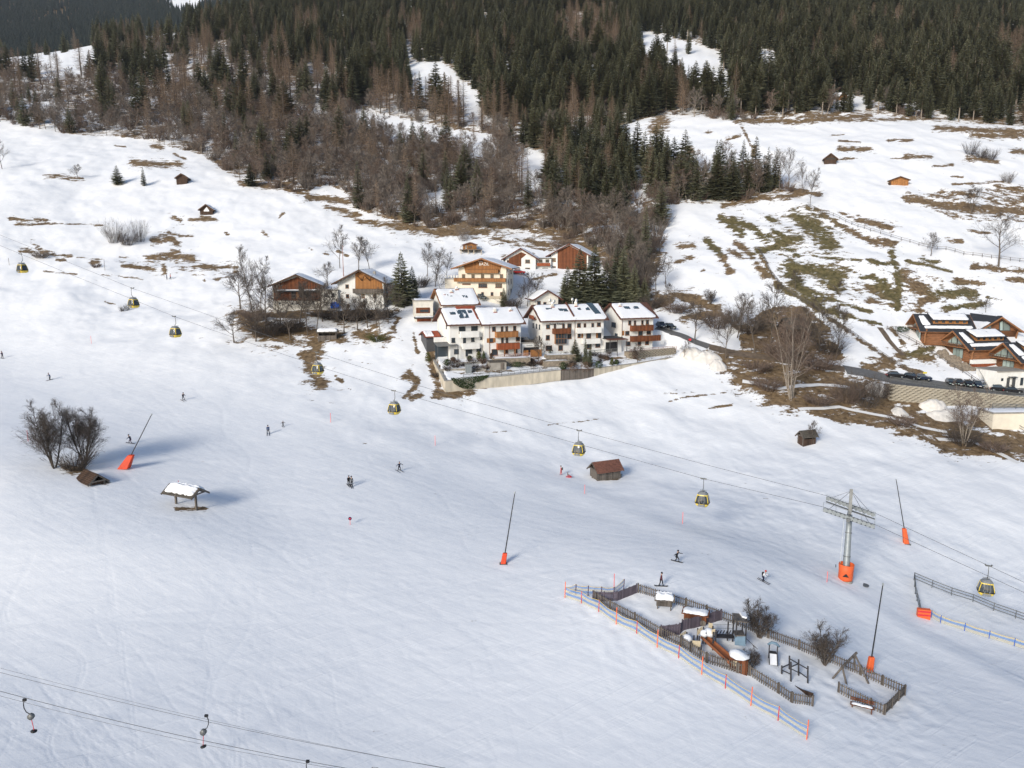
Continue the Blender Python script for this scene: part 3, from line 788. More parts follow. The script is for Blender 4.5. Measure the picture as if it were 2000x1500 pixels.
        c = MB(); s.block(c, pl, a0 - 0.12, a1 + 0.12, z1 + 0.003, z1 + 0.07, out - 0.03, out + 0.14); c.build('handrail', MT['beam' if 'wood' in mat_ else mat_], b)
        return b
    def panel(s, pts, mat_, out=0.06, pl='F', name='wood_cladding'):
        q = [s.px(pl, u, v) for u, v in pts]; n = len(q)
        mb = MB(); mb.add([s.pt(pl, a, z, 0.003) for a, z in q] + [s.pt(pl, a, z, out) for a, z in q],
                          [tuple(range(n - 1, -1, -1)), tuple(range(n, 2*n))] + [(i, (i+1) % n, (i+1) % n + n, i + n) for i in range(n)])
        return mb.build(name, MT[mat_], s.root)
    def bar(s, u0, v0, u1, v1, mat_, o0=0.003, o1=0.1, pl='F', name='trim'):
        a0, a1, z0, z1 = s.rect(pl, u0, v0, u1, v1); mb = MB(); s.block(mb, pl, a0, a1, z0, z1, o0, o1); return mb.build(name, MT[mat_], s.root)
    def drain(s, u):
        a, _ = s.px('F', u, project(*s.P)[1]); mb = MB(); mb.tube([(a, -0.10, 0.2), (a, -0.10, s.h - 0.3), (a, -0.8, s.h + 0.05)], 0.06, 6); mb.build('drainpipe', MT['frame_brown'], s.root)
    def roof_pt(s, a, f, lift=0.30):
        """a: along the front 0..1, f: up the front slope 0..1 (ridge along x)"""
        return Vector((a * s.w, f * s.d / 2, s.h + s.rise * f + lift))
    def slopebox(s, a, f, wx, ly, mat_, name, hgt=0.16, lift=0.42, parent=None):
        k = math.atan2(s.rise, s.d / 2); m = Matrix.Translation(s.roof_pt(a, f, lift)) @ Matrix.Rotation(k, 4, 'X')
        return MB().box(-wx/2, wx/2, -ly/2, ly/2, -0.3, hgt, m).build(name, MT[mat_], parent or s.root)
    def skylight(s, a, f, wx=0.9, ly=1.2):
        o = s.slopebox(a, f, wx + 0.25, ly + 0.25, 'frame_grey', 'skylight', 0.10)
        s.slopebox(a, f, wx, ly, 'solar', 'pane', 0.13, parent=o)
    def chimney(s, a, f, hgt=1.1, snow=True, size=0.6, m='oldplaster'):
        p = s.roof_pt(a, f, 0)
        o = MB().box(p.x - size/2, p.x + size/2, p.y - size/2, p.y + size/2, p.z - 0.4, p.z + hgt).build('chimney', MT[m], s.root)
        MB().box(p.x - size*0.85, p.x + size*0.85, p.y - size*0.85, p.y + size*0.85, p.z + 0.1, p.z + 0.42).build('flashing', MT['roof_red'], o)
        if snow:
            mb = MB(); mb.smooth = True
            mb.tube([(p.x, p.y, p.z + hgt), (p.x, p.y, p.z + hgt + 0.18), (p.x, p.y, p.z + hgt + 0.36), (p.x, p.y, p.z + hgt + 0.42)], [size*0.62, size*0.66, size*0.45, 0.05], 10); mb.build('snow_cap', MT['snow'], o)
snowhole_side = 1

def lettering(text, parent, m, size, mat_, depth=0.03, name='lettering'):
    cu = bpy.data.curves.new(name, 'FONT'); cu.body = text; cu.size = size; cu.extrude = depth; cu.align_x = 'CENTER'
    o = bpy.data.objects.new(name, cu); COL.objects.link(o)
    me_ = bpy.data.meshes.new_from_object(o.evaluated_get(bpy.context.evaluated_depsgraph_get()))
    bpy.data.objects.remove(o, do_unlink=True)
    me_.materials.clear(); me_.materials.append(MT[mat_])
    c = link(name, me_, None, parent); c.matrix_local = m
    return c

# ---- row of white houses -------------------------------------------------
A = House('row_house', 'white row house with solar panels and bare red tile strip on its snowy roof', (879, 697), 945, 631, 180, 22, 10.5, 3.1, boards='fascia', roof='roof_brown')
for w in ((896,638,909,651),(920,637,933,651),(881.5,660,889,669),(904,659,910,671),(920,659,926.5,667),(938,658,941.5,663),(886.5,682,896,691),(909,681,914,695),(914,681,922,690),(930.5,680,940,686)): A.window(*w, frame='frame_grey')
A.balcony(898,647,932,657.5,'plaster'); A.balcony(902,670,933,680,'plaster')
A.window(0,0,0,0,'frame_grey','L', m=(2.2,2.9,6.6,7.5)); A.window(0,0,0,0,'frame_grey','L', m=(2.4,3.4,3.4,4.5)); A.window(0,0,0,0,'frame_grey','L', m=(5.2,6.2,3.4,4.5))
A.skylight(0.20,0.52,1.3,0.9)
so = A.slopebox(0.47,0.45,2.5,3.6,'steel_dark','solar_panel',0.10)
for i in (-1,1):
    for j in (-1,1):
        k = math.atan2(A.rise, A.d/2); m = Matrix.Translation(A.roof_pt(0.47,0.45,0.42)) @ Matrix.Rotation(k,4,'X')
        MB().box(i*0.62-0.58,i*0.62+0.58,j*0.88-0.84,j*0.88+0.84,0.08,0.14,m).build('panel_glass', MT['solar'], so)
A.slopebox(0.88,0.5,1.0,5.6,'roof_red','bare_tiles',0.02,0.60); A.slopebox(0.60,0.88,4.2,1.1,'roof_red','bare_tiles',0.03,0.60)
A.skylight(0.72,0.60,0.9,1.0); A.drain(945.5)
A2 = House('row_house', 'white row house with two brown wooden balconies beside the solar panel house', (945.6, 696), 1017, 630.5, 182.2, 22, 10.5, 3.1, roof='roof_brown')
for w in ((961,638,968,647),(978,637.5,983,648),(987,637.5,992,648),(1002,636.5,1008,646),(978.5,659,983.5,670),(987.5,659,992.5,670)): A2.window(*w, frame='frame_brown')
A2.window(955,660.5,963.5,669,'frame_brown',shutters='orange_wood'); A2.window(1007.5,658,1015.5,666,'frame_brown'); A2.window(960,682,972,694); A2.window(984,680,992,690,split=1); A2.window(1004,680,1010.5,690)
A2.balcony(967,647.5,1008,657,'tan_wood'); A2.balcony(970,670,1011,680.5,'red_wood')
for u in (982.5,1003): A2.bar(u-1,680.5,u+1,695,'orange_beam',1.0,1.15,name='balcony_post')
A2.chimney(0.42,0.62); A2.chimney(0.86,0.68,0.7); A2.drain(956)
Bh = House('double_house', 'long white double house with satellite dishes and blue solar strip on snowy roof', (1059, 686), 1178, 624, 188, 19, 10.5, 3.1, roof='roof_brown')
for w in ((1066.5,634,1074,642),(1081.5,633,1086,641.5),(1098,632.5,1103,641.5),(1108,632,1116,640.5),(1127,631.5,1134,639.5),(1140,631.5,1144.5,640),(1155,631,1160,639.5),(1166,630,1173,637.5),(1066,654.5,1073.5,664),(1108,652,1116,661.5),(1090.5,674.5,1099,684),(1128,652,1134,659.5),(1145,650,1154,661),(1167,649.5,1174,664),(1146,671,1155,681),(1163,670,1172,678),(1066,675,1078,684)): Bh.window(*w, frame='frame_brown')
Bh.balcony(1079,641.5,1111,650.5,'brown_wood'); Bh.balcony(1124,640,1170,649,'plaster'); Bh.balcony(1136,661.5,1168,670,'plaster')
bay = Bh.bar(1083,651,1104.5,670.5,'orange_beam',0.003,0.75,name='bay_window')
a0, a1, z0, z1 = Bh.rect('F',1083,651,1104.5,670.5)
for i in range(4):
    x0 = a0 + (a1-a0)*i/4
    for j in range(2):
        y0 = z0 + (z1-z0)*j/2
        mb = MB(); Bh.block(mb,'F',x0+0.06,x0+(a1-a0)/4-0.06,y0+0.08,y0+(z1-z0)/2-0.08,0.76,0.79); mb.build('pane', MT['glass'], bay)
for u in (1137,1165.5): Bh.bar(u-1.6,649.5,u+1.6,660,'orange_wood',0.003,0.06,name='shutter')
Bh.window(0,0,0,0,'frame_grey','L', m=(1.5,2.3,5.4,6.6)); Bh.window(0,0,0,0,'frame_grey','L', m=(3.6,4.3,5.4,6.6)); Bh.window(0,0,0,0,'frame_grey','L', m=(6.0,6.8,5.4,6.6)); Bh.window(0,0,0,0,'frame_grey','L', m=(1.5,2.4,2.6,3.8))
mb = MB(); Bh.block(mb,'L',4.0,7.4,7.7,8.7,0.8,0.9); Bh.block(mb,'L',4.0,7.4,7.7,7.85,0.0,0.8); mb.build('balcony', MT['red_wood'], Bh.root)
for a,f,wx,ly in ((0.36,0.52,1.0,1.1),(0.43,0.50,1.0,1.1),(0.66,0.55,0.8,0.7),(0.80,0.56,1.0,1.3),(0.18,0.62,1.6,0.5)): Bh.skylight(a,f,wx,ly)
for i in range(6): Bh.slopebox(0.885+0.012*i*0.6,0.88-0.135*i,1.7,0.8,'solar','solar_panel',0.12,0.50)
Bh.slopebox(0.50,0.5,0.35,6.2,'fascia','party_wall',0.35,0.45); Bh.drain(1122)
Bh.chimney(0.25,0.78,1.2); Bh.chimney(0.64,0.80,1.2)
for a, f in ((0.225,0.9),(0.60,0.92),(0.655,0.84),(0.28,0.8)):
    p = Bh.roof_pt(a,f,1.7); mb = MB(); mb.smooth=True
    mb.tube([p+Vector((0,0,-1.4)), p+Vector((0,0,0))],0.04,6); mb.tube([p+Vector((0,-0.10,0)),p+Vector((0,-0.04,0)),p+Vector((0,0.04,0))],[0.42,0.30,0.05],12); mb.build('satellite_dish', MT['white_paint'], Bh.root)
lm = Matrix.Translation((3.9,-0.06,6.55)) @ Matrix.Rotation(R(90),4,'X')
lettering('Sweet Cheer', Bh.root, lm, 0.75, 'black', 0.02, 'house_name')
Ch = House('corner_house', 'white house with two dark brown balconies at the right end of the row', (1213, 682), 1274, 619, 195.5, 20, 10.5, 3.0, roof='roof_brown', hipR=2.2)
for w in ((1227,626,1232.5,634.5),(1238,626,1242,634.5),(1252.5,625.5,1256.5,634),(1261.5,625,1267,633.5),(1221,646.5,1229,654.5),(1246.5,646,1255,655.5),(1263,645,1271,653),(1222.5,667,1231,675),(1245.5,667,1252,674),(1260,666,1267,673)): Ch.window(*w, frame='frame_brown')
Ch.bar(1215.5,646,1219,655,'orange_wood',0.003,0.06,name='shutter')
Ch.balcony(1231,635.5,1271,645,'brown_wood'); Ch.balcony(1231,656,1285,664.5,'brown_wood')
Ch.window(0,0,0,0,'frame_grey','L', m=(3.2,5.6,5.4,6.7)); Ch.window(0,0,0,0,'frame_grey','L', m=(2.0,3.6,2.8,3.9))
Ch.skylight(0.32,0.55,1.6,1.1); Ch.skylight(0.60,0.55,1.4,1.0); Ch.chimney(0.14,0.72,0.8); Ch.drain(1213.5)
Bk = House('row_house', 'white house with snowy roof and small skylights behind the row', (866, 622), 930, 592.5, 197, 21, 10.5, 3.4, boards='orange_beam', roof='roof_brown', below=6)
for a,f in ((0.28,0.42),(0.72,0.33)): Bk.skylight(a,f,1.2,0.9)
Bk.chimney(0.36,0.66,0.8); Bk.chimney(0.56,0.88,0.8); Bk.chimney(0.12,0.52,0.3,size=0.4)
Bk.window(0,0,0,0,'frame_grey','L', m=(2.0,3.0,0.8,2.0)); Bk.window(0,0,0,0,'frame_grey','F', m=(1.5,3.0,0.6,1.8)); Bk.window(0,0,0,0,'frame_grey','F', m=(6.0,7.0,0.6,1.8))
# terraces left of the row
def flat_block(name, label, left, right_u, top_v, D, rz, depth, wall, cat, top=None, snow=True, below=3.0):
    P = at(left[0], left[1], D); a = R(rz); ex = Vector((math.cos(a), math.sin(a), 0)); ey = Vector((-math.sin(a), math.cos(a), 0))
    w = (plane_hit(right_u, left[1], P, ey) - P).dot(ex); h = (plane_hit(left[0], top_v, P, ey) - P).z
    r_ = empty(name, P, a, label, cat)
    MB().box(0, w, 0, depth, -below, h).build('wall', MT[wall], r_)
    MB().box(-0.25, w + 0.25, -0.25, depth + 0.25, h + 0.003, h + 0.22).build('roof_slab', MT[top or 'grey_concrete'], r_)
    if snow: snow_sheet((0.1,0.1,h+0.22),(w-0.1,0.1,h+0.22),(w-0.1,depth-0.1,h+0.22),(0.1,depth-0.1,h+0.22),0.22,int(left[0])).build('roof_snow', MT['snow'], r_)
    return r_, w, h
def face(r_, x0, x1, z0, z1, m, name='window', o=0.06): return MB().box(x0,x1,-o,-0.003,z0,z1).build(name, MT[m], r_)
r_, w, h = flat_block('terrace_annex', 'two storey terrace annex with brown timber fronts left of the row', (810,622), 846, 588, 197, 12, 6, 'oldplaster', 'annex')
face(r_,0.4,w-0.8,h*0.30,h*0.62,'brown_wood','timber_front'); face(r_,w*0.3,w-1.2,h*0.36,h*0.50,'glass','window',0.09)
MB().box(-0.2,w+0.3,-2.2,-0.06,h*0.02,h*0.10).build('canopy', MT['roof_dark'], r_); snow_sheet((-0.1,-2.1,h*0.10),(w,-2.1,h*0.10),(w,-0.2,h*0.10),(-0.1,-0.2,h*0.10),0.2,3).build('canopy_snow', MT['snow'], r_)
face(r_,0.6,w-0.6,-3.0,0.0,'red_wood','door')
c = House('carport', 'open carport with half bare orange tile roof left of the row', (833,673), 857, 658, 184, 22, 5.0, 0.9, wall='frame_grey', cat='carport', oe=0.5, og=0.4, roof='roof_red', below=2.5)
for o in [x for x in c.root.children if x.name.startswith('roof_snow')]:
    o.scale = (0.55,1,1)
r_, w, h = flat_block('garage', 'low garage with lettered white front between the row houses', (1019,692), 1056, 671, 186.5, 20, 6, 'plaster', 'garage', snow=False)
face(r_,0.5,w-0.6,-0.2,h*0.62,'black','door'); face(r_,0.2,w-0.1,h*0.66,h*0.98,'white_paint','sign')
lettering('Sweet Cheer', r_, Matrix.Translation((w*0.55,-0.09,h*0.72)) @ Matrix.Rotation(R(90),4,'X'), 0.6, 'steel_dark', 0.01, 'sign_lettering')
face(r_,0.4,1.6,-0.9,1.0,'orange_wood','door',0.5)
for i in range(8): MB().box(1.9+i*0.38,2.24+i*0.38,-1.3,-1.22,-1.0,1.2).build('fence_board', MT['orange_wood'], r_)
r_, w, h = flat_block('porch', 'grey roofed porch between the double house and the corner house', (1180,684), 1214, 662, 193, 20, 4, 'plaster', 'porch', top='roof_dark', snow=False)
face(r_,0.4,w-1.4,-0.5,h*0.7,'black','door'); MB().box(0.2,w+0.5,-2.6,-0.3,h-0.1,h+0.08).build('canopy', MT['fascia'], r_)
for x in (0.4, w*0.5, w+0.2): MB().box(x-0.07,x+0.07,-2.5,-2.36,-1.5,h-0.11).build('post', MT['frame_grey'], r_)
# ---- hotel -----------------------------------------------------------------
Hh = House('hotel', 'cream hotel with wooden gable and long balconies above the row houses', (896,583), 989, 521.5, 218, -9, 13, 2.35, 'y', wall='cream_plaster', cat='hotel', oe=1.9, og=1.0, roof='roof_grey', boards='orange_beam', over_front=1.6)
Hh.panel([(904,513),(942,505),(981,514.5),(976,531.5),(909,531.5)],'tan_wood',0.08)
for w in ((915.5,519,925.5,526),(939.5,519,945.5,526),(958.5,519,970,526)): Hh.window(*w, frame='frame_white', split=1)
Hh.balcony(911,526,973.5,533.5,'tan_wood',out=1.0)
for u in (905.5,924,942.6,961,979.5): Hh.window(u-3.2,535.5,u+3.2,543.5,'frame_brown')
Hh.balcony(889,543,988,550.5,'tan_wood',out=1.3)
Hh.window(934.5,553.5,951.5,562,'frame_brown',split=3); Hh.window(967.5,553.5,980.5,562,'frame_brown',split=2); Hh.window(903,553.5,919,556,'frame_brown')
for u in (942.5,961,979.3): Hh.window(u-2.6,570.5,u+2.6,577.5,'frame_brown')
Hh.bar(930,578,989,584,'plinth',0.003,0.12,name='plinth')
for z in (1.0,4.0,7.0): Hh.window(0,0,0,0,'frame_brown','R', m=(2.5,4.2,z,z+1.5)); Hh.window(0,0,0,0,'frame_brown','R', m=(8.0,9.2,z,z+1.5))
q = Hh.px('F',945.5,518.3); lettering('BÄZIL', Hh.root, Matrix.Translation((q[0],-0.14,q[1])) @ Matrix.Rotation(R(90),4,'X'), 1.15, 'white_paint', 0.05, 'hotel_sign')
q = Hh.px('F',939,511.6); lettering('Hotel', Hh.root, Matrix.Translation((q[0],-0.14,q[1])) @ Matrix.Rotation(R(90),4,'X'), 0.5, 'white_paint', 0.05, 'hotel_sign')
for x in (1.5, Hh.w/2, Hh.w-1.5): MB().beam((x,-1.5,Hh.h+Hh.rise*(1-abs(x-Hh.w/2)/(Hh.w/2))-0.15),(x,0,Hh.h+Hh.rise*(1-abs(x-Hh.w/2)/(Hh.w/2))-0.45),0.16).build('bracket', MT['fascia'], Hh.root)
r_, w, h = flat_block('hotel_terrace', 'low white terrace wing at the left of the hotel', (869,560), 896, 545, 219, -9, 6, 'cream_plaster', 'terrace')
for i in range(5): MB().box(i*w/5+0.1,i*w/5+0.5,0.0,0.4,h+0.44,h+1.1).build('pillar', MT['plaster'], r_)
# ---- houses behind the hotel -------------------------------------------------
G1 = House('gabled_house', 'white house with half brown boarded gable behind the hotel', (987,533), 1046, 503.5, 240, -4, 11, 2.9, 'y', roof='roof_brown', oe=1.3)
G1.panel([(994,505),(1018,492),(1028,497),(1018,505),(1018,520),(994,520)],'brown_wood',0.07)
for w in ((1003,508,1013,515),(1026,507,1035,514),(1015.5,494,1019.5,498.5),(1010,524,1016,529),(1025.5,523,1035,533),(990,508,994.5,512.5)): G1.window(*w, frame='frame_brown')
r_, w, h = flat_block('linking_wing', 'white wing with brown balcony joining the two upper houses', (1046,533), 1076, 505, 241, -4, 7, 'plaster', 'annex', snow=False, top='shingle')
for x0,x1,z0,z1 in ((0.4,w-0.2,h*0.48,h*0.70),): 
    b_ = MB().box(x0,x1,-1.1,-1.0,z0,z1).build('balcony', MT['red_wood'], r_); MB().box(x0,x1,-1.0,-0.003,z0,z0+0.15).build('floor', MT['beam'], b_)
face(r_,0.8,1.8,h*0.1,h*0.3,'glass'); face(r_,2.2,4.0,0,h*0.35,'glass','door'); face(r_,1.0,2.2,h*0.72,h*0.95,'glass'); face(r_,3.2,4.4,h*0.72,h*0.95,'glass')
G2 = House('farm_house', 'brown timber house with snowy roof partly hidden behind the big spruces', (1076,533), 1148, 497, 242, -16, 12, 3.2, 'y', wall='plaster', roof='roof_brown', oe=1.6)
G2.panel([(1089,533),(1089,490),(1112,480),(1146,497),(1146,533)],'brown_wood',0.07)
for w in ((1079,504,1085.5,511),(1079,520,1085.5,527)): G2.window(*w, frame='frame_brown')
Gc = House('garden_cabin', 'small orange wooden cabin on a stilted deck above the hotel', (905.5,486), 931, 478.5, 252, 8, 3.6, 0.7, 'y', wall='orange_wood', cat='cabin', oe=0.35, og=0.4, roof='roof_grey', below=0.4, snow=False)
Gc.window(914,479.5,917.5,484,'frame_brown'); Gc.window(918.5,479.5,922,484,'frame_brown'); Gc.window(909,479.5,911.5,485.5,'frame_white',name='door')
mb = MB().box(-1.2,Gc.w+1.6,-1.6,4.2,-0.45,-0.2).build('deck', MT['grey_wood'], Gc.root)
for x in (-1.0,Gc.w*0.33,Gc.w*0.75,Gc.w+1.4):
    for y_ in (-1.45,2.0): MB().box(x-0.1,x+0.1,y_-0.1,y_+0.1,-3.4,-0.451).build('deck_post', MT['plinth'], Gc.root)
for i in range(9): MB().box(-1.15+i*(Gc.w+2.6)/8,-1.09+i*(Gc.w+2.6)/8,-1.58,-1.52,-0.199,0.75).build('baluster', MT['grey_wood'], Gc.root)
MB().box(-1.2,Gc.w+1.6,-1.6,-1.5,0.752,0.85).build('handrail', MT['grey_wood'], Gc.root)
Gs = House('shed', 'small white shed with snowy lean roof beside the big spruces', (1047,600), 1090, 582, 212, 14, 7, 2.0, 'y', wall='oldplaster', cat='shed', roof='roof_brown', oe=1.2)
Gs.window(1049,588,1056,598); Gs.window(1061,590,1067,600)
# ---- farm ---------------------------------------------------------------------
Fb = House('barn', 'brown timber barn with wide snowy gable roof and white stone base', (534,603), 626, 557, 204, 12, 14, 2.7, 'y', wall='oldplaster', cat='barn', oe=1.2, og=0.8, roof='roof_dark', boards='beam', over_front=1.1)
Fb.panel([(534.5,587),(534.5,556.5),(580,541),(625.5,556.5),(625.5,587)],'brown_wood',0.08)
Fb.bar(537,566,624,569.5,'roof_dark',0.085,1.0,name='canopy'); Fb.bar(538,565.5,623,566.5,'snow',0.1,1.02,name='canopy_snow')
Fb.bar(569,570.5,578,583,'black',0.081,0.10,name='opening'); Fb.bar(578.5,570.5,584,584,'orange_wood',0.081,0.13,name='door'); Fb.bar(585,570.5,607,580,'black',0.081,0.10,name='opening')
for u in (546,571,581): Fb.window(u-3,590,u+3,595,'frame_white')
Fh = House('farmhouse', 'white farmhouse with orange boarded gable and open timber balcony', (661,601), 750, 551, 207, -4, 12, 3.2, 'y', cat='house', oe=1.4, og=1.1, roof='roof_dark', boards='beam', over_front=1.5)
Fh.panel([(694,570),(694,534),(701,530.5),(746,550.5),(748.5,570)],'orange_wood',0.08)
for w in ((674.5,555.5,681.5,563),(675.5,574.5,682,582),(677,594,683,600),(706,574.5,712.5,582),(729,574.5,735,582),(707.5,594,713,600)): Fh.window(*w, frame='frame_brown')
for w in ((704.5,554.5,712,565),(727.5,554.5,735,565)): Fh.window(*w, frame='frame_white', name='door')
Fh.balcony(692,564,747,572.5,'grey_wood',out=1.3)
for u0_,u1_ in ((707,700),(707,714),(722,715),(722,729)): 
    a_ = Fh.px('F',u0_,548); b_ = Fh.px('F',u1_,538)
    MB().beam((a_[0],-0.2,a_[1]),(b_[0],-1.2,b_[1]),0.16).build('brace', MT['beam'], Fh.root)
mb = MB(); Fh.block(mb,'R',1.5,5.5,3.4,3.55,0.003,1.1); Fh.block(mb,'R',1.5,5.5,3.5,4.5,1.1,1.18); mb.build('balcony', MT['red_wood'], Fh.root)
for y_ in (2.2,4.0,8.0): Fh.window(0,0,0,0,'frame_brown','R', m=(y_,y_+0.9,4.6,6.0)); Fh.window(0,0,0,0,'frame_brown','R', m=(y_,y_+0.9,1.4,2.6))
MB().box(Fh.w*0.72,Fh.w*0.72+0.7,3,3.7,Fh.h+0.8,Fh.h+2.9).build('chimney', MT['grey_concrete'], Fh.root)
r_, w, h = flat_block('linking_wing', 'low white wing with snowy roof joining barn and farmhouse', (627,602), 661, 567, 206, 2, 8, 'oldplaster', 'annex')
for x in (w*0.22,w*0.62): face(r_,x,x+0.9,h*0.62,h*0.84,'glass')
tp = empty('hay_trailer', hit(654,607), R(8), 'trailer covered by a bright blue tarpaulin in front of the farm', 'trailer')
MT['tarp'] = mat('blue_tarpaulin', (0.02,0.12,0.55), 0.5, 0.15, 2, bump=0.06)
mb = MB(); mb.extrude([(-1.1,0.7),(1.1,0.7),(1.15,2.0),(0.5,2.5),(-0.4,2.4),(-1.1,2.1)],0,2.6,'y'); mb.build('tarpaulin', MT['tarp'], tp)
for x in (-0.9,0.9):
    for y_ in (0.6,2.0): MB().tube([(x-0.1,y_,0.4),(x+0.1,y_,0.4)],0.4,12).build('wheel', MT['black'], tp)
MB().box(-1.0,1.0,0.0,2.6,0.55,0.69).build('chassis', MT['steel_dark'], tp)
# ---- log chalets ------------------------------------------------------------
def log_chalet(name, label, left, right_u, eave_v, D, rz, depth, rise, ridge='x', dormer=True, below=1.0):
    H_ = House(name, label, left, right_u, eave_v, D, rz, depth, rise, ridge, wall='log', cat='chalet', oe=1.2, og=1.5, roof='roof_dark', boards='orange_beam', snow=False, below=below, over_front=1.9)
    w, h, d = H_.w, H_.h, H_.d
    lg = MB(); lg.smooth = True; z = -0.6; k = 0
    while z < h - 0.1:
        e = 0.45 if k % 2 else 0.2
        lg.tube([(-e,-0.02,z),(w+e,-0.02,z)],0.185,8); lg.tube([(-0.02,-e,z+0.17),(-0.02,d+e,z+0.17)],0.185,8)
        z += 0.35; k += 1
    lg.build('log', MT['log'], H_.root)
    for x in (0.0, w): MB().tube([(x-0.1,-0.35,-0.4),(x-0.3,-0.7,h*0.55),(x-0.1,-1.0,h-0.1)],[0.28,0.22,0.2],8).build('corner_post', MT['orange_beam'], H_.root)
    if ridge == 'x':
        snow_sheet(H_.roof_pt(-0.04,-0.05,0.28),H_.roof_pt(1.08,-0.05,0.28),H_.roof_pt(1.08,0.18,0.28),H_.roof_pt(-0.04,0.18,0.28),0.2,5,20,4).build('roof_snow', MT['snow'], H_.root)
        snow_sheet(H_.roof_pt(-0.06,0.18,0.28),H_.roof_pt(0.16,0.18,0.28),H_.roof_pt(0.07,0.9,0.28),H_.roof_pt(-0.07,0.9,0.28),0.2,6,6,10).build('roof_snow', MT['snow'], H_.root)
        if dormer:
            x0, x1 = w*0.20, w*0.99
            f0 = 0.30; yb = f0*d/2; zb = h + rise*f0 + 0.2; zt = zb + 1.0
            dm = MB().extrude([(yb,zb-0.6),(yb,zt),(d/2,h+rise+0.35),(d/2,zb-0.6)],x0,x1,'x').build('dormer', MT['orange_wood'], H_.root)
            n = 5
            for i in range(n):
                xa = x0 + (x1-x0)*(i+0.28)/n; xb = x0 + (x1-x0)*(i+0.72)/n
                MB().box(xa,xb,yb-0.05,yb-0.003,zb+0.35,zt-0.12).build('window', MT['glass'], dm)
            MB().extrude([(yb-0.7,zt-0.02),(d/2+0.1,h+rise+0.4),(d/2+0.1,h+rise+0.55),(yb-0.7,zt+0.14)],x0-0.5,x1+0.4,'x').build('dormer_roof', MT['roof_dark'], dm)
            snow_sheet((x0-0.35,yb-0.6,zt+0.15),(x1+0.3,yb-0.6,zt+0.15),(x1+0.3,d/2,h+rise+0.55),(x0-0.35,d/2,h+rise+0.55),0.3,8).build('dormer_snow', MT['snow'], dm)
            p = (x0+x1)/2; MB().box(p-0.35,p+0.35,d*0.30,d*0.30+0.5,zt+0.5,zt+1.35).build('vent', MT['black'], dm)
        # glazed gable on the left end
        gh = h
        gl = MB(); gl.add([(-0.10,0.9,gh-0.1),(-0.10,d/2-0.12,gh-0.1),(-0.10,d/2-0.12,gh+rise*0.78),(-0.10,0.9,gh+rise*0.05)],[(0,1,2,3)]); gl.build('gable_window', MT['paleglass'], H_.root)
        gl = MB(); gl.add([(-0.10,d-0.9,gh-0.1),(-0.10,d/2+0.12,gh-0.1),(-0.10,d/2+0.12,gh+rise*0.78),(-0.10,d-0.9,gh+rise*0.05)],[(0,1,2,3)]); gl.build('gable_window', MT['paleglass'], H_.root)
        mb = MB(); mb.box(-0.24,-0.03,d/2-0.12,d/2+0.12,gh-0.2,gh+rise*0.85); 
        for y_ in (d*0.3,d*0.7): mb.box(-0.22,-0.03,y_-0.06,y_+0.06,gh-0.2,gh+rise*0.42)
        mb.build('gable_frame', MT['frame_grey'], H_.root)
        b_ = MB().box(-1.7,-0.21,0.2,d-0.2,gh-0.45,gh-0.28).build('balcony', MT['orange_beam'], H_.root)
        mb = MB(); n = 14
        for i in range(n): mb.box(-1.7,-1.64,0.25+(d-0.5)*i/(n-1)-0.04,0.25+(d-0.5)*i/(n-1)+0.04,gh-0.279,gh+0.55)
        mb.box(-1.74,-1.62,0.2,d-0.2,gh+0.552,gh+0.66); mb.build('railing', MT['grey_wood'], b_)
        dr = MB().box(-0.30,-0.22,d*0.25,d*0.60,0.0,h-0.75).build('door', MT['frame_grey'], H_.root)
        for i in range(3): MB().box(-0.34,-0.302,d*(0.26+0.115*i),d*(0.36+0.115*i),0.1,h-0.9).build('pane', MT['paleglass'], dr)
    return H_
L1 = log_chalet('log_chalet', 'log chalet with long snowy dormer, uppermost left of the chalet group', (1806,667), 1892, 642, 203, -8, 9.4, 3.4)
L1.window(1821,650,1835,659,'frame_grey',split=1)
L4 = log_chalet('log_chalet', 'log chalet with glazed front gable and dark chimney at the top right', (1903,668), 1982, 645, 207, 3, 11, 3.6, 'y')
L4.panel([(1951,646),(1951,629),(1957,625),(1972,635),(1972,646)],'frame_grey',0.25,name='gable_frame'); 
for p_ in ([(1952,645),(1952,630),(1957,627),(1957,645)],[(1958.5,645),(1958.5,628),(1970.5,636),(1970.5,645)]): L4.panel(p_,'paleglass',0.28,name='gable_window')
for p_ in ([(1912,641),(1921,636),(1924,636),(1924,643),(1911,643)],[(1927,634),(1934,631.5),(1934,641),(1927,641)]): L4.panel(p_,'paleglass',0.25,name='gable_window')
L4.window(1957,655,1967,661,'frame_grey')
MB().box(L4.w*0.80,L4.w*0.80+0.9,4,4.9,L4.h+1.0,L4.h+3.6).build('chimney', MT['roof_dark'], L4.root)
snow_sheet((-1.0,-1.4,L4.h-0.35+0.1),(L4.w*0.30,-1.4,L4.h+L4.rise*0.60+0.28),(L4.w*0.22,10,L4.h+L4.rise*0.44+0.28),(-1.0,10,L4.h-0.35+0.1),0.2,9).build('roof_snow', MT['snow'], L4.root)
L2 = log_chalet('log_chalet', 'log chalet with glazed gable and balcony in the middle of the chalet group', (1896,703), 1966, 678, 195, 12, 9.8, 3.6)
L2.window(1900,685,1913,697,'frame_grey',split=1); L2.window(1933,685,1943,694,'frame_grey')
L2.bar(1893,702,1944,708,'white_paint',0.25,1.2,name='base_wall'); L2.bar(1894,708.5,1936,717,'red_wood',0.3,1.1,name='timber_base')
L3 = log_chalet('log_chalet', 'log chalet cut off by the right edge above the white building', (1997,728), 2075, 703, 188, 12, 9.8, 3.6)
wb = at(1914,717,186)
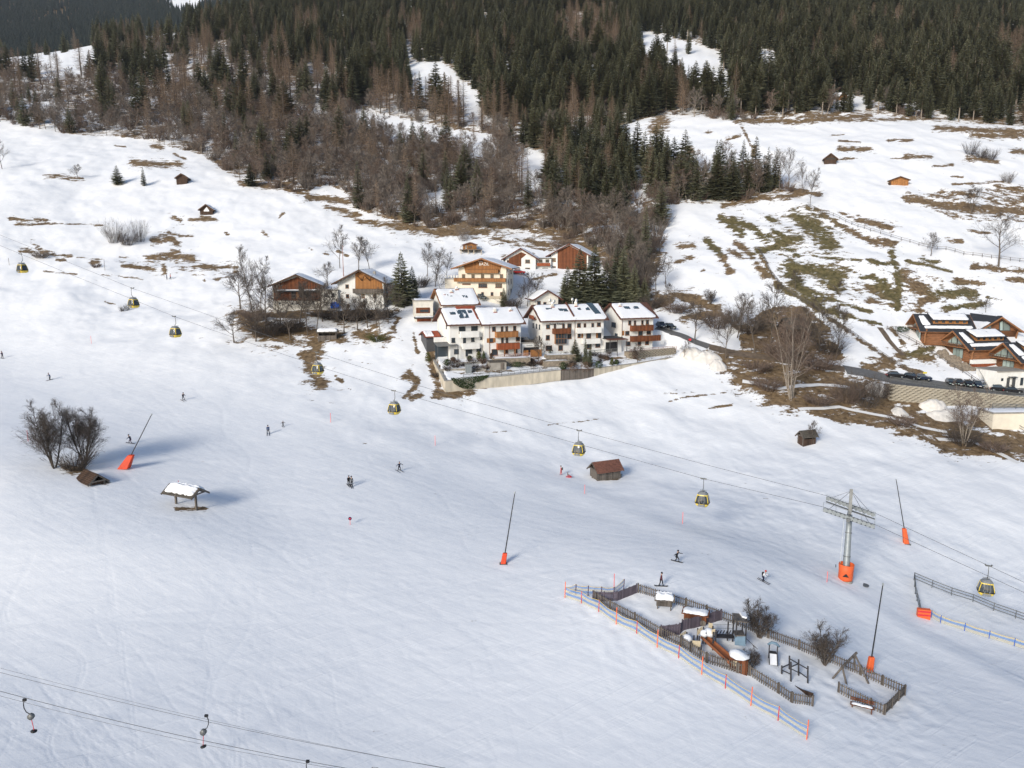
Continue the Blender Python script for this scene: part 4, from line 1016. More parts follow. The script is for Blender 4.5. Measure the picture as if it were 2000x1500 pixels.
r_, w, h = flat_block('white_building', 'white flat building with sloping parapet below the log chalets', (1945,757), 2060, 727, 185, 8, 7, 'plaster', 'building', snow=False)
mb = MB(); mb.extrude([(-5.2,h+0.9),(0.0,h+0.2),(0.0,-2.0),(-0.4,-2.0)],-0.1,0.4,'y'); mb.build('sloping_parapet', MT['plaster'], r_)
face(r_,1.2,1.8,h*0.42,h*0.60,'glass'); face(r_,2.8,3.6,0,h*0.62,'frame_grey','door'); face(r_,4.3,5.2,0,h*0.62,'frame_grey','door'); face(r_,6.6,7.4,h*0.1,h*0.6,'glass'); MB().box(3.0,5.0,-1.0,-0.06,h*0.66,h*0.70).build('canopy', MT['frame_grey'], r_)
# ---- huts ---------------------------------------------------------------------
def hay_hut(label, u, v, wpx, hpx, rise, rz, depth, ridge='y', wall='dark_wood', roof='shingle', snow=False, **kw):
    p = hit(u, v); D = FPX / ppm(p)
    c_, s_ = math.cos(R(rz)), math.sin(R(rz))
    return House('hay_hut', label, (u - wpx/2, v), u + wpx/2, v - hpx, D, rz, depth, rise, ridge, wall=wall, cat='hut', oe=0.6, og=0.6, roof=roof, boards='beam', snow=snow, below=1.0, **kw)
h1 = hay_hut('dark hay hut with plain gable on the upper left meadow beside two small spruces', 355.5, 361, 21, 14, 1.5, 12, 5)
h1.bar(352,349,359,361,'dark_wood',0.003,0.09,name='door')
h2 = hay_hut('dark hay hut with open bright gable on the left meadow, the lower of two', 403.5, 421, 25, 12, 1.7, 10, 5, snow=True)
h2.panel([(398,411),(403.5,404),(408.5,411),(408.5,413),(398,413)],'snow',0.05,name='gable_opening')
h3 = hay_hut('dark log hut with open loft on the upper right meadow', 1621.5, 319, 24, 9, 1.9, -18, 5.5)
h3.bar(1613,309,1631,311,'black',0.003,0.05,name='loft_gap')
h4 = hay_hut('bright orange new hut with low roof on the right meadow', 1757, 361, 34, 9, 1.2, -12, 6, wall='orange_wood')
h4.bar(1749,353,1752,361,'orange_wood',0.003,0.09,name='door')
MB().box(-0.9,-0.1,-0.3,1.0,-0.2,0.8).build('wood_pile', MT['dark_wood'], h4.root)
h5 = hay_hut('small orange cabin on the snowy crest at the far upper left', 146, 89, 11, 5, 1.6, 0, 5, wall='orange_wood', roof='roof_brown')
h6 = hay_hut('dark cabin with snowy roof hidden among the upper left larches', 664, 196, 12, 8, 2.0, 5, 6, snow=True)
h7 = hay_hut('tiny dark hut in the upper forest clearing', 1286, 98, 9, 4, 1.5, 5, 5, wall='dark_wood')
h8 = hay_hut('cabin with bright gable and snowy roof at the upper right forest edge', 1646, 196, 14, 8, 2.4, 10, 6, wall='tan_wood', roof='roof_grey', snow=True)

def shelter(name, label, u, v, rz, L, W, H, rise, roof='shingle', snow=False, posts=(), wall=None, wall_h=1.2, cat='shelter', over=0.5, tilt=0.0):
    p = hit(u, v); r_ = empty(name, p, R(rz), label, cat); r_.rotation_euler = (0, R(tilt), R(rz))
    k = rise / (W/2); oe = over
    for sg in (-1, 1):
        prof = [(sg*(W/2+oe), H-oe*k), (0, H+rise), (0, H+rise+0.14), (sg*(W/2+oe), H-oe*k+0.14)]
        n = 7
        for j in range(n):     # lapped courses of shingles
            f0, f1 = j/n, (j+1)/n
            y0, y1 = sg*(W/2+oe)*(1-f0), sg*(W/2+oe)*(1-f1); z0 = H-oe*k+(rise+oe*k)*f0; z1 = H-oe*k+(rise+oe*k)*f1
            MB().extrude([(y0,z0),(y1,z1),(y1,z1+0.08),(y0,z0+0.15)],-L/2-0.4,L/2+0.4,'x').build('shingle_course', MT[roof], r_)
        if snow:
            c = [(-L/2-0.25,sg*(W/2+oe-0.25),H-(oe-0.25)*k+0.15),(L/2+0.25,sg*(W/2+oe-0.25),H-(oe-0.25)*k+0.15),(L/2+0.25,0,H+rise+0.14),(-L/2-0.25,0,H+rise+0.14)]
            if sg > 0: c = [c[1],c[0],c[3],c[2]]
            snow_sheet(*c, thick=0.38, seed=int(u)+sg, ragged=0.2).build('roof_snow', MT['snow'], r_)
    for x in (-L/2-0.38, L/2+0.38):
        mb = MB()
        for sg in (-1, 1): mb.beam((x,sg*(W/2+oe),H-oe*k-0.06),(x,0,H+rise-0.06),0.12,0.22)
        mb.beam((x,-W/2,H-0.05),(x,W/2,H-0.05),0.14,0.18); mb.build('gable_truss', MT['grey_wood'], r_)
    for sg in (-1, 1): MB().box(-L/2-0.3,L/2+0.3,sg*W/2-0.09,sg*W/2+0.09,H-0.2,H-0.02).build('purlin', MT['grey_wood'], r_)
    for x, y_ in posts: MB().box(x-0.13,x+0.13,y_-0.13,y_+0.13,-0.8,H-0.21 if abs(y_)>0.05 else H+rise-0.2).build('post', MT['grey_wood'], r_)
    if wall:
        n = int(L/0.32)
        for j in range(n):
            x0 = -L/2 + L*j/n; b_ = MB().box(x0+0.01,x0+L/n-0.02,-W/2-0.04,-W/2+0.03,-0.4,wall_h*(0.96+0.08*((j*7)%5)/5)).build('plank', MT[wall], r_)
        MB().box(-L/2,L/2,W/2-0.03,W/2+0.03,-0.4,H-0.21).build('back_wall', MT[wall], r_)
        for x in (-L/2, L/2-0.06): MB().box(x,x+0.06,-W/2+0.04,W/2-0.04,-0.4,H-0.25).build('side_wall', MT[wall], r_)
    return r_
shelter('trough_hut', 'brown tiled hut with grey plank side in the middle of the snowfield', 1182, 932, 24, 5.0, 2.6, 2.1, 1.1, 'hut_tiles', False, ((-2.4,-1.25),(2.4,-1.25),(-2.4,1.25),(2.4,1.25)), 'grey_wood', 1.35, 'hut', 0.7)
shelter('open_shelter', 'open wooden shelter on two posts with thick snow on its roof', 364, 990, -24, 5.2, 2.0, 2.55, 0.65, 'shingle', True, ((-2.0,0.0),(2.0,0.0)), None, cat='shelter', over=0.7)
shelter('sunken_shed', 'old dark shed sunk into the snow under the two bare trees at left', 180, 939, -38, 3.8, 2.2, 0.45, 0.95, 'dark_wood', False, ((-1.8,-1.0),(1.8,-1.0),(1.8,1.0)), 'dark_wood', 0.4, 'shed', 0.5)
shelter('field_shelter', 'low snow covered shelter below the orchard of the farm', 640, 662, 9, 4.6, 2.4, 1.9, 0.5, 'shingle', True, ((-2.2,-1.1),(2.2,-1.1),(-2.2,1.1),(2.2,1.1)), 'grey_wood', 1.0, 'shelter', 0.4)
shelter('small_hut', 'tiny grey shingled hut beside a small bare tree on the lower snowfield', 1575, 866, 18, 3.2, 1.8, 2.0, 0.9, 'shingle', False, ((-1.5,-0.8),(1.5,-0.8),(1.5,0.8),(-1.5,0.8)), 'dark_wood', 1.2, 'hut', 0.45)
shelter('tree_hut', 'dark wooden hut half hidden by bare trees on the brown mound', 1548, 664, 4, 5.8, 4.5, 4.0, 2.0, 'shingle', False, ((-2.8,-2.2),(2.8,-2.2),(-2.8,2.2),(2.8,2.2)), 'dark_wood', 3.6, 'hut', 0.9)
# ------------------------------------------------------------------ gondola lift
def rope_D(u): return 1.0 / (0.00625 + (u - 257) * 2.07e-6)
UP = [(-60,435),(133,512),(261,564),(490,644),(591,679),(687,711),(850,763),(1131,841),(1380,908),(1614,968),(1709,1002),(1931,1105),(2120,1193)]
LO = [(-60,455),(150,541),(245,579),(340,618),(430,650),(583,702),(633,719),(769,763),(855,789),(1100,859),(1374,935),(1608,990),(1708,1024),(2000,1157),(2120,1212)]
def on_rope(line, u, near):
    for (a, b), (c, d) in zip(line[:-1], line[1:]):
        if a <= u <= c:
            v = b + (d - b) * (u - a) / (c - a); return at(u, v, rope_D(u) - (5.2 if near else 0))
def rope(name, label, line, near):
    pts = []
    for (a, b), (c, d) in zip(line[:-1], line[1:]):
        for k in range(6): pts.append(on_rope(line, a + (c - a) * k / 6, near))
    pts.append(on_rope(line, line[-1][0], near))
    o = MB().tube(pts, 0.031, 5).build(name, MT['steel_line']); tag(o, label, 'cable'); return o
rope('haul_rope', 'grey steel gondola rope, the farther and higher of the two', UP, False)
rope('haul_rope', 'grey steel gondola rope, the nearer and lower of the two', LO, True)
MT['cab_yellow'] = mat('cabin_yellow', (0.74, 0.55, 0.07), 0.35, 0.05, 1, spec=0.5)
MT['cab_grey'] = mat('cabin_grey', (0.20, 0.21, 0.22), 0.4, 0.08, 1)
MT['cab_glass'] = glassmat('cabin_glass', (0.035, 0.042, 0.048), 0.1)
RX = (at(1931, 1105, rope_D(1931)) - at(261, 564, rope_D(261))); ROPE_YAW = math.atan2(RX.y, RX.x)
def ringset(z):
    # half sizes of the cabin at a height (0 = roof top, -2.35 = floor)
    ks = [(0.0,0.42,0.40),(-0.12,0.62,0.58),(-0.35,0.78,0.74),(-1.0,0.98,0.93),(-1.6,1.10,1.03),(-1.8,1.10,1.03),(-2.1,1.00,0.95),(-2.35,0.78,0.74)]
    for (z0,a0,b0),(z1,a1,b1) in zip(ks[:-1],ks[1:]):
        if z1 <= z <= z0:
            f = (z - z0)/(z1 - z0); return a0+(a1-a0)*f, b0+(b1-b0)*f
    return ks[-1][1:]
def shell_pt(z, ang, out=0.0):
    a, b = ringset(z); c, s = math.cos(ang), math.sin(ang); e = 0.55
    return Vector(((a+out)*math.copysign(abs(c)**e, c), (b+out)*math.copysign(abs(s)**e, s), z))
def shell(zs, out=0.0, n=28, cap=None):
    mb = MB(); mb.smooth = True
    vs_ = [shell_pt(z, 6.2832*j/n, out) for z in zs for j in range(n)]
    fs_ = [(i*n+j, (i+1)*n+j, (i+1)*n+(j+1)%n, i*n+(j+1)%n) for i in range(len(zs)-1) for j in range(n)]
    if cap in ('top','both'): fs_.append(tuple(range(n)))
    if cap in ('bottom','both'): fs_.append(tuple((len(zs)-1)*n + j for j in range(n-1,-1,-1)))
    return mb.add(vs_, fs_)
HANG = 2.15
def make_cabin():
    r_ = empty('gondola_cabin', (0,0,0))
    Z = lambda o: setattr(o, 'location', (0,0,-HANG)) or o
    b = Z(shell([-1.76,-1.95,-2.1,-2.25,-2.35],0.0,cap='bottom').build('lower_body', MT['cab_yellow'], r_))
    Z(shell([-1.60,-1.66,-1.74,-1.78],0.05).build('bumper', MT['black'], r_))
    g = Z(shell([-0.33,-0.7,-1.1,-1.4,-1.64],0.0).build('window_glass', MT['cab_glass'], r_))
    Z(shell([0.0,-0.06,-0.12,-0.24,-0.36],0.01,cap='top').build('roof', MT['cab_grey'], r_))
    Z(shell([-0.36,-0.44,-0.50],0.025).build('upper_frame', MT['cab_yellow'], r_))
    for ang in (0.62, math.pi-0.62, math.pi+0.62, -0.62):
        Z(MB().tube([shell_pt(-0.36-1.3*k/6, ang, 0.005) for k in range(7)], 0.055, 6).build('corner_post', MT['cab_yellow'], r_))
    for sg in (-1, 1):
        a0 = sg*math.pi/2
        mb = MB(); 
        for d_ in (-0.20, 0.0, 0.20): mb.tube([shell_pt(-0.42-1.24*k/6, a0+d_, 0.02) for k in range(7)], 0.035, 5)
        Z(mb.build('door_frame', MT['cab_grey'], r_))
        rk = MB(); rk.box(-0.55,0.55,sg*1.02-0.06,sg*1.02+0.10,-2.20,-1.86); Z(rk.build('ski_rack', MT['cab_grey'], r_))
        for x in (-0.3, 0.3): rk2 = MB(); rk2.box(x-0.03,x+0.03,sg*1.15-0.03,sg*1.15+0.03,-2.15,-1.4); Z(rk2.build('ski_holder', MT['steel'], r_))
    seat = MB(); seat.box(-0.75,-0.45,-0.75,0.75,-1.75,-1.3); seat.box(0.45,0.75,-0.75,0.75,-1.75,-1.3); Z(seat.build('bench', MT['black'], r_))
    MB().tube([(0,0,-HANG+0.02),(0.0,0,-HANG+0.25),(0.0,-0.32,-HANG+0.6),(0,-0.32,-0.5),(0,-0.12,-0.12),(0,0,0)],[0.07,0.07,0.06,0.05,0.05,0.05],7).build('hanger', MT['steel_dark'], r_)
    gp = MB(); gp.box(-0.42,0.42,-0.09,0.09,-0.10,0.09); gp.tube([(-0.42,0,0.06),(-0.42,0.18,0.10)],0.10,8); gp.tube([(0.42,0,0.06),(0.42,0.18,0.10)],0.10,8); gp.build('grip', MT['steel_dark'], r_)
    rl = MB(); rl.box(-0.5,0.5,-0.52,-0.47,-HANG+0.02,-HANG+0.12); rl.box(-0.5,0.5,0.47,0.52,-HANG+0.02,-HANG+0.12); rl.build('roof_rail', MT['cab_grey'], r_)
    return r_
proto = make_cabin()
cabs = [(40,LO,True,'leftmost yellow gondola cabin above the bare patches of the left meadow'),(258,UP,False,'second yellow gondola cabin from the left, above a pair of tiny shrubs'),
        (340,LO,True,'third yellow gondola cabin from the left, over white snow'),(619,UP,False,'yellow gondola cabin in front of the long brown grass strip'),
        (769,LO,True,'yellow gondola cabin left of the garden wall corner'),(1131,UP,False,'yellow gondola cabin above the brown tiled hut'),
        (1374,LO,True,'gondola cabin nearest the lift tower on its left side'),(1931,UP,False,'gondola cabin at the right edge above the rail fence')]
for i, (u, line, near, lb) in enumerate(cabs):
    o = proto if i == 0 else copy_tree(proto)
    o.location = on_rope(line, u, near); o.scale = (0.94, 0.94, 0.94); o.rotation_euler = (0, 0, ROPE_YAW + (math.pi if near else 0))
    tag(o, lb, 'gondola', 'gondola cabins on the lift')
# ---- tower
tb = hit(1651, 1133); tu = on_rope(UP, 1662, False); tl = on_rope(LO, 1657, True)
yaw = ROPE_YAW
tw = empty('lift_tower', tb, 0, 'grey steel gondola lift tower with orange padding round its foot', 'lift tower')
cu = (tu + tl) / 2 - tb
topz = cu.z + 3.1
off = Vector((cu.x, cu.y, 0))
def T(f): return Vector((off.x*f, off.y*f, topz*f))
mb = MB(); mb.smooth = True; mb.tube([T(-0.05),T(0.0),T(0.25),T(0.5),T(0.72)],[0.54,0.52,0.46,0.40,0.36],16); mb.build('shaft', MT['steel'], tw)
for f in (0.26,0.52): mb = MB(); mb.tube([T(f-0.004),T(f+0.004)],[0.52-0.14*f/0.72+0.04]*2,16); mb.build('flange', MT['steel_dark'], tw)
MB().beam(T(0.70),T(1.0),0.42,0.5).build('mast', MT['steel_dark'], tw)
ax = Vector((math.cos(yaw),math.sin(yaw),0)); sd = Vector((-math.sin(yaw),math.cos(yaw),0))
U0, L0 = tu - tb, tl - tb
MB().beam(U0+Vector((0,0,-0.55))+sd*0.6,L0+Vector((0,0,-0.55))-sd*0.6,0.5,0.45).build('crossarm', MT['steel_dark'], tw)
for P_, line, near, nm in ((U0,UP,False,'upper'),(L0,LO,True,'lower')):
    e0, e1 = on_rope(line, 1614 if not near else 1608, near) - tb, on_rope(line, 1709, near) - tb
    bm = MB(); q = [e0.lerp(e1, k/12) + Vector((0,0,-0.35 + 0.25*(1-abs(k/6-1)))) for k in range(13)]
    for k in range(12): bm.beam(q[k],q[k+1],0.16,0.26)
    sb = bm.build('sheave_beam', MT['steel_dark'], tw)
    for g0, g1 in ((0.02,0.30),(0.34,0.64),(0.68,0.98)):
        MB().beam(e0.lerp(e1,g0)+Vector((0,0,-0.20)),e0.lerp(e1,g1)+Vector((0,0,-0.20)),0.34,0.18).build('rocker', MT['steel_dark'], sb)
    for k in range(12):
        c_ = e0.lerp(e1,(k+0.5)/12) + Vector((0,0,-0.30))
        c_ = c_ - sd*0.16; w_ = MB(); w_.tube([c_-sd*0.09,c_+sd*0.09],0.30,14); w_.build('sheave', MT['steel'], sb)
    # catwalk with rail
    s_ = -1 if near else 1
    cw = MB(); cw.beam(e0+Vector((0,0,-0.75))+sd*0.55*(-s_),e1+Vector((0,0,-0.75))+sd*0.55*(-s_),0.55,0.06); cw = cw.build('catwalk', MT['steel_dark'], tw)
    rl = MB(); 
    for k in range(5): p_ = e0.lerp(e1,k/4)+Vector((0,0,-0.7))+sd*0.8*(-s_); rl.beam(p_,p_+Vector((0,0,1.1)),0.04)
    rl.beam(e0+Vector((0,0,0.4))+sd*0.8*(-s_),e1+Vector((0,0,0.4))+sd*0.8*(-s_),0.04); rl.build('handrail', MT['steel'], cw)
    for g in (0.12,0.88): MB().beam(T(0.98),e0.lerp(e1,g),0.04).build('stay', MT['steel_line'], tw)
lad = MB()
side_ = -ax*0.85
for s_ in (-0.2,0.2): lad.beam(side_+sd*s_+Vector((0,0,1.0)),off*0.7+side_*0.8+sd*s_+Vector((0,0,topz*0.7)),0.045)
for k in range(26): p_ = (side_+Vector((0,0,1.0))).lerp(off*0.7+side_*0.8+Vector((0,0,topz*0.7)),k/26); lad.beam(p_-sd*0.2,p_+sd*0.2,0.035)
lad.build('ladder', MT['steel'], tw)
pad = MB(); pad.smooth = True
pad.tube([(0,0,0.05),(0,0,0.4),(0,0,1.4),(0,0,2.45)],[0.92,0.98,0.98,1.05],10,cap=False); pd = pad.build('padding', MT['orange_pad'], tw); pd.rotation_euler=(0,0,0.3)
md = pd.modifiers.new('thickness','SOLIDIFY'); md.thickness = 0.12
MB().tube([(0,0,-0.6),(0,0,0.12)],0.95,14).build('footing', MT['grey_concrete'], tw)
fc = -Vector((tb.x,tb.y,0)).normalized(); an = math.atan2(fc.y,fc.x)
lg = MB(); sx_ = Vector((-math.sin(an),math.cos(an),0)); c_ = fc*1.10 + Vector((0,0,1.1))
lg.add([c_-sx_*0.42+Vector((0,0,-0.22)),c_+sx_*0.42+Vector((0,0,-0.22)),c_+sx_*0.05+Vector((0,0,0.28)),c_-sx_*0.12+Vector((0,0,0.12))],[(0,1,2,3)])
lg.build('emblem', MT['black'], tw)
tag(MB().tube([hit(1688,1143)+Vector((0,0,-0.05)),hit(1688,1143)+Vector((0,0,0.06))],0.62,18).build('manhole_cover', MT['steel_dark']), 'dark round cover lying on the snow right of the lift tower', 'cover')
# ------------------------------------------------------------------ drag lift in the foreground
def flat_rope(label, a, b, D0, D1, r=0.02):
    p, q = at(*a, D0), at(*b, D1); pts = [p.lerp(q, k/14) + Vector((0,0,-0.5*(1-(k/7-1)**2))) for k in range(15)]
    tag(MB().tube(pts, r, 5).build('drag_rope', MT['steel_line']), label, 'cable'); return p, q
DR = {}
for k, (a, b, lb, r) in enumerate((((-40,1294),(880,1503),'thin drag lift rope, topmost of the four in the lower left corner',0.012),((-40,1303),(870,1500),'drag lift rope, second from the top in the lower left corner',0.018),
        ((-40,1339),(720,1508),'drag lift rope, third from the top in the lower left corner',0.024),((-40,1348),(660,1502),'thin drag lift rope, lowest of the four in the lower left corner',0.014))):
    flat_rope(lb, a, b, 63.0 - k*0.8, 63.0 - k*0.8, r)
def tbar(label, u, v, D, flip=1):
    P_ = at(u, v, D); r_ = empty('drag_bar', P_, 0, label, 'drag bar', 'drag lift bars')
    MB().tube([(0.05*flip,0,0.10),(0,0,0),(-0.14*flip,0,-0.35),(-0.13*flip,0,-0.75),(0.02*flip,0,-1.12),(0.30*flip,0,-1.30)],0.038,6).build('curved_arm', MT['black'], r_)
    MB().box(-0.14,0.14,-0.08,0.08,-0.10,0.10).build('clamp', MT['black'], r_)
    bx = MB(); bx.smooth=True; bx.tube([(0.36*flip,-0.13,-1.52),(0.36*flip,0.13,-1.52)],0.26,16); bx.build('spring_box', MT['steel_dark'], r_)
    MB().tube([(0.36*flip,0,-1.70),(0.42*flip,0,-2.2),(0.47*flip,0,-2.75)],0.028,6).build('pull_rod', MT['pole_red'], r_)
    dk = MB(); dk.smooth=True; dk.tube([(0.44*flip,0,-2.90),(0.45*flip,0,-2.84),(0.46*flip,0,-2.76)],[0.24,0.26,0.05],14); dk.build('seat_disc', MT['black'], r_)
    return r_
tbar('drag lift bar with disc hanging near the left edge', 48, 1367, 61.5)
tbar('drag lift bar with disc hanging from the upper rope right of the first', 403, 1398, 62.3, -1)
tbar('drag lift bar cut off by the bottom edge of the picture', 601, 1487, 61.2)
# ------------------------------------------------------------------ snow lances
def lance(label, base, top, D_off, pad, kind):
    b = hit(*base); D = FPX / ppm(b); t = at(*top, D + D_off) - b
    r_ = empty('snow_lance', b, 0, label, 'snow lance', 'snow making lances')
    MB().tube([t*0.02, t*0.97], [0.085, 0.06], 8).build('pole', MT['black'], r_)
    MB().tube([t*0.97, t*0.985, t], [0.10, 0.11, 0.06], 8).build('nozzle_head', MT['steel'], r_)
    p0 = t*pad[0]; p1 = t*pad[1]; w0, w1 = pad[2], pad[3]
    vs_ = []; 
    for p_, w_ in ((p0,w0),(p1,w1)):
        for a_, c_ in ((-1,-1),(1,-1),(1,1),(-1,1)): vs_.append(p_ + Vector((a_*w_ + (pad[4] if p_ is p0 else 0), c_*w_*0.8, 0)))
    mb = MB(); mb.add(vs_, [(3,2,1,0),(4,5,6,7),(0,1,5,4),(1,2,6,5),(2,3,7,6),(3,0,4,7)])
    o = mb.build('padding', MT[kind], r_); md = o.modifiers.new('soft','BEVEL'); md.width = 0.12; md.segments = 3
    MB().box(-0.5,0.5,-0.4,0.4,-0.4,0.06).build('base', MT['steel_dark'], r_)
lance('leaning snow lance with orange red wedge pad beside the bare trees at left', (243,915), (297,808), 0, (0.0,0.25,0.85,0.45,-0.1), 'orange_red')
lance('upright snow lance with narrow orange pad in the middle of the run', (983,1101), (1006,960), 0, (0.0,0.15,0.36,0.30,0), 'orange_red')
lance('snow lance with orange wedge pad right of the lift tower', (1771,1062), (1750,935), 0, (0.0,0.24,0.42,0.30,-0.1), 'orange_pad')
lance('snow lance with orange pad behind the playground fence', (1698,1312), (1725,1138), 0, (0.0,0.17,0.34,0.30,0), 'orange_pad')
# ------------------------------------------------------------------ marker poles, nets and fences
def vpole(name, label, cat, u, v, hpx, m, r=0.035, group=None, lean=0.0):
    b = hit(u, v); h = hpx / ppm(b)
    o = MB().tube([(0,0,-0.3),(lean*h*0.5,0,h*0.5),(lean*h,0,h)], r, 6).build(name, MT[m]); o.location = b
    return tag(o, label, cat, group)
for u, v, h, lb in ((178.5,671,15,'thin pink marker pole on the upper left run below the second gondola'),(646,825,19,'thin pink marker pole left of the gondola near the garden wall'),(850,870,20,'faint pink marker pole in the middle above the run edge'),
     (1142,964,18,'thin pink marker pole below the brown tiled hut'),(1333,1023,24,'thin pink marker pole below the gondola nearest the tower'),(1199,1160,42,'tall pink marker pole behind the start of the net fence'),
     (1615,1137,22,'pink marker pole left of the lift tower foot'),(55,862,22,'red marker pole seen through the left bare tree'),(349,950,12,'red marker pole behind the snowy open shelter'),(1632,1108,6,'short dark stake left of the lift tower')):
    vpole('marker_pole', lb, 'pole', u, v, h, 'pole_pink' if 'pink' in lb else ('pole_red' if 'red' in lb else 'black'), 0.045)
b = hit(684,1025); sg_ = empty('piste_sign', b, 0, 'round purple sign on a pink pole in the middle of the run', 'sign')
MB().tube([(0,0,-0.3),(0,0,0.75)],0.035,6).build('pole', MT['pole_pink'], sg_)
MT['purple'] = mat('sign_purple',(0.06,0.015,0.06),0.5,0.05); dk = MB(); dk.tube([(0,-0.03,0.95),(0,0.03,0.95)],0.26,18); dk.build('disc', MT['purple'], sg_)
dk = MB(); dk.tube([(0,-0.045,0.95),(0,-0.031,0.95)],0.11,14); dk.build('red_mark', MT['pole_red'], sg_)

MT['net_blue'] = mat('blue_netting', (0.14,0.26,0.52), 0.7, 0.1, 4, alpha=0.55)
MT['net_cream'] = mat('cream_netting', (0.66,0.58,0.36), 0.7, 0.1, 4, alpha=0.40)
MT['net_yellow'] = mat('yellow_cord', (0.70,0.48,0.08), 0.7, 0.1, 4)
def ground_line(pts, step=1.0):
    P_ = [hit(*p) for p in pts]; out = []
    for a, b in zip(P_[:-1], P_[1:]):
        n = max(1, int((b-a).length/step))
        for k in range(n):
            q = a.lerp(b, k/n); out.append(Vector((q.x,q.y,gz(q.x,q.y))))
    out.append(P_[-1]); return out
def net_fence(label, pts, hgt, bands, polem, tall=(), cat='safety net', sag=0.12):
    r_ = empty('safety_net', hit(*pts[0]), 0, label, cat); O = r_.location.copy()
    P_ = [hit(*p) - O for p in pts]
    n = 8
    for bi, (f0, f1, m) in enumerate(bands):
        mb = MB()
        for a, b in zip(P_[:-1], P_[1:]):
            for k in range(n):
                q0, q1 = a.lerp(b, k/n), a.lerp(b, (k+1)/n)
                def z(q, kk, f): return gz(q.x+O.x, q.y+O.y) - O.z + 0.08 + hgt*f*(1 - sag*4*(kk/n)*(1-kk/n)*f)
                mb.add([(q0.x,q0.y,z(q0,k,f0)),(q1.x,q1.y,z(q1,k+1,f0)),(q1.x,q1.y,z(q1,k+1,f1)),(q0.x,q0.y,z(q0,k,f1))],[(0,1,2,3)])
        mb.build('net_band', MT[m], r_)
    mb = MB()
    for a, b in zip(P_[:-1], P_[1:]): mb.tube([Vector((a.lerp(b,k/n).x,a.lerp(b,k/n).y,gz(a.lerp(b,k/n).x+O.x,a.lerp(b,k/n).y+O.y)-O.z+0.08+hgt*(1-sag*4*(k/n)*(1-k/n)))) for k in range(n+1)],0.025,4)
    mb.build('top_cord', MT['net_yellow'], r_)
    for i, p in enumerate(P_):
        h = hgt*1.12*(1.35 if i in tall else 1.0)
        MB().tube([p+Vector((0,-0.03,-0.3)),p+Vector((0.06,-0.03,h))],0.05,7).build('pole', MT[polem if i not in tall else 'pole_orange'], r_)
BANDS = ((0.0,0.22,'net_cream'),(0.22,0.46,'net_blue'),(0.46,0.72,'net_cream'),(0.72,1.0,'net_blue'))
net_fence('blue and cream safety net on red poles running along the playground', [(1103,1167),(1135,1178),(1169,1195),(1203,1219),(1243,1237),(1283,1264),(1325,1285),(1370,1317),(1416,1344),(1466,1378),(1519,1407),(1575,1444)], 1.35, BANDS, 'pole_red', (0,3,5,7,9,11))
net_fence('short blue and cream net behind the upper corner of the playground', [(1103,1166),(1124,1161),(1148,1164),(1174,1166),(1198,1167),(1218,1151)], 1.2, BANDS[1:], 'purple')
net_fence('pale net on blue poles at the right edge below the rail fence', [(1818,1206),(1836,1217),(1883,1232),(1931,1247),(1980,1262),(2040,1280)], 1.0, ((0.0,0.45,'net_cream'),(0.45,0.8,'net_blue'),(0.8,1.0,'net_cream')), 'pole_blue')
ob = hit(1803,1206); bx = empty('padded_barrier', ob, R(-12), 'orange striped padded barrier at the foot of the rail fence', 'barrier')
MB().box(-0.8,0.8,-0.3,0.3,-0.2,1.25).build('pad', MT['orange_pad'], bx)
for z in (0.35,0.85): MB().box(-0.81,0.81,-0.31,-0.302,z,z+0.22).build('stripe', MT['pole_red'], bx)

def rail_fence(label, pts, hgt=1.25, rails=(0.35,0.7,1.0), step=2.6, m='grey_wood', pr=0.09, rr=0.05, cat='fence', name='rail_fence', drop=0.0):
    L_ = ground_line(pts, step); O = L_[0].copy()
    r_ = empty(name, O, 0, label, cat)
    me_ = MB().tube([(0,0,-0.5),(0,0,hgt)],pr,6).mesh('post'); me_.materials.append(MT[m])
    for p in L_: link('post', me_, None, r_, p-O, (random.Random(int(p.x*10)).uniform(-0.05,0.05),random.Random(int(p.y*10)).uniform(-0.05,0.05),0))
    for f in rails:
        mb = MB()
        for a, b in zip(L_[:-1], L_[1:]): mb.beam(a-O+Vector((0,-pr,hgt*f-0.05)), b-O+Vector((0,-pr,hgt*f-0.05)), rr, rr*1.8)
        mb.build('rail', MT[m], r_)
    return r_
rail_fence('brown wooden rail fence crossing the upper right meadow to the big bare tree', [(1578,404),(1640,428),(1700,452),(1760,470),(1830,488),(1900,500),(2010,514)], 1.2, (0.45,0.95), 2.6)
rail_fence('brown rail fence winding down the right slope to the parked cars', [(1480,488),(1500,525),(1525,562),(1590,602),(1660,652),(1740,708),(1806,744)], 1.2, (0.4,0.75,1.0), 2.5)
rail_fence('grey rail fence beside the stone bank below the log chalets', [(1732,644),(1775,664),(1835,700),(1880,728),(1915,752)], 1.1, (0.45,0.95), 2.4)
rail_fence('grey rail fence above the parked cars at the right', [(1892,748),(1930,753),(1975,760)], 1.1, (0.5,0.95), 2.0)
rail_fence('dark grey rail fence at the right edge above the padded barrier', [(1785,1133),(1820,1148),(1858,1163),(1900,1176),(1940,1193),(1983,1208),(2040,1228)], 1.25, (0.3,0.65,0.98), 2.7, 'steel_dark', 0.06, 0.06)
rail_fence('short dark rail fence running down to the orange barrier', [(1785,1133),(1787,1160),(1794,1188),(1797,1203)], 1.25, (0.3,0.65,0.98), 1.8, 'steel_dark', 0.06, 0.06)
rail_fence('rail fence along the lower right bank of brown grass', [(1928,795),(1960,820),(2005,848)], 1.1, (0.45,0.95), 2.0)
rail_fence('old rail fence along the path below the hillside hut', [(1450,683),(1520,700),(1600,722)], 1.0, (0.5,0.95), 2.2)

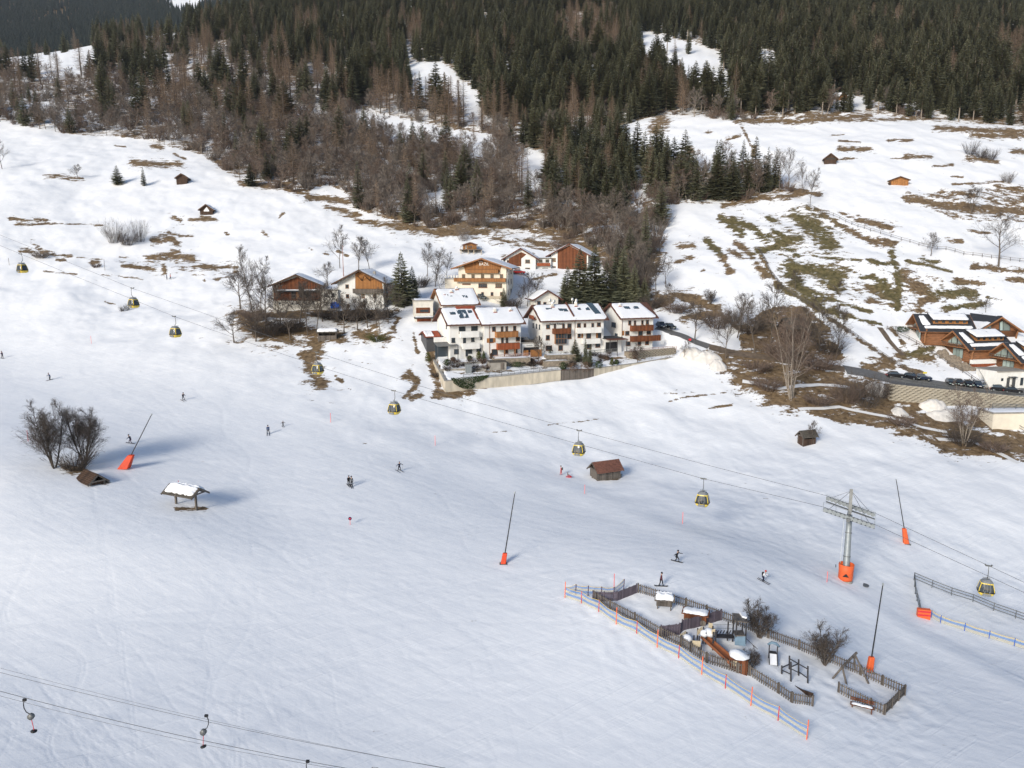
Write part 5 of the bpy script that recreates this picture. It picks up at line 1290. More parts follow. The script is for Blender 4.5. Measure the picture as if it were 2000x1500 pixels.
def picket_fence(label, pts, hgt=1.15, m='grey_wood', pitch=0.23, wid=0.11, step=2.0, name='picket_fence', rails=(0.25,0.82)):
    L_ = ground_line(pts, step); O = L_[0].copy(); r_ = empty(name, O, 0, label, 'fence')
    me_ = MB().box(-0.07,0.07,-0.07,0.07,-0.5,hgt*1.05).mesh('post'); me_.materials.append(MT[m])
    for p in L_: link('post', me_, None, r_, p-O)
    for f in rails:
        mb = MB()
        for a, b in zip(L_[:-1], L_[1:]): mb.beam(a-O+Vector((0,0.0,hgt*f)), b-O+Vector((0,0.0,hgt*f)), 0.05, 0.09)
        mb.build('rail', MT[m], r_)
    mb = MB(); rn = random.Random(int(O.x*10))
    for a, b in zip(L_[:-1], L_[1:]):
        d = (b-a); n = max(1,int(d.length/pitch)); yaw_ = math.atan2(d.y,d.x)
        for k in range(n):
            q = a.lerp(b,(k+0.5)/n)-O; M_ = Matrix.Translation(q) @ Matrix.Rotation(yaw_+rn.uniform(-0.05,0.05),4,'Z')
            mb.box(-wid/2,wid/2,-0.065,-0.03,-0.1,hgt*(1+rn.uniform(-0.04,0.04)),M_)
    o = mb.build('pickets', MT[m], r_); tag(o, kind='stuff')
    return r_
picket_fence('grey picket fence along the far side of the playground', [(1246,1157),(1300,1174),(1380,1200),(1440,1221),(1500,1246),(1560,1268),(1620,1293),(1680,1318),(1767,1357)])
picket_fence('grey board fence closing the right end of the playground', [(1767,1358),(1728,1396)], pitch=0.13)
picket_fence('short grey picket fence with a bench at the near right corner', [(1637,1352),(1700,1384),(1727,1396)])
picket_fence('grey picket fence along the near side of the playground', [(1160,1172),(1192,1190),(1240,1215),(1290,1243),(1330,1262),(1380,1294),(1440,1314),(1464,1319),(1520,1354),(1546,1372),(1587,1379)])
MT['purple_wood'] = plankmat('purplish_boards', (0.12,0.098,0.118), 0.3)
picket_fence('dark board fence at the upper left corner of the playground', [(1158,1172),(1180,1174),(1205,1173),(1243,1158)], m='purple_wood', pitch=0.13)
picket_fence('purplish board fence dividing the playground', [(1291,1243),(1327,1239),(1332,1232),(1370,1222),(1408,1211)], 1.3, 'purple_wood', pitch=0.13)
# ------------------------------------------------------------------ playground pieces
def feed(u, v):
    p = hit(u, v); return p
p = feed(1297,1190); mg = empty('hay_manger', p, R(-10), 'wooden V shaped manger with snow covered roof in the playground', 'manger')
mb = MB(); mb.add([(-0.9,-0.5,1.35),(-0.9,0.5,1.35),(-0.9,0,0.35),(0.9,-0.5,1.35),(0.9,0.5,1.35),(0.9,0,0.35)],[(0,1,2),(5,4,3),(0,2,5,3),(2,1,4,5)]); mb.build('trough', MT['grey_wood'], mg)
for x in (-0.75,0.75): MB().box(x-0.06,x+0.06,-0.06,0.06,-0.4,0.6).build('leg', MT['grey_wood'], mg)
for sg in (-1,1):
    MB().extrude([(sg*0.95,1.38),(0,1.85),(0,1.93),(sg*0.95,1.46)],-1.15,1.15,'x').build('roof', MT['grey_wood'], mg)
    c = [(-1.1,sg*0.9,1.48),(1.1,sg*0.9,1.48),(1.1,0,1.93),(-1.1,0,1.93)]
    if sg>0: c=[c[1],c[0],c[3],c[2]]
    snow_sheet(*c,thick=0.3,seed=4+sg,nx=10,ny=5).build('roof_snow', MT['snow'], mg)
p = feed(1358,1213); wg = empty('toy_wagon_hut', p, R(-20), 'reddish wooden hut under thick snow beside the playground divider', 'play hut')
for i in range(9): MB().box(-1.2+i*0.27,-1.2+i*0.27+0.25,-0.55,-0.48,0.15,1.05).build('plank', MT['brown_wood'], wg)
MB().box(-1.25,1.25,-0.47,0.6,0.1,1.05).build('body', MT['brown_wood'], wg)
for x in (-0.9,0.9):
    w_=MB(); w_.tube([(x,-0.66,0.2),(x,-0.58,0.2)],0.34,12); w_.build('wheel', MT['grey_wood'], wg)
MB().box(-1.5,1.5,-0.85,0.85,1.06,1.16).build('roof', MT['brown_wood'], wg)
snow_sheet((-1.45,-0.8,1.16),(1.45,-0.8,1.16),(1.45,0.8,1.16),(-1.45,0.8,1.16),0.28,12,12,6).build('roof_snow', MT['snow'], wg)
# climbing tower with slide
p = feed(1418,1272); D0 = FPX/ppm(p); pt_ = empty('play_tower', p, 0, 'playground climbing frame with brown slide, bridge and roofed tower', 'climbing frame')
MT['play_blue'] = mat('faded_blue_panel',(0.16,0.24,0.31),0.6,0.15,2); MT['play_tan'] = mat('tan_panel',(0.52,0.43,0.29),0.7,0.1,2); MT['slide'] = mat('brown_slide',(0.25,0.095,0.045),0.45,0.15,1.5); MT['play_post']=mat('dark_post',(0.045,0.042,0.045),0.7,0.2,2)
def lp(u, v, dD=0.0): return at(u, v, D0 + dD) - p
def ppost(u, vb, vt, dD=0.0, name='post', m='play_post', w=0.13):
    a = lp(u, vb, dD); t = lp(u, vt, dD); MB().box(a.x-w/2,a.x+w/2,a.y-w/2,a.y+w/2,a.z-0.5,t.z).build(name, MT[m], pt_)
for u, vb, vt, dd in ((1431,1245,1198,1.5),(1437,1250,1204,0.0),(1449,1243,1200,2.2),(1456,1250,1205,0.6),(1421,1243,1212,1.2),(1391,1253,1220,1.2),(1397,1262,1228,0),(1392,1262,1232,-0.2),(1373,1250,1222,0.6),(1362,1246,1225,1.0),(1341,1248,1233,0.8),(1330,1250,1240,0),(1349,1272,1250,-0.8),(1369,1280,1258,-1.0),(1365,1270,1240,-0.4),(1355,1253,1240,0.2),(1378,1250,1234,0.2)): ppost(u,vb,vt,dd)
def quadp(pts, m, name, th=0.06, parent=None):
    q = [lp(*a) for a in pts]; n_ = (q[1]-q[0]).cross(q[2]-q[0]).normalized()*th
    mb = MB(); k=len(q); mb.add(q+[a+n_ for a in q],[tuple(range(k-1,-1,-1)),tuple(range(k,2*k))]+[(i,(i+1)%k,(i+1)%k+k,i+k) for i in range(k)]); return mb.build(name, MT[m], parent or pt_)
rf = quadp([(1435,1214,-0.4),(1461,1217.6,-0.4),(1456.6,1201,1.9),(1429.6,1199,1.9)],'grey_wood','tower_roof',0.12)
quadp([(1449,1207,0.7),(1458,1210,0.5),(1455.5,1199.5,1.85),(1444,1198.5,1.85)],'snow','roof_snow',0.25)
quadp([(1436,1243,-0.3),(1455.5,1243,-0.3),(1450.6,1232,1.7),(1431,1233,1.7)],'grey_wood','platform',0.1)
quadp([(1435,1242,-0.1),(1456,1242,-0.3),(1456,1262,-0.3),(1435,1260,-0.1)],'play_blue','climbing_wall',0.06)
quadp([(1397,1246,0),(1437,1248,0),(1431,1240,1.5),(1391,1239,1.3)],'play_post','bridge_deck',0.08)
for i in range(6): quadp([(1399+i*6,1238,0.6),(1401+i*6,1238,0.6),(1404+i*6,1232,1.4),(1402+i*6,1232,1.4)],'play_post','bridge_slat',0.06)
for v0 in (1220,1227): MB().tube([lp(1393,v0,1.2),lp(1431,v0,1.5)],0.03,5).build('bridge_rail', MT['steel'], pt_)
sl = quadp([(1369,1246,0.3),(1380,1244,0.6),(1440,1294,-2.4),(1424,1297,-2.9)],'slide','slide',0.05)
for a,b in (((1369,1246,0.3),(1424,1297,-2.9)),((1380,1244,0.6),(1440,1294,-2.4))): MB().beam(lp(*a)+Vector((0,0,0.15)),lp(*b)+Vector((0,0,0.15)),0.06,0.30).build('slide_side', MT['slide'], pt_)
for pts in ([(1384,1216,1.0),(1392,1218,1.0),(1392,1228,1.0),(1384,1227,1.0)],[(1390,1230,0),(1397,1228,0),(1396,1240,0),(1390,1241,0)],[(1363,1231,0.6),(1372,1223,0.9),(1372,1233,0.9),(1362,1241,0.6)],[(1329,1239,0),(1340,1232,0.6),(1339,1245,0.6),(1328,1252,0)],[(1349,1251,-0.9),(1369,1252,-1.0),(1368,1264,-1.0),(1350,1264,-0.9)]): quadp(pts,'play_tan','side_panel',0.05)
for (c_, r0) in ((lp(1341,1248,0.2),0.55),(lp(1384,1236,0.6),0.6),(lp(1374,1238,0.4),0.4)):
    mb=MB(); mb.smooth=True; mb.tube([c_+Vector((0,0,-0.2)),c_+Vector((0.1,0,0.15)),c_+Vector((0.2,0,0.4)),c_+Vector((0.2,0,0.48))],[r0,r0*1.1,r0*0.6,0.05],12); mb.build('snow_heap', MT['snow'], pt_)
MB().tube([lp(1456,1246,0.6),lp(1480,1268,-0.4)],0.03,5).build('climbing_rope', MT['black'], pt_)
p = feed(1443,1304); ph = empty('playhouse', p, R(-25), 'small brown playhouse with a dome of snow at the foot of the slide', 'playhouse')
MB().box(-0.95,0.95,-0.75,0.75,-0.4,1.35).build('wall', MT['brown_wood'], ph); MB().box(-0.5,-0.1,-0.80,-0.755,0.55,1.1).build('window', MT['play_tan'], ph); MB().box(0.955,1.0,-0.3,0.3,0.1,1.0).build('door', MT['play_tan'], ph)
mb=MB(); mb.smooth=True; mb.tube([(0,0,1.36),(0,0,1.48),(0,0,1.66),(0.05,0.05,1.86),(0.08,0.1,1.92)],[1.02,1.12,1.0,0.55,0.05],9); mb.build('roof_snow', MT['snow'], ph)
p = feed(1509,1289); sm = empty('toddler_slide', p, R(-15), 'small blue topped slide standing alone in the playground', 'slide')
for x in (-0.42,0.42): MB().box(x-0.06,x+0.06,-0.06,0.06,-0.3,1.75).build('post', MT['play_post'], sm); MB().beam((x,-0.1,0.75),(x,-1.2,0.05),0.08,0.25).build('slide_side', MT['play_post'], sm)
mb=MB(); mb.smooth=True; mb.tube([(-0.6,0.05,1.72),(-0.2,0.05,2.0),(0.25,0.05,1.95),(0.62,0.05,1.62)],[0.12,0.16,0.16,0.12],8); mb.build('arch', MT['play_blue'], sm)
MB().box(-0.36,0.36,-0.1,0.5,0.72,0.80).build('platform', MT['play_post'], sm); quad=MB(); quad.add([(-0.36,-0.1,0.78),(0.36,-0.1,0.78),(0.36,-1.2,0.1),(-0.36,-1.2,0.1)],[(0,1,2,3)]); quad.build('slide_bed', MT['snow'], sm)
p = feed(1556,1330); D1 = FPX/ppm(p); sh = empty('climbing_ship', p, 0, 'ship shaped climbing frame of dark posts and low hull in the snow', 'climbing frame')
def l2(u,v,dD=0.0): return at(u,v,D1+dD)-p
for u,vt,vb,dd in ((1527,1300,1326,0.5),(1542,1281,1312,1.6),(1545,1293,1330,-0.3),(1560,1288,1323,1.0),(1578,1301,1335,0.0)):
    MB().tube([l2(u,vb,dd)+Vector((0,0,-0.4)),l2(u,vt,dd)],0.09,7).build('post', MT['play_post'], sh)
for a,b in (((1527,1304,0.5),(1542,1297,1.6)),((1543,1287,1.6),(1578,1307,0.0)),((1527,1309,0.5),(1545,1317,-0.3)),((1546,1302,-0.3),(1560,1296,1.0)),((1560,1312,1.0),(1578,1325,0)),((1545,1306,-0.3),(1560,1314,1.0))): MB().beam(l2(*a),l2(*b),0.09).build('crossbar', MT['play_post'], sh)
hl = [(1525,1325,0.6),(1545,1341,-0.4),(1565,1352,-1.4),(1588,1360,-2.6)]
for i in range(3):
    for z_ in (0.0,0.16,0.32): MB().beam(l2(*hl[i])+Vector((0,0,z_-0.05)),l2(*hl[i+1])+Vector((0,0,z_-0.05)),0.10,0.15).build('hull_plank', MT['dark_wood'], sh)
p = feed(1660,1330); D2 = FPX/ppm(p); sw = empty('swing_frame', p, 0, 'A shaped grey timber swing frame with snow around its legs', 'swing')
def l3(u,v,dD=0.0): return at(u,v,D2+dD)-p
for a,b in (((1613,1335,-0.5),(1647,1301,-0.2)),((1657,1343,-1.0),(1645,1302,-0.2)),((1697,1329,0.3),(1670,1279,1.6)),((1672,1316,2.6),(1668,1279,1.6))): MB().tube([l3(*a)+Vector((0,0,-0.4)),l3(*b)],0.11,7).build('leg', MT['grey_wood'], sw)
MB().tube([l3(1643,1305,-0.4),l3(1673,1275,1.8)],0.14,8).build('crossbeam', MT['grey_wood'], sw)
p = feed(1683,1386); bn = empty('park_bench', p, R(-27), 'wooden bench with snow on its seat against the picket fence', 'bench')
for x in (-0.9,0.9): MB().box(x-0.05,x+0.05,-0.3,0.3,-0.3,0.42).build('leg', MT['brown_wood'], bn)
for y_ in (-0.22,0.0,0.22): MB().box(-1.1,1.1,y_-0.09,y_+0.09,0.425,0.47).build('seat_board', MT['brown_wood'], bn)
for z in (0.65,0.85): MB().box(-1.1,1.1,0.32,0.37,z,z+0.13).build('back_board', MT['brown_wood'], bn)
snow_sheet((-1.05,-0.3,0.47),(1.05,-0.3,0.47),(1.05,0.28,0.47),(-1.05,0.28,0.47),0.14,3,10,4).build('seat_snow', MT['snow'], bn)
# ------------------------------------------------------------------ trees
def spruce_mesh(seed, slim=1.0, H=20.0, whorls=30, crown_from=0.06, ragged=0.25):
    rnd = random.Random(seed)
    t = MB(); t.tube([(0,0,-1.5),(0,0,H*0.5),(0,0,H*0.99)], [H*0.016, H*0.010, 0.02], 5)
    c = MB()
    RM = H * 0.155 * slim
    for k in range(whorls):
        f = k / (whorls - 1)
        z = H * (crown_from + (0.985 - crown_from) * f ** 0.92)
        rr = RM * (1 - f) ** 0.82 * min(1, 0.55 + 3.0 * f) + 0.12
        nb = max(5, int(11 * (1 - f) + 4))
        a0 = rnd.random() * 6.28
        for b in range(nb):
            a = a0 + 6.2832 * b / nb + rnd.uniform(-0.3, 0.3)
            L = rr * rnd.uniform(1 - ragged * 1.4, 1 + ragged)
            if rnd.random() < 0.08: continue
            dx, dy = math.cos(a), math.sin(a)
            droop = -0.45 + 0.75 * f + rnd.uniform(-0.12, 0.12)
            zz = z + rnd.uniform(-0.25, 0.25)
            p0 = Vector((0.05*dx, 0.05*dy, zz))
            p1 = Vector((dx*L*0.55, dy*L*0.55, zz + droop*L*0.5))
            p2 = Vector((dx*L, dy*L, zz + droop*L*0.75 + 0.10*L))
            s = Vector((-dy, dx, 0))
            w = 0.22 * L + 0.12
            dn = Vector((0, 0, -0.30*w))
            c.add([p0, p1 + s*w + dn, p2, p1 - s*w + dn, p1 + Vector((0,0,0.10*w))], [(0,1,4),(1,2,4),(2,3,4),(3,0,4)])
            # hanging side twigs break up the outline
            for e in (0.45, 0.7, 0.92):
                q = p0.lerp(p2, e) + Vector((0,0,droop*0.1*L))
                for sg in (-1, 1):
                    ln = (0.36 * L * (1.15 - e) + 0.22) * rnd.uniform(0.6, 1.3)
                    d = (s*sg*rnd.uniform(0.6,1.0) + Vector((dx,dy,0))*rnd.uniform(0.2,0.9) + Vector((0,0,-rnd.uniform(0.2,0.8)))).normalized()
                    c.add([q + Vector((dx,dy,0))*0.09, q - Vector((dx,dy,0))*0.09 - Vector((0,0,0.16)), q + d*ln], [(0,1,2)])
    c.add([(0.07,0,H*0.955),(-0.05,0.06,H*0.955),(-0.05,-0.06,H*0.955),(0,0,H*1.02)], [(0,1,3),(1,2,3),(2,0,3)])
    return t, c

def far_spruce_mesh(seed, H=20.0):
    rnd = random.Random(seed)
    c = MB()
    for k in range(9):
        f = k / 8
        z = H * (0.08 + 0.84 * f); rr = H * 0.20 * (1 - f) ** 0.85 + 0.2
        n = 8; a0 = rnd.random() * 6
        top = (0, 0, z + H * 0.16)
        ring = []
        for j in range(n * 2):
            a = a0 + math.pi * j / n
            q = rr * (rnd.uniform(0.85, 1.2) if j % 2 else rnd.uniform(0.4, 0.6))
            ring.append((math.cos(a)*q, math.sin(a)*q, z - (0.25*rr if j % 2 else 0)))
        c.add([top] + ring, [(0, 1 + j, 1 + (j + 1) % (n*2)) for j in range(n*2)])
    return c

def larch_mesh(seed, H=20.0, slim=1.0):
    rnd = random.Random(seed)
    t = MB(); t.tube([(0,0,-1.5),(0,0,H*0.5),(0,0,H)], [H*0.013, H*0.008, 0.02], 5)
    c = MB()
    RM = H * 0.165 * slim
    n = 130
    for k in range(n):
        f = k / (n - 1)
        z = H * (0.14 + 0.85 * f); a = k * 2.4 + rnd.uniform(-0.4, 0.4)
        L = (RM * (1 - f) ** 0.75 * min(1, 0.5 + 2.2 * f) + 0.15) * rnd.uniform(0.65, 1.15)
        dx, dy = math.cos(a), math.sin(a)
        lift = rnd.uniform(-0.15, 0.25) + 0.3 * f
        p0 = Vector((0, 0, z)); p2 = Vector((dx*L, dy*L, z + lift*L)); up = Vector((0, 0, 0.05))
        c.add([p0 + up, p0 - up, p2], [(0, 1, 2)])
        s = Vector((-dy, dx, 0))
        m = int(5 + 9 * (1 - f))
        for e in range(m):
            g = (e + 0.6) / m
            q = p0.lerp(p2, g)
            for sg in (-1, 1):
                d = (s * sg * rnd.uniform(0.4, 1) + Vector((dx, dy, 0)) * rnd.uniform(0.1, 0.8) + Vector((0, 0, rnd.uniform(-0.75, 0.55)))).normalized()
                ln = rnd.uniform(0.35, 0.75) * (0.5 + 0.55 * (1 - f)) * (1.15 - 0.5 * g)
                o = Vector((dx, dy, 0)) * rnd.uniform(0.045, 0.08)
                c.add([q + o, q - o + Vector((0, 0, 0.03)), q + d * ln], [(0, 1, 2)])
    return t, c

def bare_mesh(seed, H=11.0, spread=0.55, stems=1, twig=0.028, lean=0.1, fork=0.22, n1=9, n2=6, n3=6, up=0.55, tr=0.012):
    rnd = random.Random(seed)
    t = MB(); c = MB()
    def perp(d):
        s = d.cross(Vector((rnd.uniform(-1,1), rnd.uniform(-1,1), rnd.uniform(-1,1))))
        return s.normalized() if s.length > 1e-4 else Vector((1,0,0))
    for sidx in range(stems):
        a = rnd.random() * 6.28
        off = Vector((math.cos(a), math.sin(a), 0)) * (0.0 if stems == 1 else rnd.uniform(0.1, 0.35) * H * 0.12)
        d = Vector((math.cos(a)*lean*rnd.uniform(0.3,1), math.sin(a)*lean*rnd.uniform(0.3,1), 1)).normalized()
        Hs = H * (1 if sidx == 0 else rnd.uniform(0.7, 1.0))
        pts = [off + Vector((0,0,-0.8))]; p = off.copy(); pts.append(p.copy())
        ns = 6
        for k in range(ns):
            d = (d + perp(d) * 0.10 + Vector((0,0,0.06))).normalized()
            p = p + d * (Hs * 0.92 / ns); pts.append(p.copy())
        r0 = Hs * tr
        rad = [r0 * (1 - 0.92 * i / (len(pts) - 1)) + 0.01 for i in range(len(pts))]
        t.tube(pts, rad, 5)
        def on(f):
            x = 1 + f * (len(pts) - 2); i = min(int(x), len(pts) - 2); return pts[i].lerp(pts[i+1], x - i), (pts[i+1] - pts[i]).normalized()
        for b in range(n1):
            f = fork + (0.97 - fork) * (b + rnd.random() * 0.8) / n1
            q, td = on(f)
            az = b * 2.4 + rnd.uniform(-0.6, 0.6)
            out = Vector((math.cos(az), math.sin(az), up + 0.5 * f + rnd.uniform(-0.15, 0.25))).normalized()
            L = Hs * spread * (1.05 - 0.72 * (f - fork) / (1 - fork)) * rnd.uniform(0.7, 1.1)
            bp = [q]; dd = out
            for k in range(3):
                dd = (dd + perp(dd) * 0.20 + Vector((0, 0, 0.10))).normalized(); bp.append(bp[-1] + dd * L / 3)
            br = max(0.02, r0 * 0.42 * (1 - 0.6 * f))
            t.tube(bp, [br, br*0.7, br*0.45, 0.012], 4, cap=False)
            for e in range(n2):
                g = 0.22 + 0.78 * (e + rnd.random()) / n2
                x = g * 3; i = min(int(x), 2); q2 = bp[i].lerp(bp[i+1], x - i); d2 = (bp[i+1] - bp[i]).normalized()
                d2 = (d2 + perp(d2) * rnd.uniform(0.5, 1.0) + Vector((0, 0, 0.18))).normalized()
                L2 = L * rnd.uniform(0.38, 0.62) * (1.2 - 0.6 * g)
                e2 = q2 + d2 * L2; w2 = max(twig * 1.1, br * 0.28)
                sd = perp(d2) * w2
                c.add([q2 + sd, q2 - sd, q2 + d2.cross(sd), e2], [(0, 1, 3), (1, 2, 3), (2, 0, 3)])
                for h in range(n3):
                    g3 = 0.15 + 0.85 * (h + rnd.random()) / n3
                    q3 = q2.lerp(e2, g3); d3 = (d2 + perp(d2) * rnd.uniform(0.5, 1.2) + Vector((0, 0, 0.12))).normalized()
                    L3 = L2 * rnd.uniform(0.35, 0.75) + 0.12
                    e3 = q3 + d3 * L3; sd = perp(d3) * twig * 0.8
                    c.add([q3 + sd, q3 - sd, e3], [(0, 1, 2)])
                    for hh in range(2):
                        q4 = q3.lerp(e3, rnd.uniform(0.3, 0.9)); d4 = (d3 + perp(d3) * rnd.uniform(0.6, 1.2)).normalized()
                        sd = perp(d4) * twig * 0.6
                        c.add([q4 + sd, q4 - sd, q4 + d4 * L3 * rnd.uniform(0.4, 0.8)], [(0, 1, 2)])
    return t, c

def bush_mesh(seed, H=2.2, twig=0.022, n=46, dense=8):
    rnd = random.Random(seed); c = MB()
    for k in range(n):
        a = rnd.random() * 6.28; r0 = rnd.random() ** 0.5 * H * 0.28
        q = Vector((math.cos(a)*r0, math.sin(a)*r0, -0.2))
        d = Vector((math.cos(a) * rnd.uniform(0.05, 0.85), math.sin(a) * rnd.uniform(0.05, 0.85), 1)).normalized()
        L = H * rnd.uniform(0.6, 1.15); e = q + d * L
        s = d.cross(Vector((0.3, 0.2, 1))).normalized() * twig * 1.3
        c.add([q + s, q - s, q + d.cross(s), e], [(0,1,3),(1,2,3),(2,0,3)])
        for h in range(dense):
            q2 = q.lerp(e, rnd.uniform(0.25, 0.98))
            d2 = (d + Vector((rnd.uniform(-1,1), rnd.uniform(-1,1), rnd.uniform(-0.4,0.8)))).normalized()
            s = d2.cross(d).normalized() * twig if d2.cross(d).length > 1e-3 else Vector((twig,0,0))
            c.add([q2 + s, q2 - s, q2 + d2 * H * rnd.uniform(0.12, 0.34)], [(0,1,2)])
    return c

def leafy_mesh(seed, H=1.5, rx=0.7, shape='ball', n=420, leaf=0.11):
    """clipped or wild evergreen shrub made of small leaf faces through its volume"""
    rnd = random.Random(seed); c = MB()
    for k in range(n):
        f = rnd.random(); a = rnd.random() * 6.28; e = rnd.random() ** 0.35
        if shape == 'cone': rad = rx * (1 - f) ** 0.75 * min(1, 0.6 + 4 * f)
        elif shape == 'column': rad = rx * (1 - f ** 5) * 0.9
        else: rad = rx * math.sqrt(max(0.02, 1 - (2 * f - 1) ** 2)) * (1 + 0.18 * math.sin(3 * a + seed))
        p = Vector((math.cos(a) * rad * e, math.sin(a) * rad * e, H * f))
        n_ = Vector((math.cos(a), math.sin(a), rnd.uniform(-0.4, 1))).normalized()
        s = n_.cross(Vector((rnd.uniform(-1,1), rnd.uniform(-1,1), 1))).normalized(); t = s.cross(n_)
        L = leaf * rnd.uniform(0.7, 1.5)
        c.add([p + s*L, p + t*L*1.2 + n_*L*0.4, p - s*L], [(0,1,2)])
    return c

VAR = {}          # kind -> list of (trunk mesh, crown mesh, natural height)
def _var(kind, tm, cm, H, bark, leaf):
    a = tm.mesh(kind + '_trunk'); a.materials.append(MT[bark]); b = cm.mesh(kind + '_crown'); b.materials.append(MT[leaf])
    VAR.setdefault(kind, []).append((a, b, H))
for i in range(5):
    t_, c_ = spruce_mesh(100 + i, 1.0 + 0.16 * i, whorls=28 + i, ragged=0.2 + 0.04 * i); _var('spruce', t_, c_, 20.0, 'bark_dark', 'spruce')
for i in range(3):
    t_, c_ = spruce_mesh(160 + i, 1.75 + 0.15 * i, whorls=46, crown_from=0.03, ragged=0.22); _var('garden_spruce', t_, c_, 20.0, 'bark_dark', 'spruce')
for i in range(3):
    t_, c_ = spruce_mesh(140 + i, 0.95 + 0.12 * i, whorls=20, crown_from=0.42 - 0.06 * i, ragged=0.35); _var('pine', t_, c_, 20.0, 'bark_pale', 'pine')
for i in range(4):
    t_, c_ = larch_mesh(200 + i, 20.0, 1.05 + 0.15 * i); _var('larch', t_, c_, 20.0, 'bark', 'larch')
for i in range(5):
    t_, c_ = bare_mesh(300 + i, 11.0, 0.40 + 0.04 * (i % 3), 1, 0.050, 0.14, 0.20, 11, 6, 6, 0.95, 0.0105); _var('bare', t_, c_, 11.0, 'bark_pale' if i % 2 else 'bark', 'twig' if i < 3 else 'twig_red')
for i in range(3):
    t_, c_ = bare_mesh(350 + i, 5.0, 0.62, 1, 0.026, 0.15, 0.24, 11, 7, 7, 0.60, 0.024); _var('orchard', t_, c_, 5.0, 'bark', 'twig_mid')
for i in range(2):
    t_, c_ = bare_mesh(370 + i, 8.0, 0.52, 6 + i, 0.018, 0.58, 0.10, 10, 8, 8, 0.9, 0.014); _var('wide', t_, c_, 8.0, 'bark_dark', 'twig_dark')
for i in range(2):
    t_, c_ = bare_mesh(390 + i, 15.0, 0.30, 7, 0.030, 0.30, 0.22, 9, 5, 6, 0.8, 0.0085); _var('clump', t_, c_, 15.0, 'bark_pale', 'twig_red')
for i in range(2):
    t_, c_ = bare_mesh(410 + i, 15.0, 0.50, 1, 0.032, 0.08, 0.28, 13, 7, 7, 0.65, 0.018); _var('oak', t_, c_, 15.0, 'bark', 'twig_mid')
for i in range(2):
    t_, c_ = bare_mesh(430 + i, 3.0, 0.50, 7, 0.014, 0.70, 0.08, 8, 5, 6, 0.9, 0.016); _var('shrubtree', t_, c_, 3.0, 'bark', 'twig_mid')
for i in range(4):
    t_, c_ = bare_mesh(330 + i, 11.0, 0.44, 1, 0.034, 0.14, 0.18, 12, 7, 7, 0.9, 0.0125); _var('village', t_, c_, 11.0, 'bark', 'twig_mid')
BUSH = []
for i in range(4):
    b_ = bush_mesh(500 + i, 2.4, 0.034, 44, 9).mesh('brush'); b_.materials.append(MT['twig_red' if i % 2 else 'twig']); BUSH.append(b_)

def plant(kind, p, h, rz, name, label=None, cat='tree', group=None, vi=None, wide=1.0, rnd=random):
    vs_ = VAR[kind]; tm, cm, H = vs_[(vi if vi is not None else rnd.randrange(len(vs_))) % len(vs_)]
    r = empty(name, p, rz, label, cat, group)
    s = h / H; r.scale = (s * wide, s * wide, s)
    link('trunk', tm, None, r); link('crown', cm, None, r)
    return r

def instancer(name, label, pts, meshes, kind='stuff'):
    """one object standing for a mass of plants: geometry nodes put whole-tree instances on its points"""
    src = bpy.data.collections.new(name + '_source')
    for i, parts in enumerate(meshes):
        jm = bmesh.new()
        for pm in parts: 
            n0 = len(jm.faces); jm.from_mesh(pm)
            if n0:
                jm.faces.ensure_lookup_table()
                for f in jm.faces[n0:]: f.material_index = 1
        mm = bpy.data.meshes.new(name + '_unit'); jm.to_mesh(mm); jm.free()
        for pm in parts: mm.materials.append(pm.materials[0])
        src.objects.link(bpy.data.objects.new('%s_unit_%02d' % (name, i), mm))
    m = bpy.data.meshes.new(name)
    m.vertices.add(len(pts))
    m.vertices.foreach_set('co', np.array([p[:3] for p in pts], np.float32).ravel())
    for nm, ty, k in (('tall', 'FLOAT', 3), ('turn', 'FLOAT', 4), ('pick', 'INT', 5)):
        a = m.attributes.new(nm, ty, 'POINT')
        a.data.foreach_set('value', np.array([p[k] for p in pts], np.int32 if ty == 'INT' else np.float32))
    o = bpy.data.objects.new(name, m); COL.objects.link(o)
    tag(o, label, None, None, kind)
    ng = bpy.data.node_groups.new(name, 'GeometryNodeTree')
    ng.interface.new_socket('Geometry', in_out='INPUT', socket_type='NodeSocketGeometry')
    ng.interface.new_socket('Geometry', in_out='OUTPUT', socket_type='NodeSocketGeometry')
    N, L = ng.nodes, ng.links
    gi = N.new('NodeGroupInput'); go = N.new('NodeGroupOutput')
    mp = N.new('GeometryNodeMeshToPoints'); ip = N.new('GeometryNodeInstanceOnPoints'); ci = N.new('GeometryNodeCollectionInfo')
    ci.inputs['Collection'].default_value = src; ci.inputs['Separate Children'].default_value = True; ci.inputs['Reset Children'].default_value = True
    ip.inputs['Pick Instance'].default_value = True
    def na(nm, ty):
        a = N.new('GeometryNodeInputNamedAttribute'); a.data_type = ty; a.inputs['Name'].default_value = nm; return a.outputs['Attribute']
    cr = N.new('ShaderNodeCombineXYZ'); L.new(na('turn', 'FLOAT'), cr.inputs[2])
    L.new(gi.outputs[0], mp.inputs[0]); L.new(mp.outputs[0], ip.inputs['Points']); L.new(ci.outputs[0], ip.inputs['Instance'])
    L.new(na('pick', 'INT'), ip.inputs['Instance Index']); L.new(cr.outputs[0], ip.inputs['Rotation']); L.new(na('tall', 'FLOAT'), ip.inputs['Scale'])
    L.new(ip.outputs[0], go.inputs[0])
    md = o.modifiers.new('plants', 'NODES'); md.node_group = ng
    return o

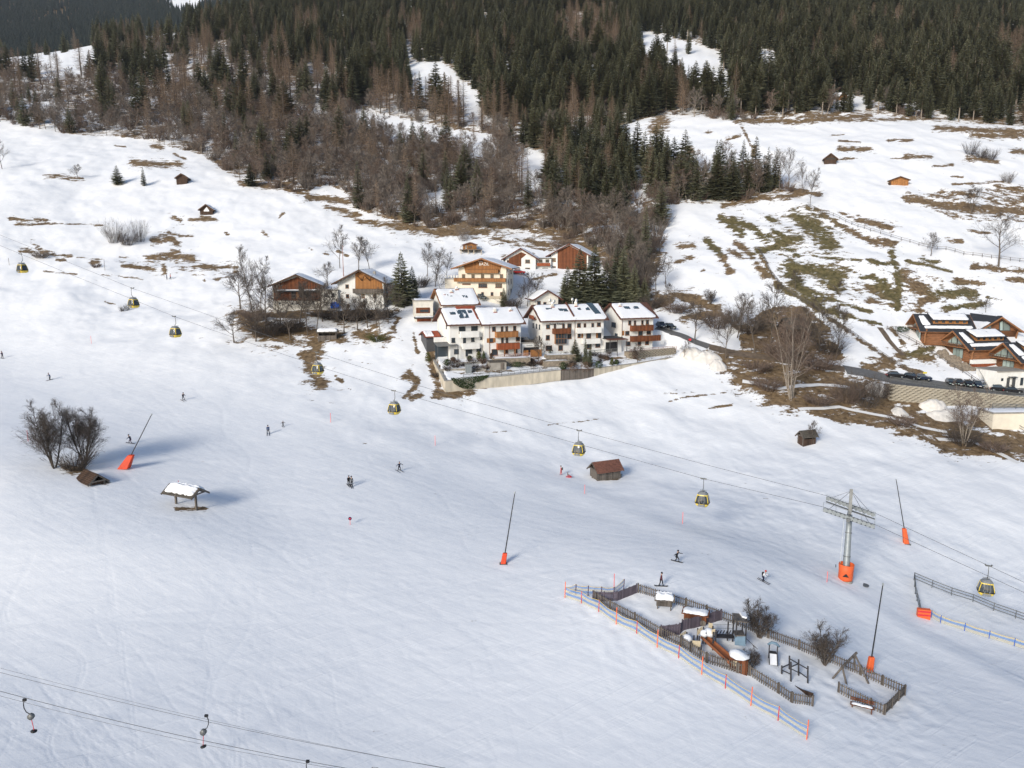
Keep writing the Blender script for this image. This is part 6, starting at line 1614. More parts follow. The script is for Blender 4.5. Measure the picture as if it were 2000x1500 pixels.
# ---- where each kind grows (outlines of the trunks' feet in the photograph)
DENSE = [(420,-300),(440,50),(520,80),(560,110),(600,150),(680,190),(760,205),(880,228),(990,262),(1040,330),(1075,395),(1150,432),(1240,420),(1300,396),(1560,372),(1500,345),(1330,325),(1240,290),(1235,240),(1290,222),(2100,250),(2100,-300)]
LARCH = [(1140,75,55),(1180,95,30),(760,205,30),(790,210,26),(880,250,32),(960,255,30),(1000,262,30),(1120,250,35),(1060,320,26),(1090,345,25),(720,330,26),(335,210,26),(360,170,24),(430,210,20),(560,175,30),(630,160,35),(560,120,22),(400,115,22),(600,70,25),(810,80,16),(540,260,22),(400,250,20),(1000,380,20),(880,340,20),(680,250,16),(1330,215,14),(1700,150,18),(1860,170,20),(1970,120,28),(1750,60,18),(1600,125,14), (480,150,20)]
BARE_RIGHT = [(1085,390),(1150,432),(1250,410),(1300,400),(1296,440),(1290,480),(1262,585),(1195,585),(1185,500),(1110,470)]
BARE_MID = [(1320,330),(1560,350),(1560,372),(1420,398),(1300,396)]
rnd = random.Random(7)
def pin(poly, u, v):
    r = False; j = len(poly) - 1
    for i in range(len(poly)):
        xi, yi = poly[i]; xj, yj = poly[j]
        if (yi > v) != (yj > v) and u < (xj - xi) * (v - yi) / (yj - yi + 1e-12) + xi: r = not r
        j = i
    return r
forest = {'spruce': [], 'pine': [], 'larch': [], 'bare': []}; brush = []; farpts = []
def scatter(y0, y1, sp, only=None):
    y = y0
    while y < y1:
        x = -0.82 * y
        while x < 0.82 * y:
            px, py = x + rnd.uniform(-0.48, 0.48) * sp, y + rnd.uniform(-0.48, 0.48) * sp
            x += sp
            if abs(px / py) > 0.98: continue
            z = gz(px, py); u, v = project(px, py, z)
            if v < -25 or v > 620 or u < -60 or u > 2060: continue
            if not pin(WOOD[0], u, v): continue
            if any(pin(o, u, v) for o in OPEN) and rnd.random() > 0.03: continue
            if u < 330 and v > 110 and rnd.random() < 0.30: continue
            k = rnd.random()
            lz = any((u - a) ** 2 + ((v - b) * 1.3) ** 2 < c * c for a, b, c in LARCH)
            if pin(BARE_RIGHT, u, v): kind = 'bare' if k < 0.80 else ('spruce' if k < 0.92 else 'larch')
            elif pin(BARE_MID, u, v): kind = 'bare' if k < 0.45 else 'spruce'
            elif lz and k < 0.8: kind = 'larch'
            elif pin(DENSE, u, v):
                if u > 1300 and v > 80: kind = 'pine' if k < 0.35 else ('spruce' if k < 0.93 else ('larch' if k < 0.96 else 'bare'))
                else: kind = 'spruce' if k < 0.90 else ('larch' if k < 0.965 else 'bare')
                if v < 12 and rnd.random() < 0.15: kind = 'larch' if kind == 'bare' else kind
            else:
                up_ = min(max((250 - v) / 160, 0), 1)
                cl = float(fnoise(np.array([px / 26.0]), np.array([py / 26.0]), 61, 2)[0])
                ps = (0.12 + 0.46 * up_) * min(1.9, max(0.1, 1 + 4.5 * (cl - 0.5))); pl = 0.10 + 0.10 * up_
                kind = 'spruce' if k < ps else ('larch' if k < ps + pl else 'bare')
                if u < 300 and v > 170 and kind == 'spruce' and rnd.random() < 0.5: kind = 'bare'
            if only and kind != only: continue
            h = {'spruce': rnd.triangular(8, 31, 21), 'pine': rnd.uniform(16, 26), 'larch': rnd.uniform(13, 26), 'bare': rnd.triangular(5, 16, 10)}[kind]
            if kind in ('spruce', 'larch', 'pine') and py < 420: h = min(h, rnd.uniform(13, 20))
            if kind == 'bare' and rnd.random() < 0.12: continue
            forest[kind].append((px, py, z, h, rnd.uniform(0, 6.28)))
        y += sp
scatter(225, 470, 6.6)
scatter(225, 420, 6.9, 'bare')
scatter(470, 700, 8.0)
scatter(700, 1150, 9.0)
for _ in range(6000):
    u, v = rnd.uniform(-20, 2020), rnd.uniform(150, 600)
    if not pin(WOOD[0], u, v) or (pin(DENSE, u, v) and rnd.random() < 0.8) or any(pin(o, u, v) for o in OPEN): continue
    p = hit(u, v); brush.append((p.x, p.y, p.z, rnd.uniform(0.5, 2.3), rnd.uniform(0, 6.28), rnd.randrange(len(BUSH))))
y = 1180.0
while y < 2500:
    x = -1.0 * y
    while x < -0.22 * y:
        px, py = x + rnd.uniform(-6, 6), y + rnd.uniform(-6, 6); x += 8.5
        if abs(px / py) > 0.98: continue
        z = gz(px, py); u, v = project(px, py, z)
        if v < -40 or u < -40 or u > 640: continue
        if v < 26 and 330 < u < 390 and rnd.random() < 0.9: continue
        if v < 10 and 330 < u < 530 and rnd.random() < 0.7: continue
        if fnoise(np.array([px / 90.0]), np.array([py / 160.0]), 77, 3)[0] > 0.70: continue
        farpts.append((px, py, z, rnd.uniform(0.75, 1.25), rnd.uniform(0, 6.28), rnd.randrange(4)))
    y += 9.0 + (y - 1180) * 0.006
FLABEL = {'spruce': ('spruce_tree', 'dark green spruce growing in the forest above the village', 'spruces of the mountain forest'),
          'pine': ('pine_tree', 'tall conifer with bare lower trunk at the edge of the upper right forest', 'long-trunked conifers of the upper right forest'),
          'larch': ('larch_tree', 'leafless tan brown larch standing among the forest trees', 'brown larches of the mountain forest'),
          'bare': ('bare_tree', 'leafless grey brown broadleaf tree in the woodland belt below the spruces', 'leafless trees of the woodland belt')}
for kind, lst in forest.items():
    lst.sort(key=lambda q: -q[3] / q[1])
    nm, lb, gp = FLABEL[kind]
    for i, (x, y, z, h, a) in enumerate(lst[:300]):
        plant(kind, (x, y, z), h, a, nm, lb, 'tree', gp, vi=i, wide=(0.95 + 0.65 * ((i * 37 % 100) / 100)), rnd=rnd)
    rest = lst[300:]
    if rest:
        vs_ = VAR[kind]
        instancer(kind + '_forest', 'mass of more distant %s trees on the mountainside' % {'bare': 'leafless'}.get(kind, kind),
                  [(x, y, z, h / vs_[0][2], a, i % len(vs_)) for i, (x, y, z, h, a) in enumerate(rest)], [(v_[0], v_[1]) for v_ in vs_])
fs = []
for i in range(4):
    m_ = far_spruce_mesh(900 + i).mesh('far_spruce'); m_.materials.append(MT['far_spruce']); fs.append((m_,))
instancer('far_forest', 'dark conifer forest covering the far mountainside', farpts, fs)
instancer('brushwood', 'brown leafless brush growing along the forest edge', brush, [(b,) for b in BUSH])
print('FOREST', {k: len(v) for k, v in forest.items()}, len(brush), len(farpts))
# ------------------------------------------------------------------ garden, walls, road
def strip_wall(name, label, foot, top, m, thick=0.45, cat='wall', cope='grey_concrete'):
    O = at(*foot[0]); r_ = empty(name, O, 0, label, cat)
    F_ = [at(*f)-O for f in foot]; T_ = [at(*t)-O for t in top]
    for i in range(len(F_)-1):
        a, b = F_[i], F_[i+1]; d = Vector((b.x-a.x,b.y-a.y,0)).normalized(); n_ = Vector((-d.y,d.x,0))*thick
        za, zb = T_[i].z, T_[i+1].z
        e = d*0.01
        vs_ = [a+e+Vector((0,0,-1.5)),b-e+Vector((0,0,-1.5)),b-e+n_+Vector((0,0,-1.5)),a+e+n_+Vector((0,0,-1.5))]
        vs_ += [Vector((a.x,a.y,za))+e,Vector((b.x,b.y,zb))-e,Vector((b.x,b.y,zb))-e+n_,Vector((a.x,a.y,za))+e+n_]
        MB().add(vs_,[(0,3,2,1),(4,5,6,7),(0,1,5,4),(1,2,6,5),(2,3,7,6),(3,0,4,7)]).build('wall_section', MT[m], r_)
        MB().beam(Vector((a.x,a.y,za+0.07))+n_*0.5,Vector((b.x,b.y,zb+0.07))+n_*0.5,thick+0.15,0.12).build('coping', MT[cope], r_)
    return r_, O, F_, T_
strip_wall('garden_wall', 'long cream concrete retaining wall below the gardens of the row', WALL_PX[:4], GARDEN_TOP[:4], 'concrete')
strip_wall('palisade', 'dark timber palisade closing the gap of the garden wall', WALL_PX[3:5], GARDEN_TOP[3:5], 'grey_wood', 0.25, 'palisade', 'beam')
strip_wall('garden_wall', 'curved cream concrete wall below the lattice terrace at the right', WALL_PX[4:], [(u,v-1,D) for u,v,D in GARDEN_TOP[4:]], 'concrete')
# lattice of planted blocks under the right terrace
a_, b_ = at(1230,702,190.5), at(1322,692,197); lt = empty('lattice_wall', a_, 0, 'terrace wall of stacked concrete planter blocks under the corner house', 'wall')
dv = b_-a_; yaw_ = math.atan2(dv.y,dv.x); Lw = math.hypot(dv.x,dv.y)
blk = MB().box(-0.30,0.30,-0.20,0.2,0.0,0.24).mesh('planter_block'); blk.materials.append(MT['stone'])
MB().box(0,Lw,0.35,2.5,-2.0,1.85).build('earth_core', MT['rock'], lt).rotation_euler=(0,0,yaw_)
for j in range(6):
    n = int(Lw/0.95)
    for i in range(n):
        x = 0.5+i*0.95+(0.47 if j%2 else 0); 
        link('planter_block', blk, None, lt, (math.cos(yaw_)*x-math.sin(yaw_)*j*0.07, math.sin(yaw_)*x+math.cos(yaw_)*j*0.07, (dv.z)*x/Lw+0.05+j*0.32),(0,0,yaw_))
MT['pink_rail'] = mat('pinkish_rail',(0.34,0.23,0.22),0.6,0.15)
def railing(label, pts, hgt, m, step=1.5, n_r=2):
    P_ = [at(*q) for q in pts]; O = P_[0]; r_ = empty('railing', O, 0, label, 'railing')
    pm = MB().box(-0.04,0.04,-0.04,0.04,-0.3,hgt).mesh('post'); pm.materials.append(MT[m])
    for a,b in zip(P_[:-1],P_[1:]):
        n = max(1,int((b-a).length/step))
        for k in range(n+1): link('post', pm, None, r_, a.lerp(b,k/n)-O)
    for f in range(n_r):
        mb=MB()
        for a,b in zip(P_[:-1],P_[1:]): mb.beam(a-O+Vector((0,0,hgt*(0.35+0.65*f/max(1,n_r-1)) if n_r>1 else hgt)),b-O+Vector((0,0,hgt*(0.35+0.65*f/max(1,n_r-1)) if n_r>1 else hgt)),0.06,0.10)
        mb.build('rail', MT[m], r_)
    mb=MB()
    for a,b in zip(P_[:-1],P_[1:]):
        n = int((b-a).length/0.28)
        for k in range(n): q=a.lerp(b,(k+0.5)/n)-O; mb.box(q.x-0.025,q.x+0.025,q.y-0.025,q.y+0.025,q.z+0.1,q.z+hgt*0.96)
    tag(mb.build('bars', MT[m], r_), kind='stuff'); return r_
railing('pinkish balustrade on top of the planter block terrace', [(1230,689.5,190.8),(1322,682,197.2)], 0.9, 'pink_rail')
railing('pinkish balustrade in front of the brown balcony row house', [(966,701,181.5),(1036,696,184.5)], 0.9, 'pink_rail')
railing('dark railing on top of the long garden wall', [(905,740,169.9),(980,734.5,173.4),(1090,723,178.2)], 1.0, 'steel_dark')
railing('dark railing in front of the double house garden', [(1150,693,188),(1205,688,191)], 1.0, 'steel_dark')
railing('grey railing along the parking road above the block wall', [(1738,743,184),(1800,753,183.5),(1880,764,183),(1950,772,182.5),(2030,780,182)], 1.0, 'steel_dark', 3.0)
railing('grey railing above the lower terrace wall at the right edge', [(1938,797,172),(2030,799,172)], 1.0, 'steel_dark', 2.5)
# big block wall carrying the road
a_, b_ = at(1735,771,179.5), at(2035,795,178); bw = empty('block_wall', a_, 0, 'retaining wall of large pale stone blocks below the parked cars', 'wall')
dv = b_-a_; yaw_ = math.atan2(dv.y,dv.x); Lw = math.hypot(dv.x,dv.y); top_a, top_b = at(1735,749,179.5).z-a_.z, at(2035,778,178).z-a_.z
foot_of = lambda x: dv.z*x/Lw
bk = MB().box(-0.62,0.62,-0.3,0.3,-0.19,0.19); bk=bk.mesh('stone_block'); bk.materials.append(MT['stone'])
n=int(Lw/1.32); cnt=0
MB().add([Vector((0,0,0)),Vector((0,0,0))],[])
core=MB(); core.add([Vector((0,0.25,-3)),Vector((Lw,0.25,-5)),Vector((Lw,0.25,top_b-0.1)),Vector((0,0.25,top_a-0.1)),Vector((0,1.2,-3)),Vector((Lw,1.2,-5)),Vector((Lw,1.2,top_b-0.1)),Vector((0,1.2,top_a-0.1))],[(0,1,2,3),(7,6,5,4),(3,2,6,7)]); core.build('core', MT['rock'], bw).rotation_euler=(0,0,yaw_)
rb=random.Random(5)
for j in range(11):
    for i in range(n):
        x=0.66+i*1.32+(0.66 if j%2 else 0)
        zt=top_a+(top_b-top_a)*x/Lw; z=zt-0.2-j*0.43
        w_=Vector((math.cos(yaw_)*x-math.sin(yaw_)*(-j*0.05),math.sin(yaw_)*x+math.cos(yaw_)*(-j*0.05),z))
        if gz(w_.x+a_.x,w_.y+a_.y-0.4) > w_.z+a_.z+0.25 or cnt>=300: continue
        cnt+=1; link('stone_block', bk, None, bw, w_+Vector((0,rb.uniform(-0.06,0.06),0)),(0,0,yaw_+rb.uniform(-0.04,0.04)))
r_, w, h = flat_block('lower_building', 'cream plastered terrace base with small shrubs at the right edge', (1937,838), 2060, 808, 169.5, 4, 5, 'cream_plaster', 'terrace')
def road(name, pts, wid, m='asphalt', lift=0.10, kind='structure'):
    L_ = ground_line(pts, 1.5); mb = MB(); n=len(L_)
    vs_=[]
    for i,p in enumerate(L_):
        d=(L_[min(i+1,n-1)]-L_[max(i-1,0)]); s=Vector((-d.y,d.x,0)).normalized()*wid/2
        for k in range(5):
            q=p+s*(k/2-1); vs_.append(Vector((q.x,q.y,gz(q.x,q.y)+lift)))
    fs_=[(i*5+k,i*5+k+1,(i+1)*5+k+1,(i+1)*5+k) for i in range(n-1) for k in range(4)]
    mb.smooth=True; mb.add(vs_,fs_); return tag(mb.build(name, MT[m]), kind=kind)
MT['dirt'] = mat('dirt_path',(0.125,0.095,0.07),0.9,0.3,1.0,bump=0.03); MT['packed'] = mat('packed_snow',(0.70,0.70,0.70),0.8,0.06,0.8,bump=0.04)
road('road', [(1282,640),(1310,650),(1350,664),(1385,678)], 2.8)
road('parking_road', [(1650,722),(1700,731),(1760,744),(1830,752),(1900,758),(2040,770)], 3.9)
road('track', [(1385,678),(1440,691),(1540,706),(1600,714),(1650,722)], 2.6, 'dirt')
road('footpath', [(1718,640),(1735,664),(1755,686),(1765,695)], 1.6, 'dirt'); road('path', [(1450,745),(1520,760),(1600,752),(1660,758)], 1.2, 'packed'); road('path', [(1560,800),(1640,795),(1720,812),(1800,835),(1850,845)],1.1,'packed'); road('path', [(1830,858),(1900,862),(1990,905)],1.3,'packed')
# ------------------------------------------------------------------ cars
MT['car_black']=mat('black_car_paint',(0.012,0.013,0.016),0.2,0.1,1,spec=0.6); MT['car_blue']=mat('dark_blue_car_paint',(0.012,0.022,0.05),0.2,0.1,1,spec=0.6); MT['car_silver']=mat('silver_car_paint',(0.33,0.34,0.35),0.25,0.05,1,metal=0.4); MT['car_red']=mat('red_car_paint',(0.35,0.02,0.02),0.25,0.1); MT['car_white']=mat('white_car_paint',(0.7,0.7,0.7),0.25,0.05)
def car(label, u, v, rz, paint, snow=False):
    p = hit(u, v); r_ = empty('parked_car', p+Vector((0,0,0.08)), R(rz), label, 'car', 'parked cars')
    mb=MB(); mb.extrude([(-2.1,0.35),(-2.15,0.75),(-1.95,0.95),(-1.0,1.02),(1.45,1.05),(2.05,0.95),(2.15,0.6),(2.1,0.35)],-0.86,0.86,'y'); o=mb.build('body', MT[paint], r_); md=o.modifiers.new('soft','BEVEL'); md.width=0.09; md.segments=2
    mb=MB(); q=[(-1.05,1.0,0.80),(-0.35,1.52,0.66),(1.15,1.55,0.66),(1.75,1.02,0.80)]
    mb.add([(x,-y_,z) for x,z,y_ in q]+[(x,y_,z) for x,z,y_ in q],[(0,1,2,3),(7,6,5,4),(0,4,5,1),(2,6,7,3)]); mb.build('windows', MT['glass'], r_)
    MB().box(-0.42,1.2,-0.67,0.67,1.525,1.60).build('roof', MT[paint], r_)
    for x in (-1.35,1.35):
        for y_ in (-0.80,0.80):
            t_=MB().tube([(x,y_-0.1,0.33),(x,y_+0.1,0.33)],0.33,14).build('wheel', MT['black'], r_); MB().tube([(x,y_-0.115,0.33),(x,y_+0.115,0.33)],0.17,10).build('rim', MT['steel'], t_)
    for y_ in (-0.6,0.6): MB().box(-2.18,-2.08,y_-0.2,y_+0.2,0.62,0.78).build('headlight', MT['paleglass'], r_); MB().box(2.08,2.18,y_-0.2,y_+0.2,0.68,0.85).build('tail_light', MT['pole_red'], r_)
    MB().box(-2.2,-2.15,-0.26,0.26,0.45,0.57).build('number_plate', MT['white_paint'], r_)
    if snow: snow_sheet((-0.4,-0.6,1.6),(1.15,-0.6,1.6),(1.15,0.6,1.6),(-0.4,0.6,1.6),0.12,int(u),6,4).build('snow', MT['snow'], r_)
for a in (('black car parked alone at the left end of the parking road',1748,738,170,'car_black'),('black car parked beside the yellow sign on the parking road',1779,741,120,'car_black'),('dark blue car parked right of the rail fence end',1801,743,160,'car_blue'),
   ('black car with its front towards the block wall below the white snowfield',1856,752,75,'car_black'),('black car second from the left in the parked row on the right',1872,753,75,'car_black'),('black car third from the left in the parked row on the right',1890,755,75,'car_black'),('dark car fourth from the left in the parked row on the right',1908,756,78,'car_blue'),
   ('silver car parked at the foot of the ramp to the chalets',1932,760,160,'car_silver'),('black car parked in front of the white building, the left one',1950,764,165,'car_black'),('black car parked in front of the white building, the right one',1976,768,165,'car_black'),
   ('dark car parked beside the corner house, the left one',1291,640,100,'car_blue'),('black car parked beside the corner house, the right one',1308,643,110,'car_black'),
   ('dark car parked under the hotel front, the left one',939,585,120,'car_black'),('dark car parked under the hotel front, the right one',973,586,175,'car_black'),('small red car parked behind the hotel',1013,536,170,'car_red'),('black car parked on the garage roof terrace',1027,672,170,'car_black')):
    car(*a)
bpy.data.objects[-1] if False else None
for o in list(bpy.data.objects):
    if o.get('label') == 'black car parked on the garage roof terrace': o.location = at(1027,670.5,188.5)
ys = hit(1805,744); s_ = empty('direction_sign', ys, 0, 'small yellow direction sign by the parking road', 'sign'); MT['yellow']=mat('yellow_sign',(0.62,0.52,0.03),0.5,0.05)
MB().tube([(0,0,-0.3),(0,0,2.4)],0.05,6).build('post', MT['steel'], s_); MB().box(-0.5,0.5,-0.05,-0.02,1.9,2.3).build('board', MT['yellow'], s_)
rs = hit(1347,671); s_ = empty('notice_board', rs, 0, 'small red notice board beside the road at the corner house', 'sign'); MB().box(-0.35,0.35,-0.04,0.0,0.8,1.3).build('board', MT['pole_red'], s_)
for x in (-0.28,0.28): MB().box(x-0.03,x+0.03,0.003,0.06,-0.3,1.3).build('post', MT['grey_wood'], s_)
# ------------------------------------------------------------------ snow heaps and boulders
def heap(name, label, u, v, rx, ry, rz_, m, seed, cat, group=None, n=26):
    p=hit(u,v); rs_=np.random.RandomState(seed); mb=MB(); mb.smooth=(m!='rock')
    rings=9; vs_=[]
    for i in range(rings+1):
        f=i/rings
        for j in range(n):
            a=6.2832*j/n; q=1-f
            k=0.72+0.56*float(fnoise(np.array([math.cos(a)*1.6+seed]),np.array([math.sin(a)*1.6+q*2]),seed,3)[0])
            x,y_=math.cos(a)*rx*q*k*1.25,math.sin(a)*ry*q*k*1.25
            z=rz_*(math.cos(min(1,q)*math.pi/2)**0.8)*(0.6+0.8*float(fnoise(np.array([x*0.9+seed*3]),np.array([y_*0.9]),seed+5,3)[0]))
            vs_.append((x,y_,z+gz(p.x+x,p.y+y_)-p.z-0.12))
    fs_=[(i*n+j,i*n+(j+1)%n,(i+1)*n+(j+1)%n,(i+1)*n+j) for i in range(rings) for j in range(n)]
    mb.add(vs_,fs_); o=mb.build(name, MT[m]); o.location=p; return tag(o,label,cat,group)
MT['dirty_snow']=mat('dirty_snow',(0.64,0.61,0.57),0.85,0.16,0.9,bump=0.12); 
for u,v,rx,ry,rz_,m,lb in ((1380,700,3.2,2.0,1.7,'dirty_snow','dirty ploughed snow heap where the road ends near the corner house'),(1352,694,2.6,2.0,1.9,'dirty_snow','dirty snow heap against the corner house terrace'),(1402,716,1.8,1.6,1.6,'dirty_snow','smaller dirty snow heap at the right end of the heaps by the road'),
    (1825,797,3.0,2.0,2.2,'dirty_snow','large dirty snow heap under the block wall'),(1757,806,1.8,1.5,1.1,'dirty_snow','cone of dirty snow on the brown slope under the block wall'),(1850,812,4.0,2.2,1.3,'dirty_snow','long dirty snow bank behind the tall clump of bare stems'),(1715,765,2.4,1.8,2.4,'dirty_snow','snow heap at the left end of the block wall'),(1345,560,0.1,0.1,0.1,'snow','tiny snow lump')):
    if rx>0.2: heap('snow_heap',lb,u,v,rx,ry,rz_,m,int(u),'snow heap')
k=0
for u,v in ((1838,690),(1846,697),(1852,702),(1860,708),(1868,714),(1876,719),(1884,722),(1891,718),(1845,690),(1856,699),(1866,706),(1874,712),(1883,715),(1900,722),(1872,703),(1862,699)):
    k+=1; heap('boulder','rough brown boulder in the stone bank below the log chalets',u,v,0.9+0.3*(k%3),0.8,0.8+0.2*(k%2),'rock',k,'boulder','boulders of the bank below the chalets',9)
# ------------------------------------------------------------------ single trees and shrubs
SING = [
 ('wide',108,914,134,'broad dark leafless tree at the left edge, the left of a pair',0,0.95),('wide',165,908,116,'broad dark leafless tree above the sunken shed, the right of a pair',1,0.9),
 ('orchard',457,669,57,'small leafless orchard tree standing alone left of the farm',0,1.1),('orchard',500,667,67,'leafless orchard tree at the left end of the orchard row',1,1),('orchard',567,664,59,'short leafless orchard tree left of the field shelter',2,1),('village',601,655,106,'tall leafless tree between barn and field shelter',0,0.9),('village',618,650,101,'tall leafless tree directly left of the field shelter',2,0.9),('orchard',672,652,65,'leafless orchard tree right behind the field shelter',0,1),('orchard',698,645,59,'leafless orchard tree in front of the farmhouse, left of centre',1,1),('orchard',718,640,57,'leafless orchard tree in front of the farmhouse, right of centre',2,1),('orchard',735,638,59,'leaning leafless orchard tree near the track bend',0,1),('village',758,632,91,'tall leafless tree at the right end of the orchard',1,1),('orchard',742,648,41,'low pale leafless tree on the grassy mound',1,1),
 ('village',492,604,119,'tall slender leafless tree left of the barn',3,0.8),('village',510,606,106,'slender leafless tree second left of the barn',1,0.8),('orchard',470,604,72,'spreading leafless tree furthest left of the barn',2,1),('orchard',520,628,78,'leafless tree below the left barn corner',0,1),('orchard',550,640,75,'leafless tree below the barn front',1,1),('orchard',585,640,80,'leafless tree below the barn gable',2,1),('orchard',630,628,67,'leafless tree below the blue trailer',0,1),('orchard',655,628,59,'leafless tree right below the blue trailer',1,1),
 ('village',664,524,84,'tall grey birch on the slope behind the farmhouse',1,0.85),('village',700,532,70,'wide grey birch behind the farmhouse roof',0,1.15),('village',722,530,66,'grey birch beside the wide one behind the farmhouse',2,1.0),('orchard',640,560,44,'pale bare shrub tree between barn and farmhouse',0,0.9),
 ('garden_spruce',785,597,104,'dense dark spruce right of the farmhouse',4,1.04),('garden_spruce',806,590,70,'smaller dark spruce beside the farmhouse spruce',3,0.94),
 ('village',835,540,66,'leafless tree on the snowy slope left of the hotel, upper one',0,1),('village',850,560,76,'leafless tree on the snowy slope left of the hotel',2,1),('village',872,548,56,'leafless tree beside the hotel terrace',1,1),('village',860,575,50,'leafless tree behind the terrace annex',3,1),
 ('garden_spruce',984,598,36,'young green spruce by the hotel corner',3,1.08),('village',1030,598,66,'leafless tree between hotel and shed',0,1),('village',1046,592,60,'leafless tree beside the shed roof',1,1.1),('village',1016,600,44,'brown leafless tree behind the row houses',3,1),
 ('garden_spruce',1108,598,78,'dark spruce at the left of the big spruce group',4,1.08),('garden_spruce',1132,598,112,'tall dark spruce in the middle of the big spruce group',3,1.12),('garden_spruce',1160,598,118,'tallest dark spruce of the big group behind the double house',4,0.97),('garden_spruce',1184,597,84,'dark spruce at the right of the big spruce group',2,1.22),('garden_spruce',1216,595,112,'slender dark spruce standing in the bare wood above the corner house',1,0.79),('garden_spruce',1238,596,80,'dark spruce behind the corner house roof',3,0.86),('garden_spruce',1258,592,50,'small dark spruce right behind the corner house roof',2,0.94),
 ('village',1282,575,80,'leafless tree at the wood edge above the corner house',0,1),('village',1300,560,70,'leafless tree on the slope right of the wood edge',1,0.9),('village',1310,600,50,'low leafless tree right of the corner house',2,1),
 ('spruce',230,361,37,'small dark spruce on the left meadow, the larger of two',4,1.5),('spruce',281,363,36,'small dark spruce on the left meadow, the slimmer of two',1,1.1),('spruce',490,364,44,'small dark spruce at the forest edge near the brown patch',4,1.4),('spruce',521,352,52,'small dark spruce right beside the one at the brown patch',2,1.3),('village',4,330,56,'grey leafless tree cut by the left edge',0,1),('orchard',152,350,26,'small bare shrub tree on the left meadow terrace',0,1),
 ('oak',1950,521,100,'large spreading leafless tree beside the rail fence at the right edge',0,1.15),('orchard',1818,500,40,'small leafless tree beside the rail fence',1,1),('orchard',1897,416,48,'leafless tree on the brown terrace of the right meadow',2,0.9),('village',1582,402,72,'leaning leafless tree at the start of the upper rail fence',1,0.8),('village',1568,378,60,'leafless tree left of the leaning tree by the fence',0,0.8),('oak',1522,374,78,'leafless round tree right of the spruces at the meadow edge',1,0.9),('oak',1540,372,76,'leafless round tree at the right end of the meadow edge row',0,0.8),
 ('spruce',1497,376,86,'slim dark spruce at the meadow edge row',0,1.0),('spruce',1465,378,72,'thin dark spruce left of the slim one at the meadow edge',1,0.9),('spruce',1440,385,64,'thin dark spruce third from the right at the meadow edge',2,0.9),('spruce',1400,390,100,'tall dark spruce at the left of the meadow edge row',0,1.1),('spruce',1360,392,76,'dark spruce near the wood at the meadow edge',3,1.1),
 ('orchard',1357,665,70,'brown leafless tree by the road end',0,0.9),('shrubtree',1387,594,30,'dark round shrub on the slope above the road end',0,1),('village',1417,700,96,'leafless tree on the bank right of the road end',1,1),('village',1440,660,88,'leafless tree left of the hillside hut',0,1.1),('village',1475,690,115,'tall leafless tree left in front of the hillside hut',2,1.1),('village',1506,670,120,'tall leafless tree touching the hillside hut',0,1.2),('village',1600,690,115,'tall leafless tree right of the hillside hut',1,1.1),('village',1632,700,96,'leafless tree furthest right of the hillside hut',0,1.1),('village',1570,700,100,'leafless tree in front of the hillside hut',3,1.0),
 ('clump',1545,778,196,'very tall clump of pale bare stems on the brown bank',0,1.0),('clump',1885,868,128,'spreading clump of pale bare stems below the block wall',1,1.2),
 ('orchard',1640,580,30,'little bare tree on the green slope',0,0.9),('orchard',1553,565,34,'little bare tree on the green patch left of it',1,0.9),('orchard',1640,625,30,'little bare tree beside the winding fence',2,0.9),('orchard',1925,610,24,'little bare tree above the log chalets',0,1),
 ('orchard',1588,868,42,'thin little bare tree growing beside the tiny hut',1,0.8),
 ('shrubtree',1483,1245,74,'round leafless shrub behind the playground fence, the left one',0,1.15),('shrubtree',1610,1298,80,'round leafless shrub behind the playground fence, the right one',1,1.1),('shrubtree',1466,1308,44,'low leafless shrub beside the playhouse',0,1.2),
 ('garden_spruce',1123,706,44,'dense green conifer in the garden of the double house',4,1.22),('garden_spruce',1143,712,52,'tall narrow conifer in the garden of the double house',0,0.54),('garden_spruce',1152,716,44,'dark narrow conifer right of the tall narrow one',1,0.58),('orchard',1052,705,44,'bare garden tree between the two white row buildings',0,0.9),('orchard',1245,708,34,'bare brown garden shrub tree by the lattice terrace',2,1.1),
 ('village',1335,700,36,'bare shrub tree at the end of the lattice terrace',3,1.2),
]
for kind,u,v,hpx,lb,vi,wd in SING:
    p=hit(u,v); 
    plant(kind,p,hpx/ppm(p),(u*1.3)%6.28,{'spruce':'spruce_tree','garden_spruce':'spruce_tree','orchard':'orchard_tree','clump':'tree_clump','village':'bare_tree','shrubtree':'shrub'}.get(kind,'bare_tree'),lb,'shrub' if kind=='shrubtree' else 'tree',None,vi,wd)
def bush(name,label,u,v,w_m,hpx,kind='twig_red',cat='shrub',group=None,seed=None,shape=None):
    p=hit(u,v); h=hpx/ppm(p); seed=seed or int(u)
    if shape: mb=leafy_mesh(seed,h,w_m/2,shape,int(260+120*w_m),0.10)
    else: mb=bush_mesh(seed,h,0.022,int(26+16*w_m),9)
    o=mb.build(name,MT[kind]); o.location=p
    if not shape: o.scale=(max(0.6,w_m/(h*0.9+0.1)),max(0.6,w_m/(h*0.9+0.1)),1)
    return tag(o,label,cat,group)
